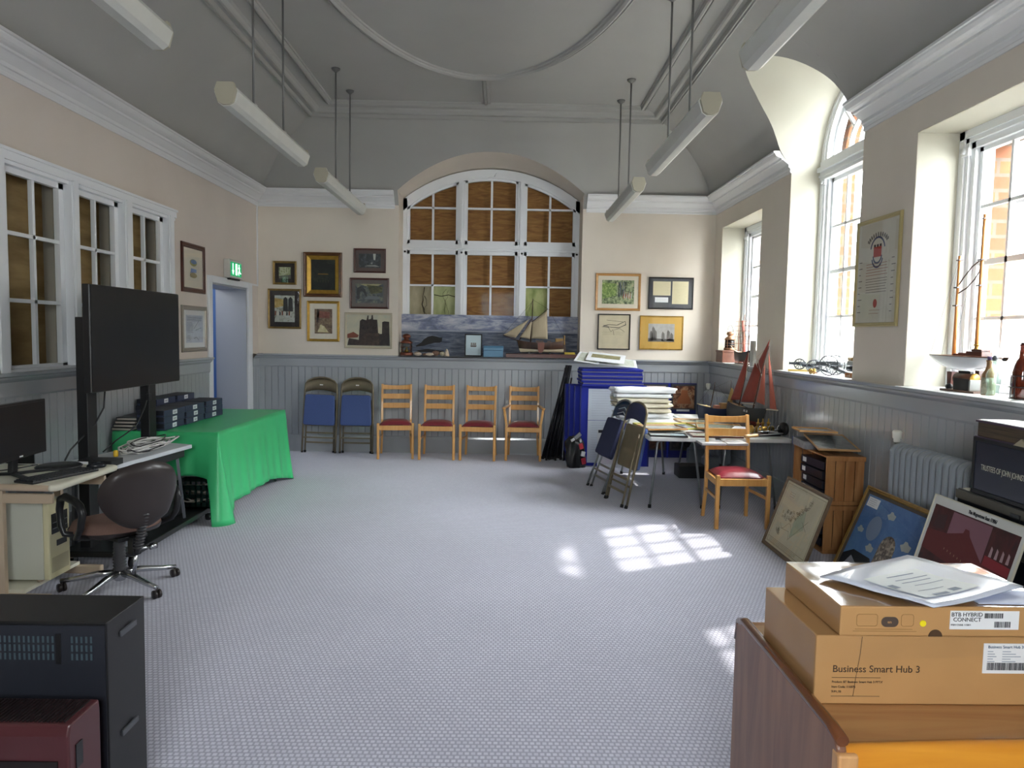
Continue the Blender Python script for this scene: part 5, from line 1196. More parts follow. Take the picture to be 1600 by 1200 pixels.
# ================================================================ display boards, bags and the cluttered trestle tables
M_blue = mat('royal_blue_felt', '#1a2a9e', .75, var=.03, scale=20); M_bgrey = mat('grey_board_edge', '#7d7c86', .6); M_paper = mat('white_paper', '#e3e5e8', .75); M_paperb = mat('cool_white_sheet', '#cdd4e0', .7, var=.03, scale=5)
# upright folding boards, carrying the pile
def upright(label, x0, x1, y, z1, m_=None, th=.028, rz=0, lean=0.):
    t = thing('display_board', label, 'display board', ((x0+x1)/2, y, 0), rz); w_ = (x1-x0)/2
    MB().box(-w_, 0, 0, w_, th, z1).build('panel', M_blue, t, bevel=.003)
    MB().box(-w_-.004, -.004, 0, -w_+.012, th+.004, z1).build('edge_strip', mat('navy_edge', '#14206e', .5), t); MB().box(w_-.012, -.004, 0, w_+.004, th+.004, z1).build('edge_strip', _M['navy_edge'], t)
    t.rotation_euler = (lean, 0, rz); return t
ub = upright('front royal blue board standing upright under the pile, white sheets pinned on it', .93, 1.78, 8.62, .985)
for (x0, z0, x1, z1, nm) in ((-.33, .565, .06, .95, 'pinned_sheet'), (-.33, .04, .10, .56, 'pinned_sheet')):
    s_ = MB().box(x0, -.004, z0, x1, -.001, z1).build(nm, M_paperb, ub)
    b = MB(); r = random.Random(int(z1*100))
    for k in range(int((z1-z0)/.03)-1):
        z = z1-.03-k*.03; b.box(x0+.04, -.0046, z, x0+.04+(x1-x0-.08)*r.uniform(.6, 1), -.004, z+.003)
    b.build('pencil_lines', mat('faint_grey_print', '#b0b6c2', .8), s_)
for k, (y, x0, x1, z1) in enumerate(((8.67, .86, 1.74, .975), (8.72, .80, 1.70, .98), (8.77, .90, 1.76, .985), (8.82, .84, 1.72, .98), (8.87, .90, 1.75, .985), (8.92, .82, 1.70, .98), (8.98, .77, 1.60, .98))):
    upright(('second', 'third', 'fourth', 'fifth', 'sixth', 'seventh', 'rearmost')[k]+' royal blue board from the front in the upright row under the pile', x0, x1, y, z1)
# tall frames leaning between: seen end-on at right of the pile's foot
sm_ = thing('framed_picture', 'small white-framed print standing on the floor against the blue boards', 'picture', (1.34, 8.52, 0))
MB().box(-.20, 0, 0, .20, .012, .46).build('frame', mat('white_frame', '#cdd0d6', .5), sm_); MB().box(-.15, -.002, .04, .16, 0, .40).build('artwork', art('n', ['#a9a3c0', '#c9bfcc', '#b4c4c0'], 9, 12), sm_); MB().box(-.19, -.003, .42, -.06, -.001, .455).build('dark_strip', M_ink, sm_)
sm_.rotation_euler = (math.radians(-5), 0, 0)
# pile of boards on top
r = random.Random(5); z = .986; proto = None
for k in range(9):
    h_ = .021 if k % 3 else .026
    lab = 'royal blue folding display board, %s in the flat pile' % ('lowest', 'second', 'third', 'fourth', 'fifth', 'sixth', 'seventh', 'eighth', 'topmost')[k]
    t = thing('display_board', lab, 'display board', (1.31+r.uniform(-.012, .012), 8.80+r.uniform(-.015, .015), z), r.uniform(-.012, .012), 'display boards in the flat pile')
    MB().box(-.375, -.26, 0, .36, .24, h_*.48).build('lower_leaf', M_bgrey if k % 2 else M_blue, t, bevel=.002)
    MB().box(-.375, -.262, h_*.52, .36, .24, h_-.001).build('upper_leaf', M_blue, t, bevel=.002)
    z += h_+.0005
PZ = z
def leaflet(label, w_, h_, loc, rot, extra=None, m_=None):
    t = thing('leaflet', label, 'poster', loc, rot=rot); MB().box(-w_/2, -h_/2, 0, w_/2, h_/2, .005).build('sheet', m_ or M_paper, t)
    if extra:
        for (x0, y0, x1, y1, mm) in extra: MB().box(x0, y0, .0052, x1, y1, .0062).build('printed_panel', mm, t)
    return t
pmap = art('n', ['#aab0a0', '#c5c9bd', '#8f9688'], 14, 3); polive = art('n', ['#6c6a45', '#8c8660', '#a59f7c'], 14, 4)
leaflet('large white mounted print with pale map, lowest sheet on the blue pile', .66, .40, (1.29, 8.74, PZ+.085), (math.radians(11), math.radians(5), math.radians(-6)), [(-.30, -.17, .30, .17, pmap)])
leaflet('left white mounted map print lying tilted on the blue pile', .30, .42, (1.03, 8.72, PZ+.125), (math.radians(14), math.radians(7), math.radians(-14)), [(-.12, -.18, .12, .18, pmap)])
leaflet('middle white sheet with olive landscape strip on top of the blue pile', .46, .40, (1.24, 8.70, PZ+.13), (math.radians(13), math.radians(5), math.radians(-12)), [(-.18, -.05, .17, .11, polive)])
# board with photographs against the back wall
pb = thing('display_board', 'blue display board with framed boat photographs low against the back wall', 'display board', (2.17, 9.30, 0))
for k in (-1, 1): MB().box(-.40 if k < 0 else .012, 0, 0, -.012 if k < 0 else .36, .025, .99).build('panel', mat('deep_blue_felt', '#16206c', .7), pb, bevel=.003)
MB().box(-.012, -.004, 0, .012, .02, .99).build('hinge_strip', M_blue, pb)
wd = art('n', ['#2d1a12', '#6d3a22', '#b98f68', '#3a4452'], 9, 7, .16); wd2 = art('n', ['#c5a08c', '#d8bfb0', '#a86a50'], 12, 8, .2); wd3 = art('n', ['#1e1410', '#4a2a1a', '#76503a'], 14, 9)
for (x0, x1, z0, z1, m_) in ((-.35, -.05, .66, .95, wd2), (.05, .33, .66, .955, wd), (-.35, -.05, .12, .52, wd3), (.05, .33, .12, .52, art('n', ['#14151a', '#24262e', '#5a5048'], 10, 11))):
    f_ = MB().box(x0-.022, -.012, z0-.022, x1+.022, 0, z1+.022).build('photo_mount', mat('dark_grey_mount', '#3b3c42', .6), pb); MB().box(x0, -.014, z0, x1, -.012, z1).build('photograph', m_, f_)
f_ = pb.children[-1]
MB().box(.10, -.016, .62, .27, -.013, .645).build('caption_card', M_lab, pb)
def blob(par): pass
bs_ = MB(); bs_.prism([(.10, .72), (.29, .72), (.27, .80), (.24, .84), (.24, .90), (.16, .90), (.15, .84), (.12, .80)], 'Y', -.0155, -.014); bs_.build('photographed_boat', mat('varnished_boat_print', '#a35f35', .6), pb)

# bundle of black poles leaning beside the boards
r = random.Random(11); first = None
for k in range(22):
    bx_ = .50+.26*(k/21)+r.uniform(-.02, .02); by = 9.05+r.uniform(-.12, .10); tx = .80+.10*(k/21)+r.uniform(-.02, .02)
    p = thing('display_pole', 'slim black display pole in the bundle leaning beside the blue boards', 'pole', (bx_, by, 0), group='black poles leaning by the blue boards')
    h_ = 1.20-.16*(k % 3 == 2)-.0*k; e_ = (min(tx-bx_, .34), min(9.30-by, .3), h_)
    if bx_ > .72: e_ = (e_[0]*.4, e_[1], h_*.97)
    MB().tube([(0, 0, .006), e_], .0115, 8).build('tube', mat('black_tube', '#15161c', .3), p); MB().lathe([(.014, 0), (.014, .03), (.0115, .032)], (0, 0, 0), 8).build('end_cap', M_rub, p)
# black bag
bg_ = thing('black_bag', 'crumpled black plastic bag with red and white packets beside the blue boards', 'bag', (.87, 8.52, 0))
b = MB(); rows = []; r = random.Random(3); ph = [r.uniform(0, 6) for _ in range(6)]
for i in range(13):
    t_ = i/12; z = .37*t_; rad = .115*(1-.25*abs(t_-.35))*(1 if t_ < .85 else 1-(t_-.85)*2.5); rows.append([(rad*(1+.16*math.sin(3*a+ph[0]+4*t_)+.10*math.sin(7*a+ph[1]-6*t_))*math.cos(a), rad*.8*(1+.16*math.sin(3*a+ph[2]+3*t_)+.09*math.sin(8*a+ph[3]))*math.sin(a), z+.012*math.sin(5*a+ph[4])*t_+.002) for a in [2*PI*j/28 for j in range(28)]])
V = b.grid(rows, True, True); b.f(V[0][::-1]); b.f(V[-1]); b.build('bag_body', mat('black_film', '#121214', .28), bg_)
MB().cbox((.06, -.095, .27), (.05, .02, .07), .2, .1, -.3).build('red_packet', mat('coral_red', '#c8404a', .5), bg_, bevel=.006); MB().cbox((.085, -.10, .18), (.05, .02, .06), .2, .1, .2).build('white_packet', M_lab, bg_, bevel=.005); MB().cbox((.095, -.09, .09), (.055, .02, .08), .2, .1, -.2).build('red_packet', mat('dark_red', '#a01c30', .5), bg_, bevel=.006)
MB().cbox((.02, -.06, .39), (.09, .02, .05), .2, .3, -.7).build('grey_flap', mat('grey_film', '#8b8d92', .5), bg_, bevel=.004); MB().cbox((-.04, -.085, .345), (.05, .02, .03), .1, .2, -.5).build('white_flap', M_lab, bg_, bevel=.003)

# two trestle tables side by side
M_ttop = mat('pale_grey_laminate', '#c9cac8', .4, var=.03, scale=4)
_before = set(o.name for o in C.objects)
def trestle(label, x0, x1, y0, y1):
    t = thing('folding_table', label, 'table', ((x0+x1)/2, (y0+y1)/2, 0)); a, c = (x1-x0)/2, (y1-y0)/2
    b = MB(); pts = []
    for sx, sy, a0 in ((1, -1, -90), (1, 1, 0), (-1, 1, 90), (-1, -1, 180)):
        for k in range(5): an = math.radians(a0+22.5*k); pts.append((sx*(a-.03)+.03*math.cos(an), sy*(c-.03)+.03*math.sin(an)))
    b.prism(pts, 'Z', .675, .712); b.build('tabletop', M_ttop, t, bevel=.008)
    for sy in (-1, 1):
        yb_ = sy*(c-.25)
        b = MB(); b.tube([(-a+.06, yb_+sy*.07, .0), (-a+.13, yb_, .62), (-a+.17, yb_, .665), (a-.17, yb_, .665), (a-.13, yb_, .62), (a-.06, yb_+sy*.07, 0)], .012, 8); b.build('leg_frame', M_steel, t)
        for sx in (-1, 1): MB().lathe([(.016, 0), (.016, .03), (.012, .033)], (sx*(a-.06), yb_+sy*.07, 0), 8).build('rubber_foot', M_rub, t)
    return t
trestle('left trestle table under the paper pile and flat pictures', 1.275, 1.885, 6.17, 8.14)
trestle('right trestle table along the wall carrying the model boats', 1.905, 2.56, 6.17, 8.14)
# paper pile
r = random.Random(2); z = .7125
labs = ['lowest thick white roll of paper in the pile on the table', 'second bundle up, cream papers with ragged ends', 'third bundle up of yellowing papers', 'fourth bundle up of cream folded sheets', 'fifth bundle up of white folded sheets', 'topmost wide bundle of white paper on the table']
hs_ = [.06, .045, .05, .045, .04, .055]
for k in range(6):
    L_ = (.60, .56, .60, .58, .62, .66)[k]; H_ = hs_[k]; t = MB(); rows = []; n = 20
    for i in range(n+1):
        u = i/n; x = -L_/2+L_*u; row = []
        for j in range(18):
            a = 2*PI*j/18; ca, sa = math.cos(a), math.sin(a); e_ = .35; yy = .17*abs(ca)**e_*(1 if ca > 0 else -1); zz = H_/2*(1+abs(sa)**.5*(1 if sa > 0 else -1))
            rag = (r.uniform(-.03, .03) if i in (0, n) else 0); w_ = 1+.03*math.sin(u*9+k*2+j)
            row.append((x+rag, yy*w_, max(0, zz*(1+.0*math.sin(u*7+k))+.003*math.sin(u*14+j) if zz > .01 else 0)))
        rows.append(row)
    V = t.grid(rows, True, True); t.f(V[0][::-1]); t.f(V[-1])
    tag(t.build('paper_bundle', mat(('white_paper', 'cream_papers', 'yellowing_paper', 'cream_papers', 'white_paper', 'white_paper')[k], '#e3e5e8' if k in (0, 4, 5) else '#cfc8b4', .8, var=.08 if k in (1, 2, 3) else 0, scale=12), loc=(1.50+r.uniform(-.02, .02), 7.74+r.uniform(-.02, .02), z), rot=(0, 0, r.uniform(-.06, .06))), labs[k], 'paper bundle', 'bundles of paper piled on the table')
    z += H_+.008
# pictures lying flat
def flat(label, w_, h_, loc, rz, fm, fw, artm, mount=None, mw=.03, tilt=(0, 0)):
    t = picture(label, w_, h_, fm, fw, mount, mw, artm, depth=.016, glass=True); t.location = loc; t.rotation_euler = (-PI/2+tilt[0], tilt[1], rz); return t
M_yell = mat('yellow_mount', '#c9c06a', .7); M_palebl = art('n', ['#a9b4bc', '#c4ccd0', '#b0b8a0'], 8, 21); M_palegr = art('n', ['#a4ad96', '#c2c8ae', '#d2d0bc'], 6, 22); M_pink = mat('pinkish_mat', '#cdbba8', .8)
flat('thin black-framed blank certificate lying at the near left corner of the table', .34, .22, (1.47, 6.31, .713), math.radians(-6), M_blackf, .012, mat('pale_blue_print', '#b4c8d0', .7))
flat('mahogany-framed pink-mounted picture lying behind the lone chair', .46, .28, (1.90, 6.34, .713), math.radians(-2), M_maho, .014, M_palegr, M_pink, .04)
flat('yellow-mounted landscape lying across the middle of the left table', .58, .42, (1.60, 6.92, .714), math.radians(7), mat('yellow_edge', '#b8b04a', .6), .012, M_palebl, M_yell, .045)
flat('buff-mounted picture lying in front of the paper pile', .40, .32, (1.50, 6.68, .7325), math.radians(10), M_oakf, .010, M_palebl, M_pink, .05)
flat('pale green watercolour in a light wooden frame lying behind the lone chair back', .44, .38, (2.08, 6.80, .7325), math.radians(-12), M_oakf, .014, M_palegr, mat('pale_green_mount', '#b9c0a8', .8), .03, )
flat('wooden-framed picture on the right table near the wooden handle', .36, .30, (2.16, 6.44, .7325), math.radians(-5), M_maho, .012, M_palegr, M_pink, .035)
flat('cream-mounted print at the far middle of the tables', .34, .34, (1.98, 7.36, .714), math.radians(3), M_oakf, .012, M_palegr, M_cream3, .04)
tag(MB().prism([(-.2, -.14), (.22, -.12), (.2, .13), (-.21, .12)], 'Z', 0, .004).build('loose_sheet', M_paper, loc=(2.34, 6.55, .7505), rot=(0, 0, -.5)), 'loose white sheet on the right table by the wooden handle', 'sheet')
for k, (y, x0, x1) in enumerate(((6.20, -.12, .10), (6.21, .11, .30))): tag(MB().box(1.86+x0, y-.03, .655-.005, 1.86+x1, y+.2, .655+.018).build('table_latch_tray', mat('grey_tray', '#b6b7b8', .5), bevel=.006), ('left', 'right')[k]+' pale plastic tray tucked under the front edge of the tables', 'tray')
# small fishing boat model
M_bkhull = mat('black_hull_paint', '#101214', .5); M_deck = wood('model_deck', '#9b7245', '#b98d58', .5, 'X')
fb = thing('model_fishing_boat', 'small model fishing boat with blue and black hull and tan mizzen sail', 'model boat', (2.30, 7.56, .713), math.radians(12))
dkm, _r = hull(.52, .16, .12, mat('blue_black_hull', '#232c45', .35), mat('hull_white_line', '#8f959a', .4), fb, .35, .03, .05, 2.2); dkm.build('deck', M_deck, fb)
for o in fb.children: o.location.z += .012
MB().box(-.12, -.03, 0, .14, .03, .014).build('stand', M_mah, fb)
b = MB(); b.tube([(-.10, 0, .13), (-.06, 0, .36), (-.055, 0, .42)], [.006, .005, .003], 6); b.build('mast', M_spar, fb); b = MB(); b.tube([(.14, 0, .13), (.14, 0, .44)], [.005, .003], 6); b.build('mizzen_mast', M_spar, fb)
sail(fb, [(.09, .19), (.16, .18), (.165, .34), (.14, .36)], mat('tan_sail', '#b99b62', .8), -.008, -.012, 'mizzen_sail')
MB().box(.02, -.035, .13, .10, .035, .19).build('wheelhouse', M_deck, fb, bevel=.003); MB().box(-.05, -.03, .13, .0, .03, .165).build('hatch', mat('pink_crate', '#a8786a', .7), fb)
b = MB(); 
for i, (x, y) in enumerate(((-.16, -.02), (-.14, .02), (-.18, .01))): b.ball((x, y, .15), .017, 10, 6)
b.build('fishing_floats', mat('yellow_float', '#c9ae4a', .6), fb)
b = MB(); b.tube([(-.255, 0, .18), (-.22, -.05, .172), (-.14, -.075, .155)], .006, 6); b.tube([(-.255, 0, .18), (-.22, .05, .172), (-.14, .075, .155)], .006, 6); b.build('bow_rail', mat('cream_rail', '#cdbd93', .6), fb)
b = MB()
for p, q in (((-.055, .42), (-.25, .18)), ((-.055, .42), (.14, .2)), ((.14, .44), (-.055, .36)), ((.14, .44), (.25, .17)), ((-.055, .42), (-.1, .14)), ((-.055, .40), (.0, .14))): b.tube([(p[0], 0, p[1]), (q[0], 0, q[1])], .0011, 4)
b.build('rigging', M_rope, fb)
# red-sailed boat, heeled against the wall, bow towards the room
M_redsail = mat('red_sailcloth', '#84382e', .8, var=.05, scale=14); M_pinksail = mat('faded_red_sailcloth', '#a45a4a', .8)
rb = thing('model_sailing_boat', 'black-hulled model boat with tall dark red sails leaning at the right wall', 'model boat', (2.40, 7.0, .76), rot=(math.radians(11), 0, math.radians(101)))
dkm, _r = hull(.66, .16, .15, M_bkhull, mat('red_bottom', '#6e2a22', .5), rb, .45, .04, .03, 1.8); dkm.build('deck', M_deck, rb)
# bow is at local -X (towards the camera), masts rake aft
b = MB(); b.box(-.16, -.035, -.047, .16, .035, .005); b.build('stand', M_mah, rb)
b = MB(); b.tube([(-.09, 0, .13), (-.10, 0, .55), (-.13, 0, .80)], [.008, .007, .004], 8); b.build('mast', M_spar, rb)
b = MB(); b.tube([(.19, 0, .13), (.18, 0, .60)], [.006, .003], 8); b.build('mizzen_mast', M_spar, rb)
sail(rb, [(-.10, .22), (.17, .20), (.06, .62), (-.11, .50)], M_redsail, .0, .02, 'mainsail'); sail(rb, [(-.11, .50), (.02, .60), (-.12, .87), (-.12, .87)], M_redsail, .0, .014, 'topsail')
sail(rb, [(.185, .22), (.38, .20), (.24, .74), (.18, .48)], M_redsail, .0, .02, 'mizzen_sail'); sail(rb, [(-.12, .23), (-.28, .21), (-.13, .62)], M_pinksail, 0, .02, 'foresail'); sail(rb, [(-.38, .19), (-.50, .185), (-.15, .74)], M_pinksail, 0, .02, 'jib')
b = MB(); b.tube([(-.28, 0, .17), (-.52, 0, .185)], .006, 6); b.build('bowsprit', mat('white_spar', '#c8c0b0', .5), rb)
b = MB(); b.tube([(-.12, 0, .49), (.02, 0, .66)], .006, 6); b.tube([(-.10, 0, .20), (.14, 0, .19)], .005, 6); b.tube([(.17, .0, .46), (.22, 0, .72)], .005, 6); b.build('booms_and_gaffs', mat('white_spar', '#c8c0b0', .5), rb)
b = MB()
for p, q in (((-.13, .80), (-.52, .185)), ((-.13, .80), (.18, .6)), ((.18, .6), (.33, .16)), ((-.13, .8), (-.28, .17)), ((-.52, .185), (-.30, .06)), ((-.4, .18), (-.25, .07))): b.tube([(p[0], 0, p[1]), (q[0], 0, q[1])], .0012, 4)
b.build('rigging', mat('pale_cord', '#9a9080', .8), rb)
text('FR 36', .035, mat('hull_white', '#c8c8c8', .5), rb, (-.05, .0795, .105), (PI/2, 0, PI), 'hull_number')
# steam engine model and wheel
se = thing('model_steam_engine', 'brass and steel model engine with black wheel on the right table by the wall', 'model engine', (2.38, 6.42, .713), math.radians(14))
MB().box(-.13, -.07, 0, .13, .07, .02).build('bed_plate', M_blkm, se, bevel=.003)
b = MB(); b.lathe([(0, -.09), (.028, -.09), (.028, .09), (0, .09)], (0, 0, .06), 16, 'X'); b.build('boiler', M_brass, se)
b = MB(); 
for x in (-.07, -.02, .04): b.lathe([(.012, .07), (.012, .11), (.018, .112), (.018, .118), (.006, .13), (.006, .155), (0, .16)], (x, 0, 0), 10)
b.build('fittings', M_brass, se)
b = MB(); 
for x in (-.1, 0, .1): b.tube([(x, -.05, .02), (x, -.05, .08), (x+.03, -.045, .10), (x+.05, -.04, .05)], .005, 6)
b.lathe([(0, -.1), (.008, -.1), (.008, .17), (0, .17)], (0, -.05, .045), 8, 'X'); b.build('pipework', M_chrome, se)
b = MB(); b.lathe([(.02, -.016), (.06, -.016), (.064, 0), (.06, .016), (.02, .016)], (.17, -.05, .065), 22, 'X'); b.lathe([(0, -.02), (.018, -.02), (.018, .02), (0, .02)], (.17, -.05, .065), 12, 'X'); b.build('flywheel', M_blk, se)
b = MB(); b.lathe([(.03, -.006), (.04, -.006), (.04, .006), (.03, .006)], (-.14, -.0, .06), 18, 'X'); b.build('brass_wheel', M_brass, se)
hd = thing('wooden_handled_tool', 'long blade with turned wooden handle projecting over the table front edge', 'tool', (2.20, 6.08, .76), math.radians(30))
b = MB(); b.lathe([(0, -.17), (.016, -.165), (.018, -.13), (.014, -.08), (.016, -.03), (.012, 0), (0, 0)], (0, 0, .0), 12, 'X'); b.build('handle', wood('pale_handle', '#c79a64', '#dcb683', .5, 'X'), hd)
MB().prism([(0, -.012), (.30, -.02), (.34, 0), (.30, .02), (0, .012)], 'Z', -.002, .003).build('blade', mat('bright_steel', '#b9bcc0', .3, metal=.7), hd)
# the table tops stand a little lower and further back than first laid out: shift everything on them together
for o in list(C.objects):
    if o.name not in _before and o.parent is None: o.location.x *= 1.026; o.location.y *= 1.026; o.location.z -= .022 if o.location.z > .1 else 0
for o in C.objects:
    if o.name not in _before and o.parent is not None and o.parent.name.startswith('folding_table'):
        if o.name.startswith(('tabletop',)): o.location.z -= .022
        if o.name.startswith(('leg_frame',)): o.scale.z = .967
# clutter under the tables
for k, (x, y, h_) in enumerate(((2.30, 8.40, .36), (2.42, 8.20, .30))):
    t = thing('water_container', ('taller', 'shorter')[k]+' translucent grey water container under the tables by the back corner', 'container', (x, y, 0))
    MB().box(-.10, -.06, 0, .10, .06, h_-.08).build('body', mat('translucent_grey', '#70777c', .4), t, bevel=.025); MB().lathe([(.05, h_-.09), (.02, h_-.03), (.02, h_), (0, h_)], (-.04, 0, 0), 10).build('neck', _M['translucent_grey'], t)
wn = thing('cable_box', 'low black box on the floor under the right trestle table', 'box', (2.15, 8.05, 0)); MB().box(-.16, -.12, 0, .16, .12, .14).build('body', M_blkm, wn, bevel=.01)

# radiators on the right wall
M_rad = mat('radiator_grey_paint', '#8a9096', .3)
def radiator(label, y0, y1, zt_, xw=XR-.06, dep=.15, zb_=.10):
    t = thing('radiator', label, 'radiator', (xw, (y0+y1)/2, 0)); n = max(4, round((y1-y0)/.063)); st_ = (y1-y0)/n
    for i in range(n):
        y = -(y1-y0)/2+st_*(i+.5); w_ = st_*.42; b = MB(); pts = []
        r_ = dep/2
        for k in range(13): a = PI*k/12; pts.append((-r_+r_*math.cos(a), zt_-r_*.75+r_*.75*math.sin(a)))
        for k in range(13): a = PI+PI*k/12; pts.append((-r_+r_*math.cos(a), zb_+r_*.5+r_*.5*math.sin(a)))
        b.prism([(p[0], p[1]) for p in pts], 'Y', y-w_, y+w_); b.build('section', M_rad, t, bevel=w_*.8, bseg=3)
    for yy in (-(y1-y0)/2+.03, (y1-y0)/2-.03): MB().box(-dep*.7, yy-.02, 0, -dep*.3, yy+.02, zb_+.03).build('foot', M_rad, t, bevel=.008)
    MB().tube([(-dep/2, (y1-y0)/2, zt_-.06), (-dep/2, (y1-y0)/2+.03, zt_-.04), (-dep/2, (y1-y0)/2+.035, zt_-.0)], .014, 8).build('valve_pipe', M_chrome, t)
    v_ = MB().lathe([(.018, 0), (.022, .012), (.020, .02), (.028, .028), (.030, .068), (.024, .078), (0, .08)], (-dep/2, (y1-y0)/2+.035, zt_-.005), 14).build('thermostat_head', mat('cream_plastic', '#dedccf', .4), t)
    return t
radiator('tall grey column radiator under the second window, behind the leaning pictures', 3.72, 4.60, .935)
radiator('grey column radiator in the far right corner under the far window', 8.22, 8.98, .94)
# ================================================================ window sills on the right
SZ = 1.291
# --- nearest visible window: yacht, engine, bottles
ya = thing('model_yacht', 'white-hulled model yacht with two tall bare masts on the sill of the nearest window', 'model yacht', (2.90, 4.46, SZ+.115), rot=(0, 0, math.radians(92)))
M_wh = mat('white_hull_gloss', '#c9ccd0', .25, coat=.4)
b = MB(); rows = []
for i in range(25):
    u = i/24; x = .35-.70*u; w_ = .072*math.sin(PI*min(1, u*.86+.0))**.75 if u < .999 else .02; dep = .085*math.sin(PI*min(.97, u))**.8+.004
    rows.append([(x, w_*math.cos(a)*(abs(math.cos(a))**-.2 if abs(math.cos(a)) > .05 else 1), .10-dep*math.sin(a)**1.2 if a > 0 else .10) for a in [PI*k/12 for k in range(13)]])
b.grid(rows, True); b.build('hull', M_wh, ya)
b = MB(); b.grid([[(r_[0][0], r_[0][1], .101), (r_[0][0], 0, .106), (r_[0][0], r_[-1][1], .101)] for r_ in rows], False); b.build('deck', M_deck, ya)
b = MB(); b.tube([(r_[0][0], r_[0][1], .103) for r_ in rows], .004, 5); b.tube([(r_[-1][0], r_[-1][1], .103) for r_ in rows], .004, 5); b.build('wooden_rail', M_mah, ya)
b = MB(); b.box(-.20, -.035, .10, -.06, .035, .135); b.box(-.06, -.03, .10, .02, .03, .125); b.box(-.19, -.03, .135, -.10, .03, .15); b.build('cabin', M_mah, ya, bevel=.003)
b = MB(); b.box(.03, -.02, .10, .08, .02, .118); b.build('hatch', M_mah, ya, bevel=.003)
M_mast = wood('varnished_mast', '#a86a34', '#c48748', .35, 'Z')
def mast(x, h, par):
    b = MB(); b.tube([(x, 0, .10), (x, 0, .10+h)], [.0125, .009], 8); m_ = b.build('mast', M_mast, par)
    b = MB()
    for z in (.5, .68): b.box(x-.018, -.018, .10+h*z, x+.018, .018, .10+h*z+.008)
    b.box(x-.014, -.014, .10+h-.03, x+.014, .014, .10+h-.024); b.build('crosstree', M_spar, m_)
mast(.10, .64, ya); mast(-.105, .87, ya)
b = MB(); b.tube([(.10, 0, .55), (.05, 0, .60), (-.02, 0, .66), (-.10, 0, .70)], .004, 5); b.tube([(.10, 0, .50), (.02, 0, .53), (-.05, 0, .58), (-.10, 0, .64)], .004, 5); b.build('rope_loop', M_rope, ya)
b = MB()
for p, q in (((.10, .74), (.34, .105)), ((.10, .74), (.22, .105)), ((-.105, .95), (.09, .2)), ((-.105, .9), (-.05, .12)), ((.1, .6), (.02, .12)), ((-.105, .6), (-.20, .14))): b.tube([(p[0], 0, p[1]), (q[0], 0, q[1])], .0012, 4)
b.build('rigging', mat('grey_cord', '#77787a', .8), ya)
b = MB(); b.lathe([(.02, .135), (.02, .15), (.012, .155), (.012, .17), (.022, .172), (.022, .178), (0, .18)], (-.105, 0, 0), 12); b.build('winch', M_brass, ya)
b = MB(); b.prism([(.08, .0), (.13, .0), (.12, -.10), (.09, -.113)], 'Y', -.02, .02); b.build('stand_leg', M_mah, ya)
b = MB(); b.prism([(-.17, .02), (-.13, .02), (-.14, -.08), (-.17, -.113)], 'Y', -.02, .02); b.build('stand_leg', M_mah, ya)
en = thing('model_engine', 'small black and brown model engine with brass face below the white yacht', 'model engine', (2.83, 4.33, SZ), math.radians(95))
MB().box(-.13, -.045, 0, .16, .045, .012).build('base', wood('engine_base', '#4f382c', '#6d5242', .5, 'X'), en)
MB().box(-.075, -.038, .012, .055, .038, .085).build('engine_block', M_blk, en, bevel=.004)
b = MB(); b.lathe([(0, -.07), (.036, -.07), (.036, .075), (0, .075)], (-.01, 0, .082), 18, 'X'); b.build('boiler_barrel', mat('brown_lagging', '#5b3a2a', .5), en)
MB().box(-.085, -.035, .012, -.07, .035, .08).build('grey_end', mat('grey_casting', '#8b8d8a', .4, metal=.3), en, bevel=.003)
b = MB(); b.lathe([(0, -.004), (.032, -.004), (.034, 0), (.03, .004), (0, .004)], (-.078, 0, .085), 20, 'X'); b.build('brass_face', M_brass, en)
MB().box(-.055, -.012, .115, .045, .012, .13).build('top_valve', M_blk, en); b = MB(); b.lathe([(0, 0), (.014, 0), (.02, .02), (.014, .04), (0, .04)], (.115, 0, .025), 10, 'X'); b.build('lamp', M_blk, en)
rz_ = [(0, 0)]
def bottle(label, x, y, m_, prof, cap, lab=None, name='bottle', seg=18):
    t = thing(name, label, 'bottle', (x, y, SZ)); MB().lathe(prof, (0, 0, 0), seg).build('body', m_, t)
    MB().lathe(cap[0], (0, 0, 0), 12).build('stopper', cap[1], t)
    if lab: MB().lathe([(lab[0], lab[1]), (lab[0], lab[2])], (0, 0, 0), seg).build('base_glaze', lab[3], t)
    return t
P1 = [(0, .003), (.034, .003), (.036, .01), (.036, .10), (.034, .125), (.022, .15), (.015, .17), (.015, .195), (.018, .197), (.018, .205), (0, .205)]
M_brownst = mat('tan_stoneware', '#8f6a48', .35); M_greyst = mat('grey_stoneware_print', '#8b8672', .4, var=.25, scale=60)
bottle('tan and grey stoneware bottle with purple stopper, leftmost of the bottles on the sill', 2.80, 4.075, M_brownst, P1, ([(.012, .205), (.013, .225), (0, .226)], mat('purple_stopper', '#5b4a78', .5)), (.0365, .008, .105, M_greyst))
M_bot = thin_glass('green_white_glass', (.80, .90, .84), refl=.9, rough=.03)
P2 = [(0, .003), (.032, .003), (.034, .01), (.028, .03), (.036, .09), (.038, .13), (.028, .155), (.014, .165), (.013, .20), (.017, .203), (.017, .21), (0, .21)]
bottle('pale green clear glass bottle with fluted waist on the sill', 2.745, 3.955, M_bot, P2, ([(.010, .205), (.012, .21), (.015, .222), (.008, .236), (0, .238)], mat('grey_stopper', '#4e5258', .5)), seg=14)
bottle('clear glass bottle standing behind the pale green fluted one', 2.86, 3.93, M_bot, [(p[0]*.85, p[1]*.98) for p in P2], ([(.009, .20), (.011, .21), (0, .222)], _M['grey_stopper']), seg=14)
M_amb = mat('amber_glass', '#5a1d0a', .08, trans=.35, coat=.5)
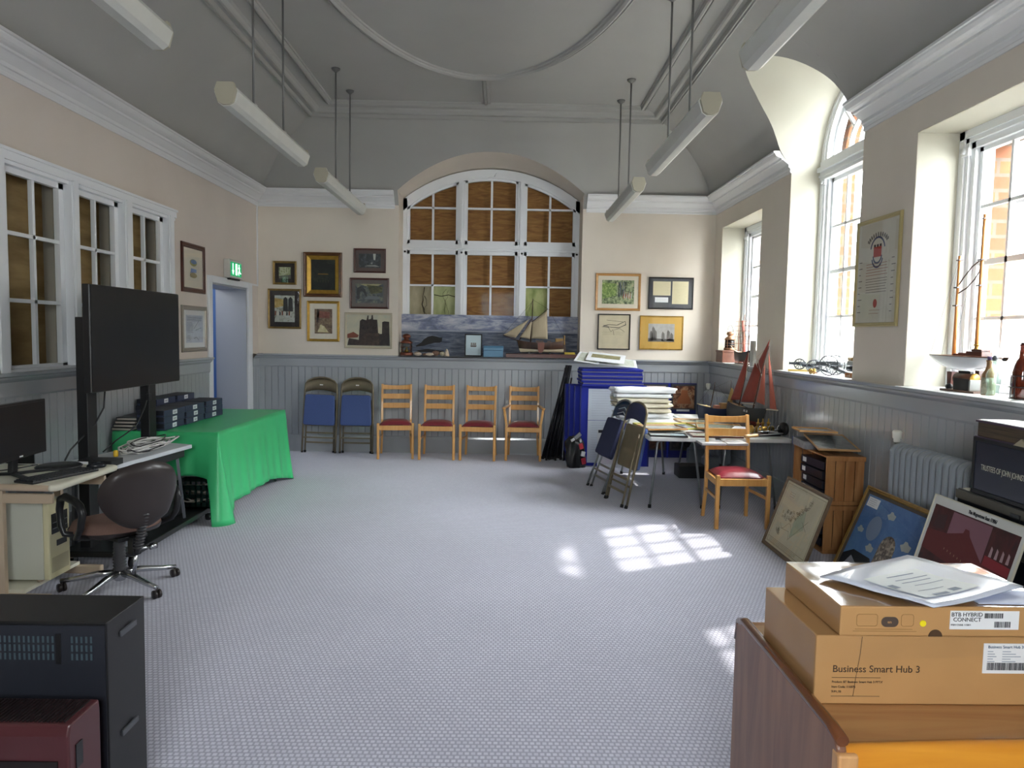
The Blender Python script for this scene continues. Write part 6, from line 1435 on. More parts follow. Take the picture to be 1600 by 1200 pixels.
am = bottle('dark amber glass bottle in a black wire holder at the photo right edge', 2.79, 3.80, M_amb, [(0, .003), (.042, .003), (.045, .012), (.045, .15), (.036, .19), (.018, .23), (.015, .29), (.019, .292), (.019, .30), (0, .30)], ([(.014, .30), (.014, .31), (0, .311)], M_blk))
hw_ = thing('wire_bottle_holder', 'black wire holder around the amber bottle', 'holder', (2.79, 3.80, SZ))
b = MB()
for z in (.008, .07, .13): b.tube([(.055*math.cos(2*PI*k/20), .055*math.sin(2*PI*k/20), z) for k in range(20)], .003, 5, closed=True)
for k in range(4): b.tube([(.055*math.cos(PI/2*k+.4), .055*math.sin(PI/2*k+.4), .005), (.055*math.cos(PI/2*k+.4), .055*math.sin(PI/2*k+.4), .132)], .003, 5)
b.build('wire_frame', M_blk, hw_)

# --- arched window sill: model cannon
def wheel(par, c, r, m_, spokes=10, th=.008):
    b = MB(); n = 24; b.tube([(c[0]+r*math.cos(2*PI*k/n), c[1], c[2]+r*math.sin(2*PI*k/n)) for k in range(n)], th*.6, 6, closed=True)
    for k in range(spokes): a = 2*PI*k/spokes; b.tube([c, (c[0]+r*math.cos(a), c[1], c[2]+r*math.sin(a))], th*.28, 4)
    b.lathe([(0, -.012), (r*.16, -.012), (r*.16, .012), (0, .012)], c, 10, 'Y'); return b.build('spoked_wheel', m_, par)
def cannon(label, x, y, rz, r, L_, wm, bm, cm_, base=None):
    t = thing('model_cannon', label, 'model cannon', (x, y, SZ+(.018 if base else 0)), rz)
    if base: MB().box(-L_*.7, -r*.75, -.018, L_*.6, r*.75, 0).build('base', base, t, bevel=.003)
    for s in (-1, 1): wheel(t, (0, s*r*.62, r), r-.004, wm)
    b = MB(); b.lathe([(0, -L_*.35), (r*.32, -L_*.33), (r*.30, 0), (r*.22, L_*.5), (r*.27, L_*.53), (r*.27, L_*.56), (r*.14, L_*.56), (r*.13, L_*.4), (0, L_*.4)], (0, 0, r*1.12), 16, 'X'); b.build('barrel', bm, t)
    b = MB(); b.bar((r*.2, -r*.3, r*.95), (-L_*.75, -r*.12, .012), r*.12, r*.25); b.bar((r*.2, r*.3, r*.95), (-L_*.75, r*.12, .012), r*.12, r*.25); b.bar((0, -r*.6, r), (0, r*.6, r), .008, .008); b.build('carriage', cm_, t)
    return t
M_iron = mat('dark_iron_model', '#2c3034', .35, metal=.5); M_pewter = mat('pewter', '#5a5e62', .35, metal=.4); M_blucar = mat('blue_carriage', '#3f6276', .5)
M_gbase = mat('golden_base', '#9c8440', .5)
cannon('leftmost model cannon with blue carriage on a golden base, arched window sill', 2.80, 6.72, math.radians(158), .052, .17, M_iron, M_iron, M_blucar, M_gbase)
cannon('middle model cannon with pale spoked wheels on the arched window sill', 2.80, 6.40, math.radians(146), .062, .18, M_pewter, M_iron, M_iron)
cannon('largest model cannon with tall pewter wheels on the arched window sill', 2.80, 6.05, math.radians(128), .088, .24, M_pewter, M_pewter, M_pewter)
cannon('tiny brass model cannon in front of the middle cannon', 2.715, 6.24, math.radians(100), .026, .10, M_brass, M_brass, wood('tiny_carriage', '#8b5a34', '#a87444', .5))
dg = thing('brass_top_cannon', 'brass and steel model gun at the right end of the arched window sill', 'model cannon', (2.86, 5.80, SZ), math.radians(80))
MB().box(-.10, -.04, 0, .09, .04, .02).build('base', _M['tiny_carriage'], dg, bevel=.003)
b = MB()
for x in (-.07, .05): b.lathe([(0, -.045), (.018, -.045), (.018, .045), (0, .045)], (x, 0, .018), 12, 'Y')
b.build('truck_wheels', _M['tiny_carriage'], dg)
b = MB(); b.lathe([(0, -.12), (.026, -.11), (.024, .05), (.028, .10), (.016, .10), (0, .09)], (0, 0, .07), 14, 'X'); b.build('barrel', M_iron, dg)
MB().box(-.08, -.025, .095, .08, .03, .135).build('breech_block', mat('grey_casting', '#8b8d8a', .4, metal=.3), dg, bevel=.006); b = MB(); b.lathe([(0, -.10), (.02, -.10), (.02, .10), (0, .10)], (0, .0, .15), 12, 'X'); b.build('brass_cylinder', M_brass, dg)

# --- far window sill: box, lantern, tall ship
wbx = thing('wooden_box', 'brown wooden box with lid at the left of the far window sill', 'box', (2.80, 8.86, SZ)); MB().box(-.115, -.11, 0, .11, .16, .125).build('box_body', wood('reddish_box', '#5b3324', '#74462f', .45, 'Y'), wbx, bevel=.004); MB().box(-.12, -.115, .126, .115, .165, .15).build('lid', _M['reddish_box'], wbx, bevel=.004)
l2 = thing('ship_lantern', 'weathered copper ship lantern with wire handle standing on the wooden box', 'lantern', (2.80, 8.84, SZ+.150)); lantern(l2, .82, mat('tarnished_copper', '#8d6a50', .45, metal=.6, var=.25, scale=30), mat('smoked_glass', '#1a1413', .1))
MB().tube([(.035*math.cos(a), 0, .225+.075*math.sin(a)*1.2) for a in [PI*k/12 for k in range(13)]], .003, 5).build('wire_handle', M_iron, l2)
ts = thing('model_tall_ship', 'three-masted model tall ship with red lower hull on the far window sill', 'model ship', (2.80, 8.33, SZ), math.radians(-88))
MB().box(-.17, -.04, 0, .17, .04, .012).build('base', M_mah, ts)
dkm, _r = hull(.62, .11, .115, M_bkhull, mat('red_bottom', '#6e2a22', .5), ts, .4, .05, .03, 1.5); dkm.build('deck', mat('pale_deck', '#b5a088', .6), ts)
for o in ts.children:
    if o.name.split('.')[0] in ('hull', 'hull_bottom', 'deck'): o.location.z += .025
b = MB(); b.box(-.1, -.02, .0, -.08, .02, .04); b.box(.08, -.02, 0, .10, .02, .04); b.build('cradle', mat('pink_cradle', '#a86a58', .5), ts)
b = MB(); b.tube([(-.29, 0, .15), (-.42, 0, .21)], .004, 6); b.build('bowsprit', mat('white_spar', '#c8c0b0', .5), ts)
rg = MB()
for x, h in ((-.17, .40), (0, .44), (.17, .36)):
    m_ = MB().tube([(x, 0, .14), (x, 0, .14+h)], [.005, .0025], 6).build('mast', mat('thin_brown_spar', '#8c5a40', .6), ts)
    b = MB()
    for k, z in enumerate((.10, .18, .25, .31, .36)):
        if z < h: w_ = .095-.014*k; b.tube([(x-.01, -w_, .14+z), (x-.01, w_, .14+z)], .0022, 5)
    b.build('yards', _M['thin_brown_spar'], m_)
    for s in (-1, 1):
        for q in (.0, .02, .04): rg.tube([(x+q, s*.045, .14), (x, 0, .14+h*.62)], .0009, 4)
    rg.tube([(x, 0, .14+h), (x-.17, 0, .15)], .0009, 4); rg.tube([(x, 0, .14+h*.7), (x-.17, 0, .14+h*.35)], .0009, 4)
rg.build('rigging', M_rope, ts)
tag(MB().tube([(2.95, 8.72, SZ), (2.95, 8.78, SZ+.30), (2.95, 8.84, SZ+.52)], [.022, .020, .015], 10).build('red_rolled_flag', mat('faded_red_cloth', '#9c4540', .85, col2='#5c5a48', scale=4)), 'long rolled faded red flag leaning in the corner of the far window', 'flag')
gp = thing('grey_panel_edge', 'narrow pale grey board standing at the near side of the far window sill', 'board', (2.72, 7.80, SZ)); MB().box(-.01, -.06, 0, .02, .045, .28).build('board', mat('pale_grey_board', '#9fa09c', .6), gp)
# ================================================================ crate shelf, leaning pictures, deed box
M_pine = wood('orange_pine', '#99653a', '#bd8b58', .45, 'Z', 4, .15); M_pinex = wood('orange_pine_rail', '#99653a', '#bd8b58', .45, 'Y', 4, .15)
ct = thing('wooden_crate', 'two slatted pine crates stacked on end as a shelf beside the right wall', 'crate', (2.54, 5.19, 0))
for z0, z1 in ((0, .365), (.37, .735)):
    for k in range(4): x0 = -.145+.0725*k; MB().box(x0+.003, .0, z0, x0+.0695, .012, z1).build('end_slat', M_pine, ct, bevel=.002)
    for k in range(4): x0 = -.145+.0725*k; MB().box(x0+.003, .588, z0, x0+.0695, .60, z1).build('end_slat', M_pine, ct, bevel=.002)
    for k in range(4): x0 = -.145+.0725*k; MB().box(x0+.003, .012, z1-.012, x0+.0695, .588, z1).build('side_slat', M_pinex, ct, bevel=.002)
    MB().box(-.145, .012, z0, .145, .588, z0+.01).build('side_board', M_pinex, ct); MB().box(.135, .012, z0, .145, .588, z1).build('bottom_board', M_pinex, ct)
    MB().box(-.147, -.010, z1-.035, .147, .0, z1).build('end_batten', M_pine, ct, bevel=.002); MB().box(-.147, -.008, z0+.0, .147, .0, z0+.03).build('end_batten', M_pine, ct, bevel=.002)
def crate_file(label, z, dx=0., rz=0.):
    t = thing('box_file', label, 'box file', (2.40+dx, 5.50, z), PI+rz, 'dark box files in the crate shelf'); MB().box(-.245, -.19, 0, 0, .19, .062).build('box_body', mat('blackish_navy', '#191b2c', .45), t, bevel=.003)
    MB().box(.0005, -.055-.10, .015, .003, -.0-.10, .05).build('paper_label', M_lab, t)
    return t
for k, w_ in enumerate(('lowest', 'second', 'third', 'topmost')): crate_file('%s dark navy box file in the upper crate' % w_, .39+.072*k, .02+.008*(k % 2), .03*(k-1.5))
for k in range(3): crate_file('%s dark navy box file in the lower crate' % ('lowest', 'middle', 'highest')[k], .02+.09*k, .03)
# things lying on the crate
bf = thing('lever_arch_file', 'blue lever arch file with marbled side lying on the crate under the frames', 'file', (2.50, 5.62, .737), math.radians(85)); MB().box(-.14, -.13, 0, .16, .13, .06).build('file_body', mat('marbled_card', '#8a8b8e', .6, var=.2, scale=40), bf, bevel=.003); MB().box(.16, -.13, 0, .168, .13, .06).build('spine', mat('strong_blue', '#1d3a9a', .5), bf)
t = flat('larger gilt-edged picture lying tilted on the crate, glass reflecting the window', .42, .30, (2.53, 5.42, .80), math.radians(82), mat('pale_wood_edge', '#b0895c', .4), .010, art('n', ['#4a4c4a', '#7b7f80', '#b9bdb8'], 5, 31)); t.rotation_euler = (-PI/2+.0, math.radians(0), math.radians(82)); t.rotation_euler = (math.radians(-90), math.radians(-8), math.radians(82))
t = flat('topmost flat picture in a thin brown frame lying on the crate shelf', .40, .28, (2.50, 5.66, .862), math.radians(76), M_oakf, .010, art('n', ['#8f9aa0', '#b9c0c2', '#a8a890'], 5, 33), mat('mustard_mount', '#b8a05c', .7), .03)
t.rotation_euler = (math.radians(-90), math.radians(3), math.radians(76))
# leaning pictures
def lean(t, xb, y0, y1, xt, zt_):
    """bottom edge on the floor at x=xb, top edge at x=xt, z=zt, facing -X"""
    h = math.hypot(xt-xb, zt_); a = math.atan2(xt-xb, zt_)
    t.rotation_euler = (-a, 0, -PI/2); t.location = ((xb+xt)/2, (y0+y1)/2, zt_/2)
def sc_map(t, a, w_, h_):
    mk = mat('map_ink', '#6b5c48', .8); r = random.Random(8); S_ = []
    S_ += [(-w_*.93, -h_*.93, w_*.93, -h_*.93), (w_*.93, -h_*.93, w_*.93, h_*.93), (w_*.93, h_*.93, -w_*.93, h_*.93), (-w_*.93, h_*.93, -w_*.93, -h_*.93), (-w_*.93, -h_*.78, w_*.93, -h_*.78)]
    for (cx_, cz_, L1, ang, n_) in ((-w_*.45, -h_*.05, w_*.30, -.1, 10), (-w_*.35, h_*.12, w_*.25, .3, 9), (-w_*.1, h_*.1, w_*.35, .8, 16), (w_*.1, h_*.3, w_*.30, .9, 14), (w_*.3, h_*.55, w_*.25, 1.1, 8), (-w_*.65, -h_*.55, w_*.15, .2, 6)):
        for q in range(n_):
            u = (q+.5)/n_-.5; x = cx_+L1*u*math.cos(ang)*1.6+r.uniform(-.02, .02); z = cz_+L1*u*math.sin(ang)*1.2+r.uniform(-.02, .02); a1 = r.uniform(.01, .028); b1 = r.uniform(.008, .02)
            S_ += [(x, z, x+a1, z), (x+a1, z, x+a1, z+b1), (x+a1, z+b1, x, z+b1), (x, z+b1, x, z)]
    for q in range(14): x = -w_*.6+w_*.045*q; S_.append((x, -h_*.25-.03*math.sin(q*.5), x+w_*.045, -h_*.25-.03*math.sin((q+1)*.5)))
    S_ += [(-w_*.6, -h_*.4, -w_*.1, -h_*.35), (-w_*.1, -h_*.35, 0, -h_*.6), (-w_*.55, -h_*.62, -w_*.6, -h_*.4), (0, -h_*.55, w_*.55, h_*.2), (w_*.3, h_*.1, w_*.6, -h_*.1)]
    lines(a, S_, mk, .0022); shape(a, [(0, -h_*.5), (w_*.45, -h_*.1), (w_*.3, h_*.45), (-w_*.05, h_*.1)], mat('map_green_wash', '#aeb296', .8), y=-.0078)
    rndlines(a, -w_*.85, w_*.6, -h_*.92, -h_*.8, 3, mk, 4, .002); rndlines(a, -w_*.7, -w_*.35, h_*.55, h_*.75, 3, mk, 5, .0015)
pm = picture('framed antique town map leaning on the crate, foremost on the floor', .74, .56, wood('dull_brown_frame', '#5e4a38', '#74604a', .5, 'X'), .028, None, 0, mat('aged_map_paper', '#c9c0a4', .8, var=.05, scale=3), sc_map); lean(pm, 2.05, 4.71, 5.45, 2.235, .53)
fo = thing('red_folder', 'dark red folder with white writing standing behind the antique map', 'folder', (2.10, 5.03, 0)); MB().box(0, .10, 0, .015, .50, .53).build('cover', mat('maroon_card', '#6e2232', .6), fo); fo.rotation_euler = (0, math.radians(19), 0)
b = MB(); r = random.Random(6)
for k in range(7): b.box(-.002, .455+r.uniform(-.01, .01), .12+.05*k, 0, .475+r.uniform(-.01, .01), .15+.05*k)
b.build('white_writing', mat('pale_pink_print', '#c9b8bc', .7), fo)
def sc_shell(t, a, w_, h_):
    shape(a, [(-w_*.95, h_*.72), (-w_*.55, h_*.72), (-w_*.55, h_*.95), (-w_*.95, h_*.95)], M_lab, 'caption_card'); rndlines(a, -w_*.92, -w_*.6, h_*.74, h_*.93, 4, M_ink, 3, .002)
    tower = [(-w_*.02, -h_*.9), (w_*.0, h_*.0)]+[(w_*.24-w_*.24*math.cos(PI*k/10), h_*.0+h_*.32*math.sin(PI*k/10)) for k in range(11)]+[(w_*.50, -h_*.9)]
    shape(a, tower, art('vor', ['#584a40', '#8a7a6a', '#3d332c', '#a89884'], 60, 2), 'painted_tower', y=-.0086)
    shape(a, [(-w_*.38+w_*.22*math.cos(2*PI*k/24), h_*.30+h_*.30*math.sin(2*PI*k/24)) for k in range(24)], mat('hazy_blue_dome', '#7c8aa2', .7), 'painted_dome', y=-.0082)
    for (x, z, s_) in ((-.78, .15, .10), (-.02, .72, .12), (.72, .25, .14), (-.25, -.15, .12)): shape(a, [(w_*x+w_*s_*math.cos(2*PI*k/12)*(1+.25*math.sin(k*2.3)), h_*z+h_*s_*.8*math.sin(2*PI*k/12)*(1+.25*math.cos(k*1.7))) for k in range(12)], mat('cream_cloud', '#a9aca6', .7), y=-.0079)
    shape(a, [(-w_, -h_), (-w_, -h_*.55), (-w_*.7, -h_*.35), (-w_*.1, -h_*.35), (w_*.2, -h_*.75), (w_, -h_*.8), (w_, -h_)], mat('dark_slate_roofs', '#23242a', .7), y=-.0084)
    shape(a, [(-w_*.95, -h_*.95), (-w_*.7, -h_*.5), (-w_*.3, -h_*.7), (-w_*.25, -h_*.95)], mat('pale_wall_print', '#8a8f98', .7), y=-.0088)
pf = picture('large gold-framed painting of a stone tower against blue sky leaning at the radiator', .78, .66, mat('dark_gilt', '#93733a', .35, metal=.5, var=.15, scale=30), .03, None, 0, art('n', ['#36588c', '#4a6fa0', '#5f86b0'], 3, 14), sc_shell, liner=(mat('dark_liner', '#4b4034', .6), .02)); lean(pf, 2.255, 3.97, 4.75, 2.50, .61)
def sc_boat(t, a, w_, h_):
    shape(a, [(-w_*.5, h_*.40), (w_*.42, h_*.40), (w_*.42, h_*.98), (-w_*.5, h_*.98)], mat('mauve_sky_print', '#7c5560', .6), y=-.0079)
    shape(a, [(-w_, h_*.60), (-w_*.5, h_*.64), (-w_*.14, h_*.74), (-w_*.12, h_*.81), (-w_*.03, h_*.81), (w_*.02, h_*.73), (w_*.42, h_*.45), (w_, h_*.42), (w_, h_*.12), (-w_, h_*.30)], mat('dark_red_roof', '#5c1f20', .6), y=-.0084)
    shape(a, [(w_*.45, h_*.44), (w_, h_*.42), (w_, h_*.55), (w_*.45, h_*.58)], mat('crimson_strip', '#7e1f28', .6), y=-.0086)
    for k in range(12): shape(a, [(-w_*.45+w_*.09*k, h_*.40-h_*.012*k), (-w_*.435+w_*.09*k, h_*.40-h_*.012*k), (-w_*.435+w_*.09*k, h_*.43-h_*.012*k), (-w_*.45+w_*.09*k, h_*.43-h_*.012*k)], mat('tiny_lamps', '#8a6a52', .6), y=-.009)
    for k in range(4): shape(a, [(w_*(.52+.12*k), h_*.58), (w_*(.58+.12*k), h_*.58), (w_*(.57+.12*k), h_*.70), (w_*(.53+.12*k), h_*.73)], mat('pale_figures', '#a0868a', .6), y=-.0088)
    shape(a, [(-w_*.9, h_*.66), (-w_*.6, h_*.66), (-w_*.62, h_*.9), (-w_*.85, h_*.86)], mat('dusky_scene', '#3a2022', .6), y=-.0081)
pq = picture('white-bordered dark red poster board with a caption along its top, leaning at the deed box', .70, .80, mat('cream_board_edge', '#c9c5b2', .6), .006, mat('white_border', '#c9cac6', .7), .022, art('n', ['#17100f', '#2b1517', '#4a1d1e', '#1e1a20'], 4, 18, .22), sc_boat, glass=False, mh=.045, depth=.012); lean(pq, 2.17, 3.13, 3.82, 2.385, .76)
text('The Mugnetone Seat /1986/', .026, M_ink, pq, (-.06, -.0085, .362), (PI/2, 0, 0), 'caption', sx=.72, bold=True)
# black boxes and deed box with the book
M_trunk = mat('black_japanned', '#15171c', .3, var=.15, scale=8)
for k, (z0, z1, x0, y0, y1, nm) in enumerate(((0, .30, 2.47, 2.75, 3.70, 'lowest large black trunk under the deed box'), (.305, .60, 2.46, 2.8, 3.66, 'middle black trunk under the deed box'), (.605, .825, 2.42, 2.82, 3.71, 'long flat black case directly under the deed box'))):
    t = thing('document_case', nm, 'case', (0, 0, 0)); MB().box(x0, y0, z0, 2.66, y1, z1).build('trunk_body', M_trunk, t, bevel=.006); MB().box(x0-.006, y0-.004, z1-.05, x0, y1+.004, z1-.006).build('lid_rim', mat('worn_edge', '#4a463c', .5), t); MB().box(x0-.012, (y0+y1)/2-.03, z1-.08, x0-.004, (y0+y1)/2+.03, z1-.03).build('hasp', M_trunk, t)
db_ = thing('deed_box', 'black metal deed box lettered for trustees, on the black cases by the wall', 'deed box', (2.435, 3.32, .828))
MB().box(0, -.40, 0, .225, .30, .285).build('box_body', M_trunk, db_, bevel=.004)
b = MB(); b.box(-.006, .285, 0, 0, .30, .285); b.box(-.006, -.40, .268, 0, .30, .285); b.box(-.006, -.40, 0, 0, .30, .018); b.build('raised_edge', M_blkm, db_, bevel=.002)
MB().box(-.002, -.38, .02, .0, .283, .265).build('front_panel', mat('faded_navy_paint', '#1f2434', .25, var=.1, scale=6), db_)
text('TRUSTEES OF JOHN JOHNSTONE', .040, mat('cream_lettering', '#b9b5a4', .6), db_, (-.003, .235, .125), (PI/2, 0, -PI/2), 'lettering', sx=.60)
bk = thing('large_old_book', 'very thick old book with worn brown page edges on top of the deed box', 'book', (2.435, 3.31, 1.114))
MB().box(.0, -.36, .006, .205, .29, .078).build('pages', mat('worn_page_edges', '#5d4e3c', .85, col2='#3b3027', scale=4, stretch=(1, 1, 25)), bk); MB().box(-.008, -.37, .078, .215, .30, .088).build('top_cover', mat('plum_binding', '#3c2740', .4), bk, bevel=.002); MB().box(-.008, -.37, 0, .215, .30, .006).build('bottom_cover', _M['plum_binding'], bk)
tag(MB().prism([(-.005, -.365), (.205, -.365), (.208, .28), (-.002, .285)], 'Z', 0, .003).build('paper_sheet', M_paper, loc=(2.435, 3.31, 1.2025)), 'bright white sheet lying on top of the thick old book', 'sheet')
tag(MB().prism([(3.22, 1.114), (3.32, 1.114), (3.27, 1.15)], 'X', 2.418, 2.426).build('torn_paper', mat('torn_buff_paper', '#a59c84', .8)), 'torn triangular scrap of buff paper hanging out below the old book', 'scrap')
tag(MB().tube([(2.42, 3.245, 1.193), (2.425, 3.26, 1.21), (2.435, 3.24, 1.207), (2.421, 3.225, 1.19)], .006, 5).build('red_ribbon', mat('faded_ribbon', '#9a4a3c', .7)), 'small knotted red ribbon tab at the front edge of the old book', 'ribbon')
tag(MB().prism([(0, 0), (.10, .02), (.09, .08), (.01, .06)], 'Z', 0, .003).build('paper_scrap', mat('cream_scrap', '#cfcbb8', .7), loc=(2.423, 3.625, .8262)), 'small cream paper lying on the flat black case left of the deed box', 'scrap')
# ================================================================ foreground left: black cabinet and maroon heater
cb = thing('metal_cabinet', 'dark slim metal cabinet with vent slots in the lower left foreground', 'cabinet', (-1.20, 2.12, 0))
M_cab = mat('black_cabinet_paint', '#121214', .42); M_cabn = mat('dark_navy_panel', '#1f222b', .5)
b = MB(); b.box(-.82, .0, .02, 0, .225, .70); b.build('body', M_cab, cb, bevel=.003)
b = MB(); b.box(-.82, -.004, .02, -.005, 0, .69); b.build('front_panel', M_cabn, cb)
for j in range(6):
    b = MB(); z = .637-.027*(j//2)
    for k in (range(5) if j % 2 else range(8, 34)):
        x = -.04-.0145*k
        b.box(x-.009, -.0055, z, x-.003, -.0035, z+.020)
    b.build('vent_slots', mat('vent_grey', '#3f5058', .5), cb)
b = MB(); b.box(-.142-.012, -.006, .57, -.142+.004, -.003, .665); b.build('centre_strip', M_cab, cb)
for z in (.625, .30): b = MB(); b.box(.0, .07, z, .003, .15, z+.016); b.bar((.002, .07, z+.008), (.010, .15, z+.016), .006, .018); b.build('side_louvre', mat('satin_dark_grey', '#5a5c60', .3, metal=.4), cb)
ht = thing('maroon_heater', 'maroon vented cabinet heater standing in front of the black cabinet', 'heater', (-1.185, 1.895, 0))
M_mar = mat('maroon_metal', '#4a2024', .38, coat=.2)
b = MB(); b.box(-.42, 0, .04, 0, .155, .47); b.prism([(-.0, .47), (.155, .47), (.15, .50), (.008, .50)], 'X', -.42, 0); b.build('body', M_mar, ht, bevel=.006)
b = MB()
for k in range(34): x = -.405+.0115*k; b.box(x, .02, .4995, x+.006, .14, .504)
b.build('top_grille', mat('dark_grille', '#170d0e', .5), ht)
b = MB(); b.box(-.0, .03, .36, .003, .06, .43); b.build('side_handle', M_blk, ht); MB().box(-.36, -.004, .12, -.03, 0, .40).build('front_grille', mat('dark_grille', '#170d0e', .5), ht)

# ================================================================ foreground right: pine sideboard with two cartons
sbd = thing('pine_sideboard', 'glossy orange pine cabinet in the lower right foreground', 'cabinet', (.70, 1.42, 0))
M_ptop = wood('glossy_pine_top', '#946640', '#b08254', .12, 'X', 3, .5); M_pfront = wood('orange_pine_front', '#c87a1c', '#e09832', .3, 'X', 3, .4); M_pside = wood('striped_pine_side', '#6f4a3a', '#94694f', .4, 'Z', 3, .2)
H = .745
MB().box(.03, .02, H-.022, 1.25, .66, H).build('top', M_ptop, sbd)
b = MB(); b.prism([(.0, 0), (.0, H+.0), (.02, H+.022), (.62, H+.022), (.655, H), (.66, H-.05), (.66, 0)], 'X', .008, .03); b.build('side_panel', M_pside, sbd, bevel=.006)
b = MB(); b.tube([(.019, .0, H+.018), (.019, .05, H+.024), (.019, .60, H+.024), (.019, .648, H+.006), (.019, .658, H-.05)], .0135, 10); b.build('side_edging', wood('dark_pine_edge', '#5a3018', '#74421f', .25, 'Y', 3, .5), sbd)
b = MB(); n = 24; rows = []
for i in range(n+1):
    x = .028+(1.22)*i/n; u = i/n; zt_ = H+.004+.020*math.sin(min(1, u*1.5)*PI*.5)-.010*max(0, u-.5)
    rows.append([(x, -.002, H-.14), (x, -.002, zt_-.014), (x, .004, zt_-.003), (x, .014, zt_), (x, .026, zt_-.003), (x, .03, zt_-.014), (x, .03, H-.14)])
b.grid(rows, True); b.build('front_rail', M_pfront, sbd)
b = MB(); b.box(.006, -.012, 0, .05, .022, H-.006); b.build('corner_stile', wood('pale_pine_end', '#c4905c', '#d8a670', .4, 'Z', 4), sbd, bevel=.006)
b = MB(); b.box(.05, -.004, .10, 1.24, .014, H-.14); b.build('lower_front', M_pfront, sbd)
b = MB(); b.prism([(.08, H-.20), (.08, H-.10), (.10, H-.075), (.16, H-.07), (.20, H-.085), (.21, H-.11), (.21, H-.20)], 'Y', -.008, -.003); b.build('kneehole_shade_plate', mat('shadowed_recess', '#3a1f0c', .6), sbd)  # dark plate, the shaded top of the kneehole given as colour
M_card = mat('brown_cardboard', '#b58a58', .7, var=.04, scale=8); M_prn = mat('carton_print', '#3f2f22', .7); M_film = thin_glass('clear_tape', refl=.4, rough=.15); M_film2 = thin_glass('glossy_shrink_film', refl=1.0, rough=.10); M_cardd = mat('brown_cardboard_side', '#a57d50', .7, var=.05, scale=8)
TZ = H
c1 = thing('cardboard_carton', 'larger brown carton lettered for a smart hub on the pine cabinet', 'carton', (.738, 1.604, TZ+.001), math.radians(.5))
MB().box(0, 0, 0, .62, .318, .165).build('box_body', M_card, c1, bevel=.003)
b = MB(); b.quad((-.0015, .005, .012), (-.0015, .31, .012), (-.0015, .31, .166), (-.0015, .005, .166)); b.quad((-.0015, -.0012, .167), (.62, -.0012, .167), (.62, .318, .167), (-.0015, .318, .167)); b.quad((0, -.0015, .10), (.62, -.0015, .13), (.62, -.0015, .166), (0, -.0015, .166)); b.build('shrink_film', M_film, c1)
text('Business Smart Hub 3', .0235, M_prn, c1, (.040, -.0012, .078), (PI/2, 0, 0), 'lettering')
text('Product: BT Business Smart Hub 3 FTTX', .0072, M_prn, c1, (.040, -.0012, .052), (PI/2, 0, 0), 'lettering'); text('Item Code: 116872', .0072, M_prn, c1, (.040, -.0012, .040), (PI/2, 0, 0), 'lettering'); text('SUN_02', .0068, M_prn, c1, (.040, -.0012, .029), (PI/2, 0, 0), 'lettering')
b = MB(); b.box(.040, -.001, .064, .155, 0, .0647); b.box(.040, -.001, .019, .155, 0, .0197); b.build('printed_rule', M_prn, c1)
b = MB(); b.tube([(.107, -.0006, .163), (.104, -.0006, .12), (.096, -.0006, .06), (.092, -.0006, .02)], .0006, 4); b.build('crease', M_prn, c1)
lb_ = MB().box(.395, -.0018, .078, .60, -.0003, .150).build('paper_label', M_lab, c1)
text('Business Smart Hub 3', .0095, mat('teal_print', '#2a4a6a', .7), lb_, (.405, -.0022, .139), (PI/2, 0, 0), 'lettering')
b = MB(); r = random.Random(9); x = .405
while x < .50: w_ = r.choice((.0008, .0012, .002)); b.box(x, -.0024, .086, x+w_, -.0018, .104); x += w_+r.choice((.0008, .0014))
b.build('barcode', M_ink, lb_)
for k in range(5): b = MB(); b.box(.405, -.0022, .130-.006*k, .418+.004*(k % 3), -.0018, .1318-.006*k); b.box(.44, -.0022, .130-.006*k, .46+.012*(k % 3), -.0018, .1318-.006*k); b.build('small_print', mat('grey_print', '#8a94a4', .7), lb_)
c2 = thing('cardboard_carton', 'smaller brown carton with yellow dot and white shipping label, on the larger carton', 'carton', (.788, 1.597, TZ+.169), math.radians(.8))
MB().box(0, 0, 0, .52, .315, .070).build('box_body', M_card, c2, bevel=.003)
b = MB(); b.quad((-.0015, 0, 0), (-.0015, .31, 0), (-.0015, .31, .072), (-.0015, 0, .072)); b.build('shrink_film', M_film, c2)
b = MB(); b.grid([[(x, y, .0722+.0022*abs(math.sin(x*31+y*17))*math.sin(y*9)) for y in [.315*j/16 for j in range(17)]] for x in [.52*i/26 for i in range(27)]], True); b.build('top_film', M_film2, c2)
b = MB(); 
def rrect(x0, z0, x1, z1, rr, n=5):
    P = []
    for cx_, cz_, a0 in ((x1-rr, z0+rr, -90), (x1-rr, z1-rr, 0), (x0+rr, z1-rr, 90), (x0+rr, z0+rr, 180)):
        for k in range(n+1): a = math.radians(a0+90*k/n); P.append((cx_+rr*math.cos(a), cz_+rr*math.sin(a)))
    return P
for (x0, z0, x1, z1) in ((.038, .024, .087, .052), (.143, .024, .172, .052)): P = rrect(x0, z0, x1, z1, .006); b.tube([(p[0], -.0006, p[1]) for p in P], .0006, 4, closed=True)
b.build('printed_outline', mat('faint_brown_print', '#96703f', .7), c2)
MB().prism(rrect(.096, .022, .136, .046, .0115), 'Y', -.0012, -.0002).build('printed_pill', mat('dark_pill_print', '#4d4038', .6), c2)
text('en', .010, M_card, c2, (.110, -.0016, .031), (PI/2, 0, 0), 'lettering')
b = MB(); b.box(.035, -.0008, .016, .17, -.0001, .0172); b.box(.03, -.0008, .011, .18, -.0001, .0122); b.build('printed_rule', _M['faint_brown_print'], c2)
MB().prism([(.194+.0075*math.cos(2*PI*k/20), .031+.0075*math.sin(2*PI*k/20)) for k in range(20)], 'Y', -.0015, -.0003).build('yellow_dot', mat('yellow_sticker', '#f0de20', .5), c2)
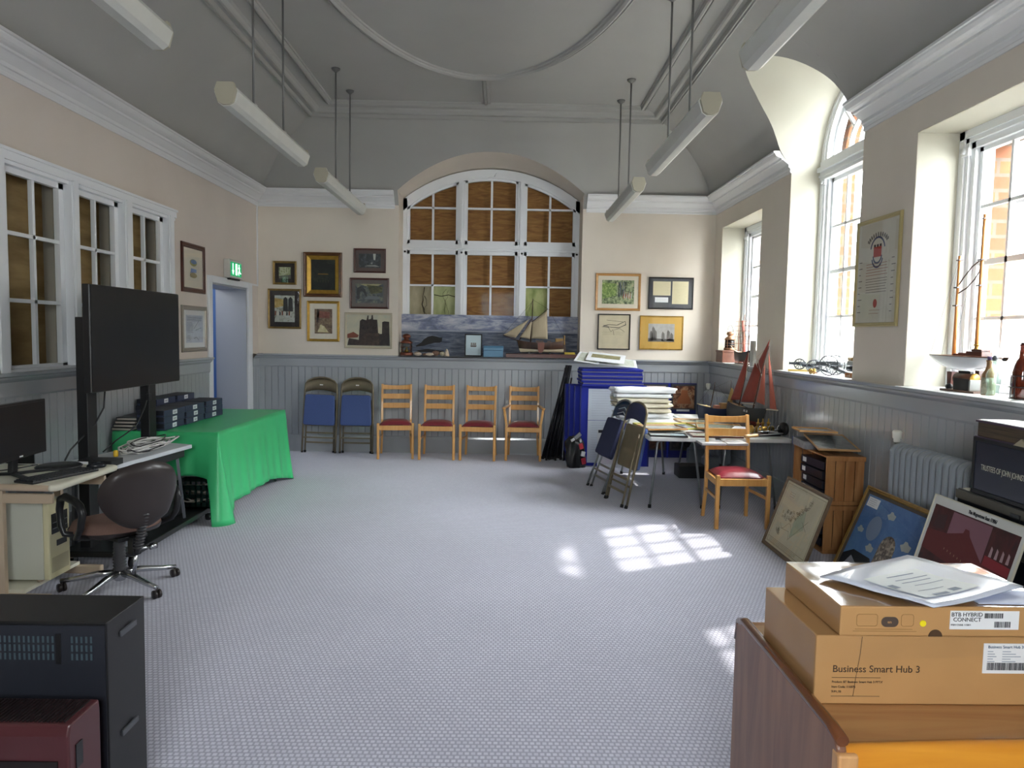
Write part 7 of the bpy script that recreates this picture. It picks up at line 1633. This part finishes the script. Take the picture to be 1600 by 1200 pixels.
MB().prism([(.225+.0165*math.cos(PI*k/12), .0+.0165*math.sin(PI*k/12)) for k in range(13)], 'Y', -.0008, .0004).build('thumb_hole', mat('shadow_brown', '#4a341f', .8), c2)
l2_ = MB().box(.257, -.0018, .018, .42, -.0003, .062).build('paper_label', M_lab, c2)
text('BTB HYBRID', .0135, M_ink, l2_, (.259, -.0022, .049), (PI/2, 0, 0), 'lettering'); text('CONNECT', .0135, M_ink, l2_, (.264, -.0022, .037), (PI/2, 0, 0), 'lettering'); text('ITEM CODE: 115811', .0055, M_ink, l2_, (.259, -.0022, .027), (PI/2, 0, 0), 'lettering')
b = MB(); r = random.Random(19)
for (xa, xb, za, zb2) in ((.338, .38, .045, .057), (.362, .40, .023, .037)):
    x = xa
    while x < xb: w_ = r.choice((.0008, .0012, .002)); b.box(x, -.0024, za, x+w_, -.0018, zb2); x += w_+r.choice((.0008, .0014))
b.build('barcode', M_ink, l2_)
# papers on top
pz = TZ+.169+.073
def paper(label, pts, z, m_, name='envelope', tilt=0., th=.002):
    return tag(MB().prism(pts, 'Z', 0, th).build(name, m_, loc=(0, 0, z)), label, name.replace('_', ' '))
M_enve = mat('lilac_white_envelope', '#c3cbe4', .55, var=.02); 
paper('pale lilac-white envelope mostly hidden under the mailing bag on the upper carton', [(.86, 1.80), (1.10, 1.89), (1.20, 1.70), (.98, 1.61)], pz+.001, M_enve)
en2 = thing('polythene_mailer', 'white plastic mailing bag with address label on top of the cartons, overhanging the front', 'mailer', (0, 0, pz+.0045))
b = MB(); A, B_, C_, D_ = Vector((.80, 1.70, 0)), Vector((1.00, 1.845, .004)), Vector((1.195, 1.60, .006)), Vector((.925, 1.455, .012)); rows = []
A, B_, C_, D_ = Vector((.812, 1.765, .0)), Vector((1.145, 1.955, .004)), Vector((1.28, 1.69, .004)), Vector((.98, 1.56, .002))
for i in range(13):
    u = i/12; rows.append([tuple(A.lerp(B_, u).lerp(D_.lerp(C_, u), j/12)+Vector((0, 0, .004+.0035*math.sin(5*u+3*j/12)+.002*math.sin(9*j/12)))) for j in range(13)])
b.grid(rows, True); b.build('bag', mat('translucent_white_film', '#cdd3e2', .3, coat=.3), en2, solid=.003)
def on(u, v, dz=.0085): p = A.lerp(B_, u).lerp(D_.lerp(C_, u), v); return (p.x, p.y, p.z+.004+.0035*math.sin(5*u+3*v)+.002*math.sin(9*v)+dz-.0045)
b = MB(); b.grid([[on(.12+.60*i/6, .30+.55*j/6) for j in range(7)] for i in range(7)], True); l3_ = b.build('address_label', mat('shipping_label_white', '#dfe4e4', .5), en2)
b = MB(); r = random.Random(3)
for (u0, u1, v0, v1) in ((.24, .40, .80, .84), (.14, .20, .50, .58), (.46, .56, .76, .82), (.30, .60, .36, .375), (.30, .66, .44, .452), (.30, .62, .50, .512), (.34, .66, .58, .59), (.22, .5, .7, .71)): b.grid([[on(u0+(u1-u0)*i/2, v0+(v1-v0)*j/2, .0095) for j in range(3)] for i in range(3)], False)
b.build('label_print', mat('grey_print', '#8a94a4', .7), l3_)
paper('second lilac envelope at the right end of the upper carton', [(1.12, 1.72), (1.295, 1.70), (1.29, 1.61), (1.12, 1.615)], pz+.0005, M_enve)
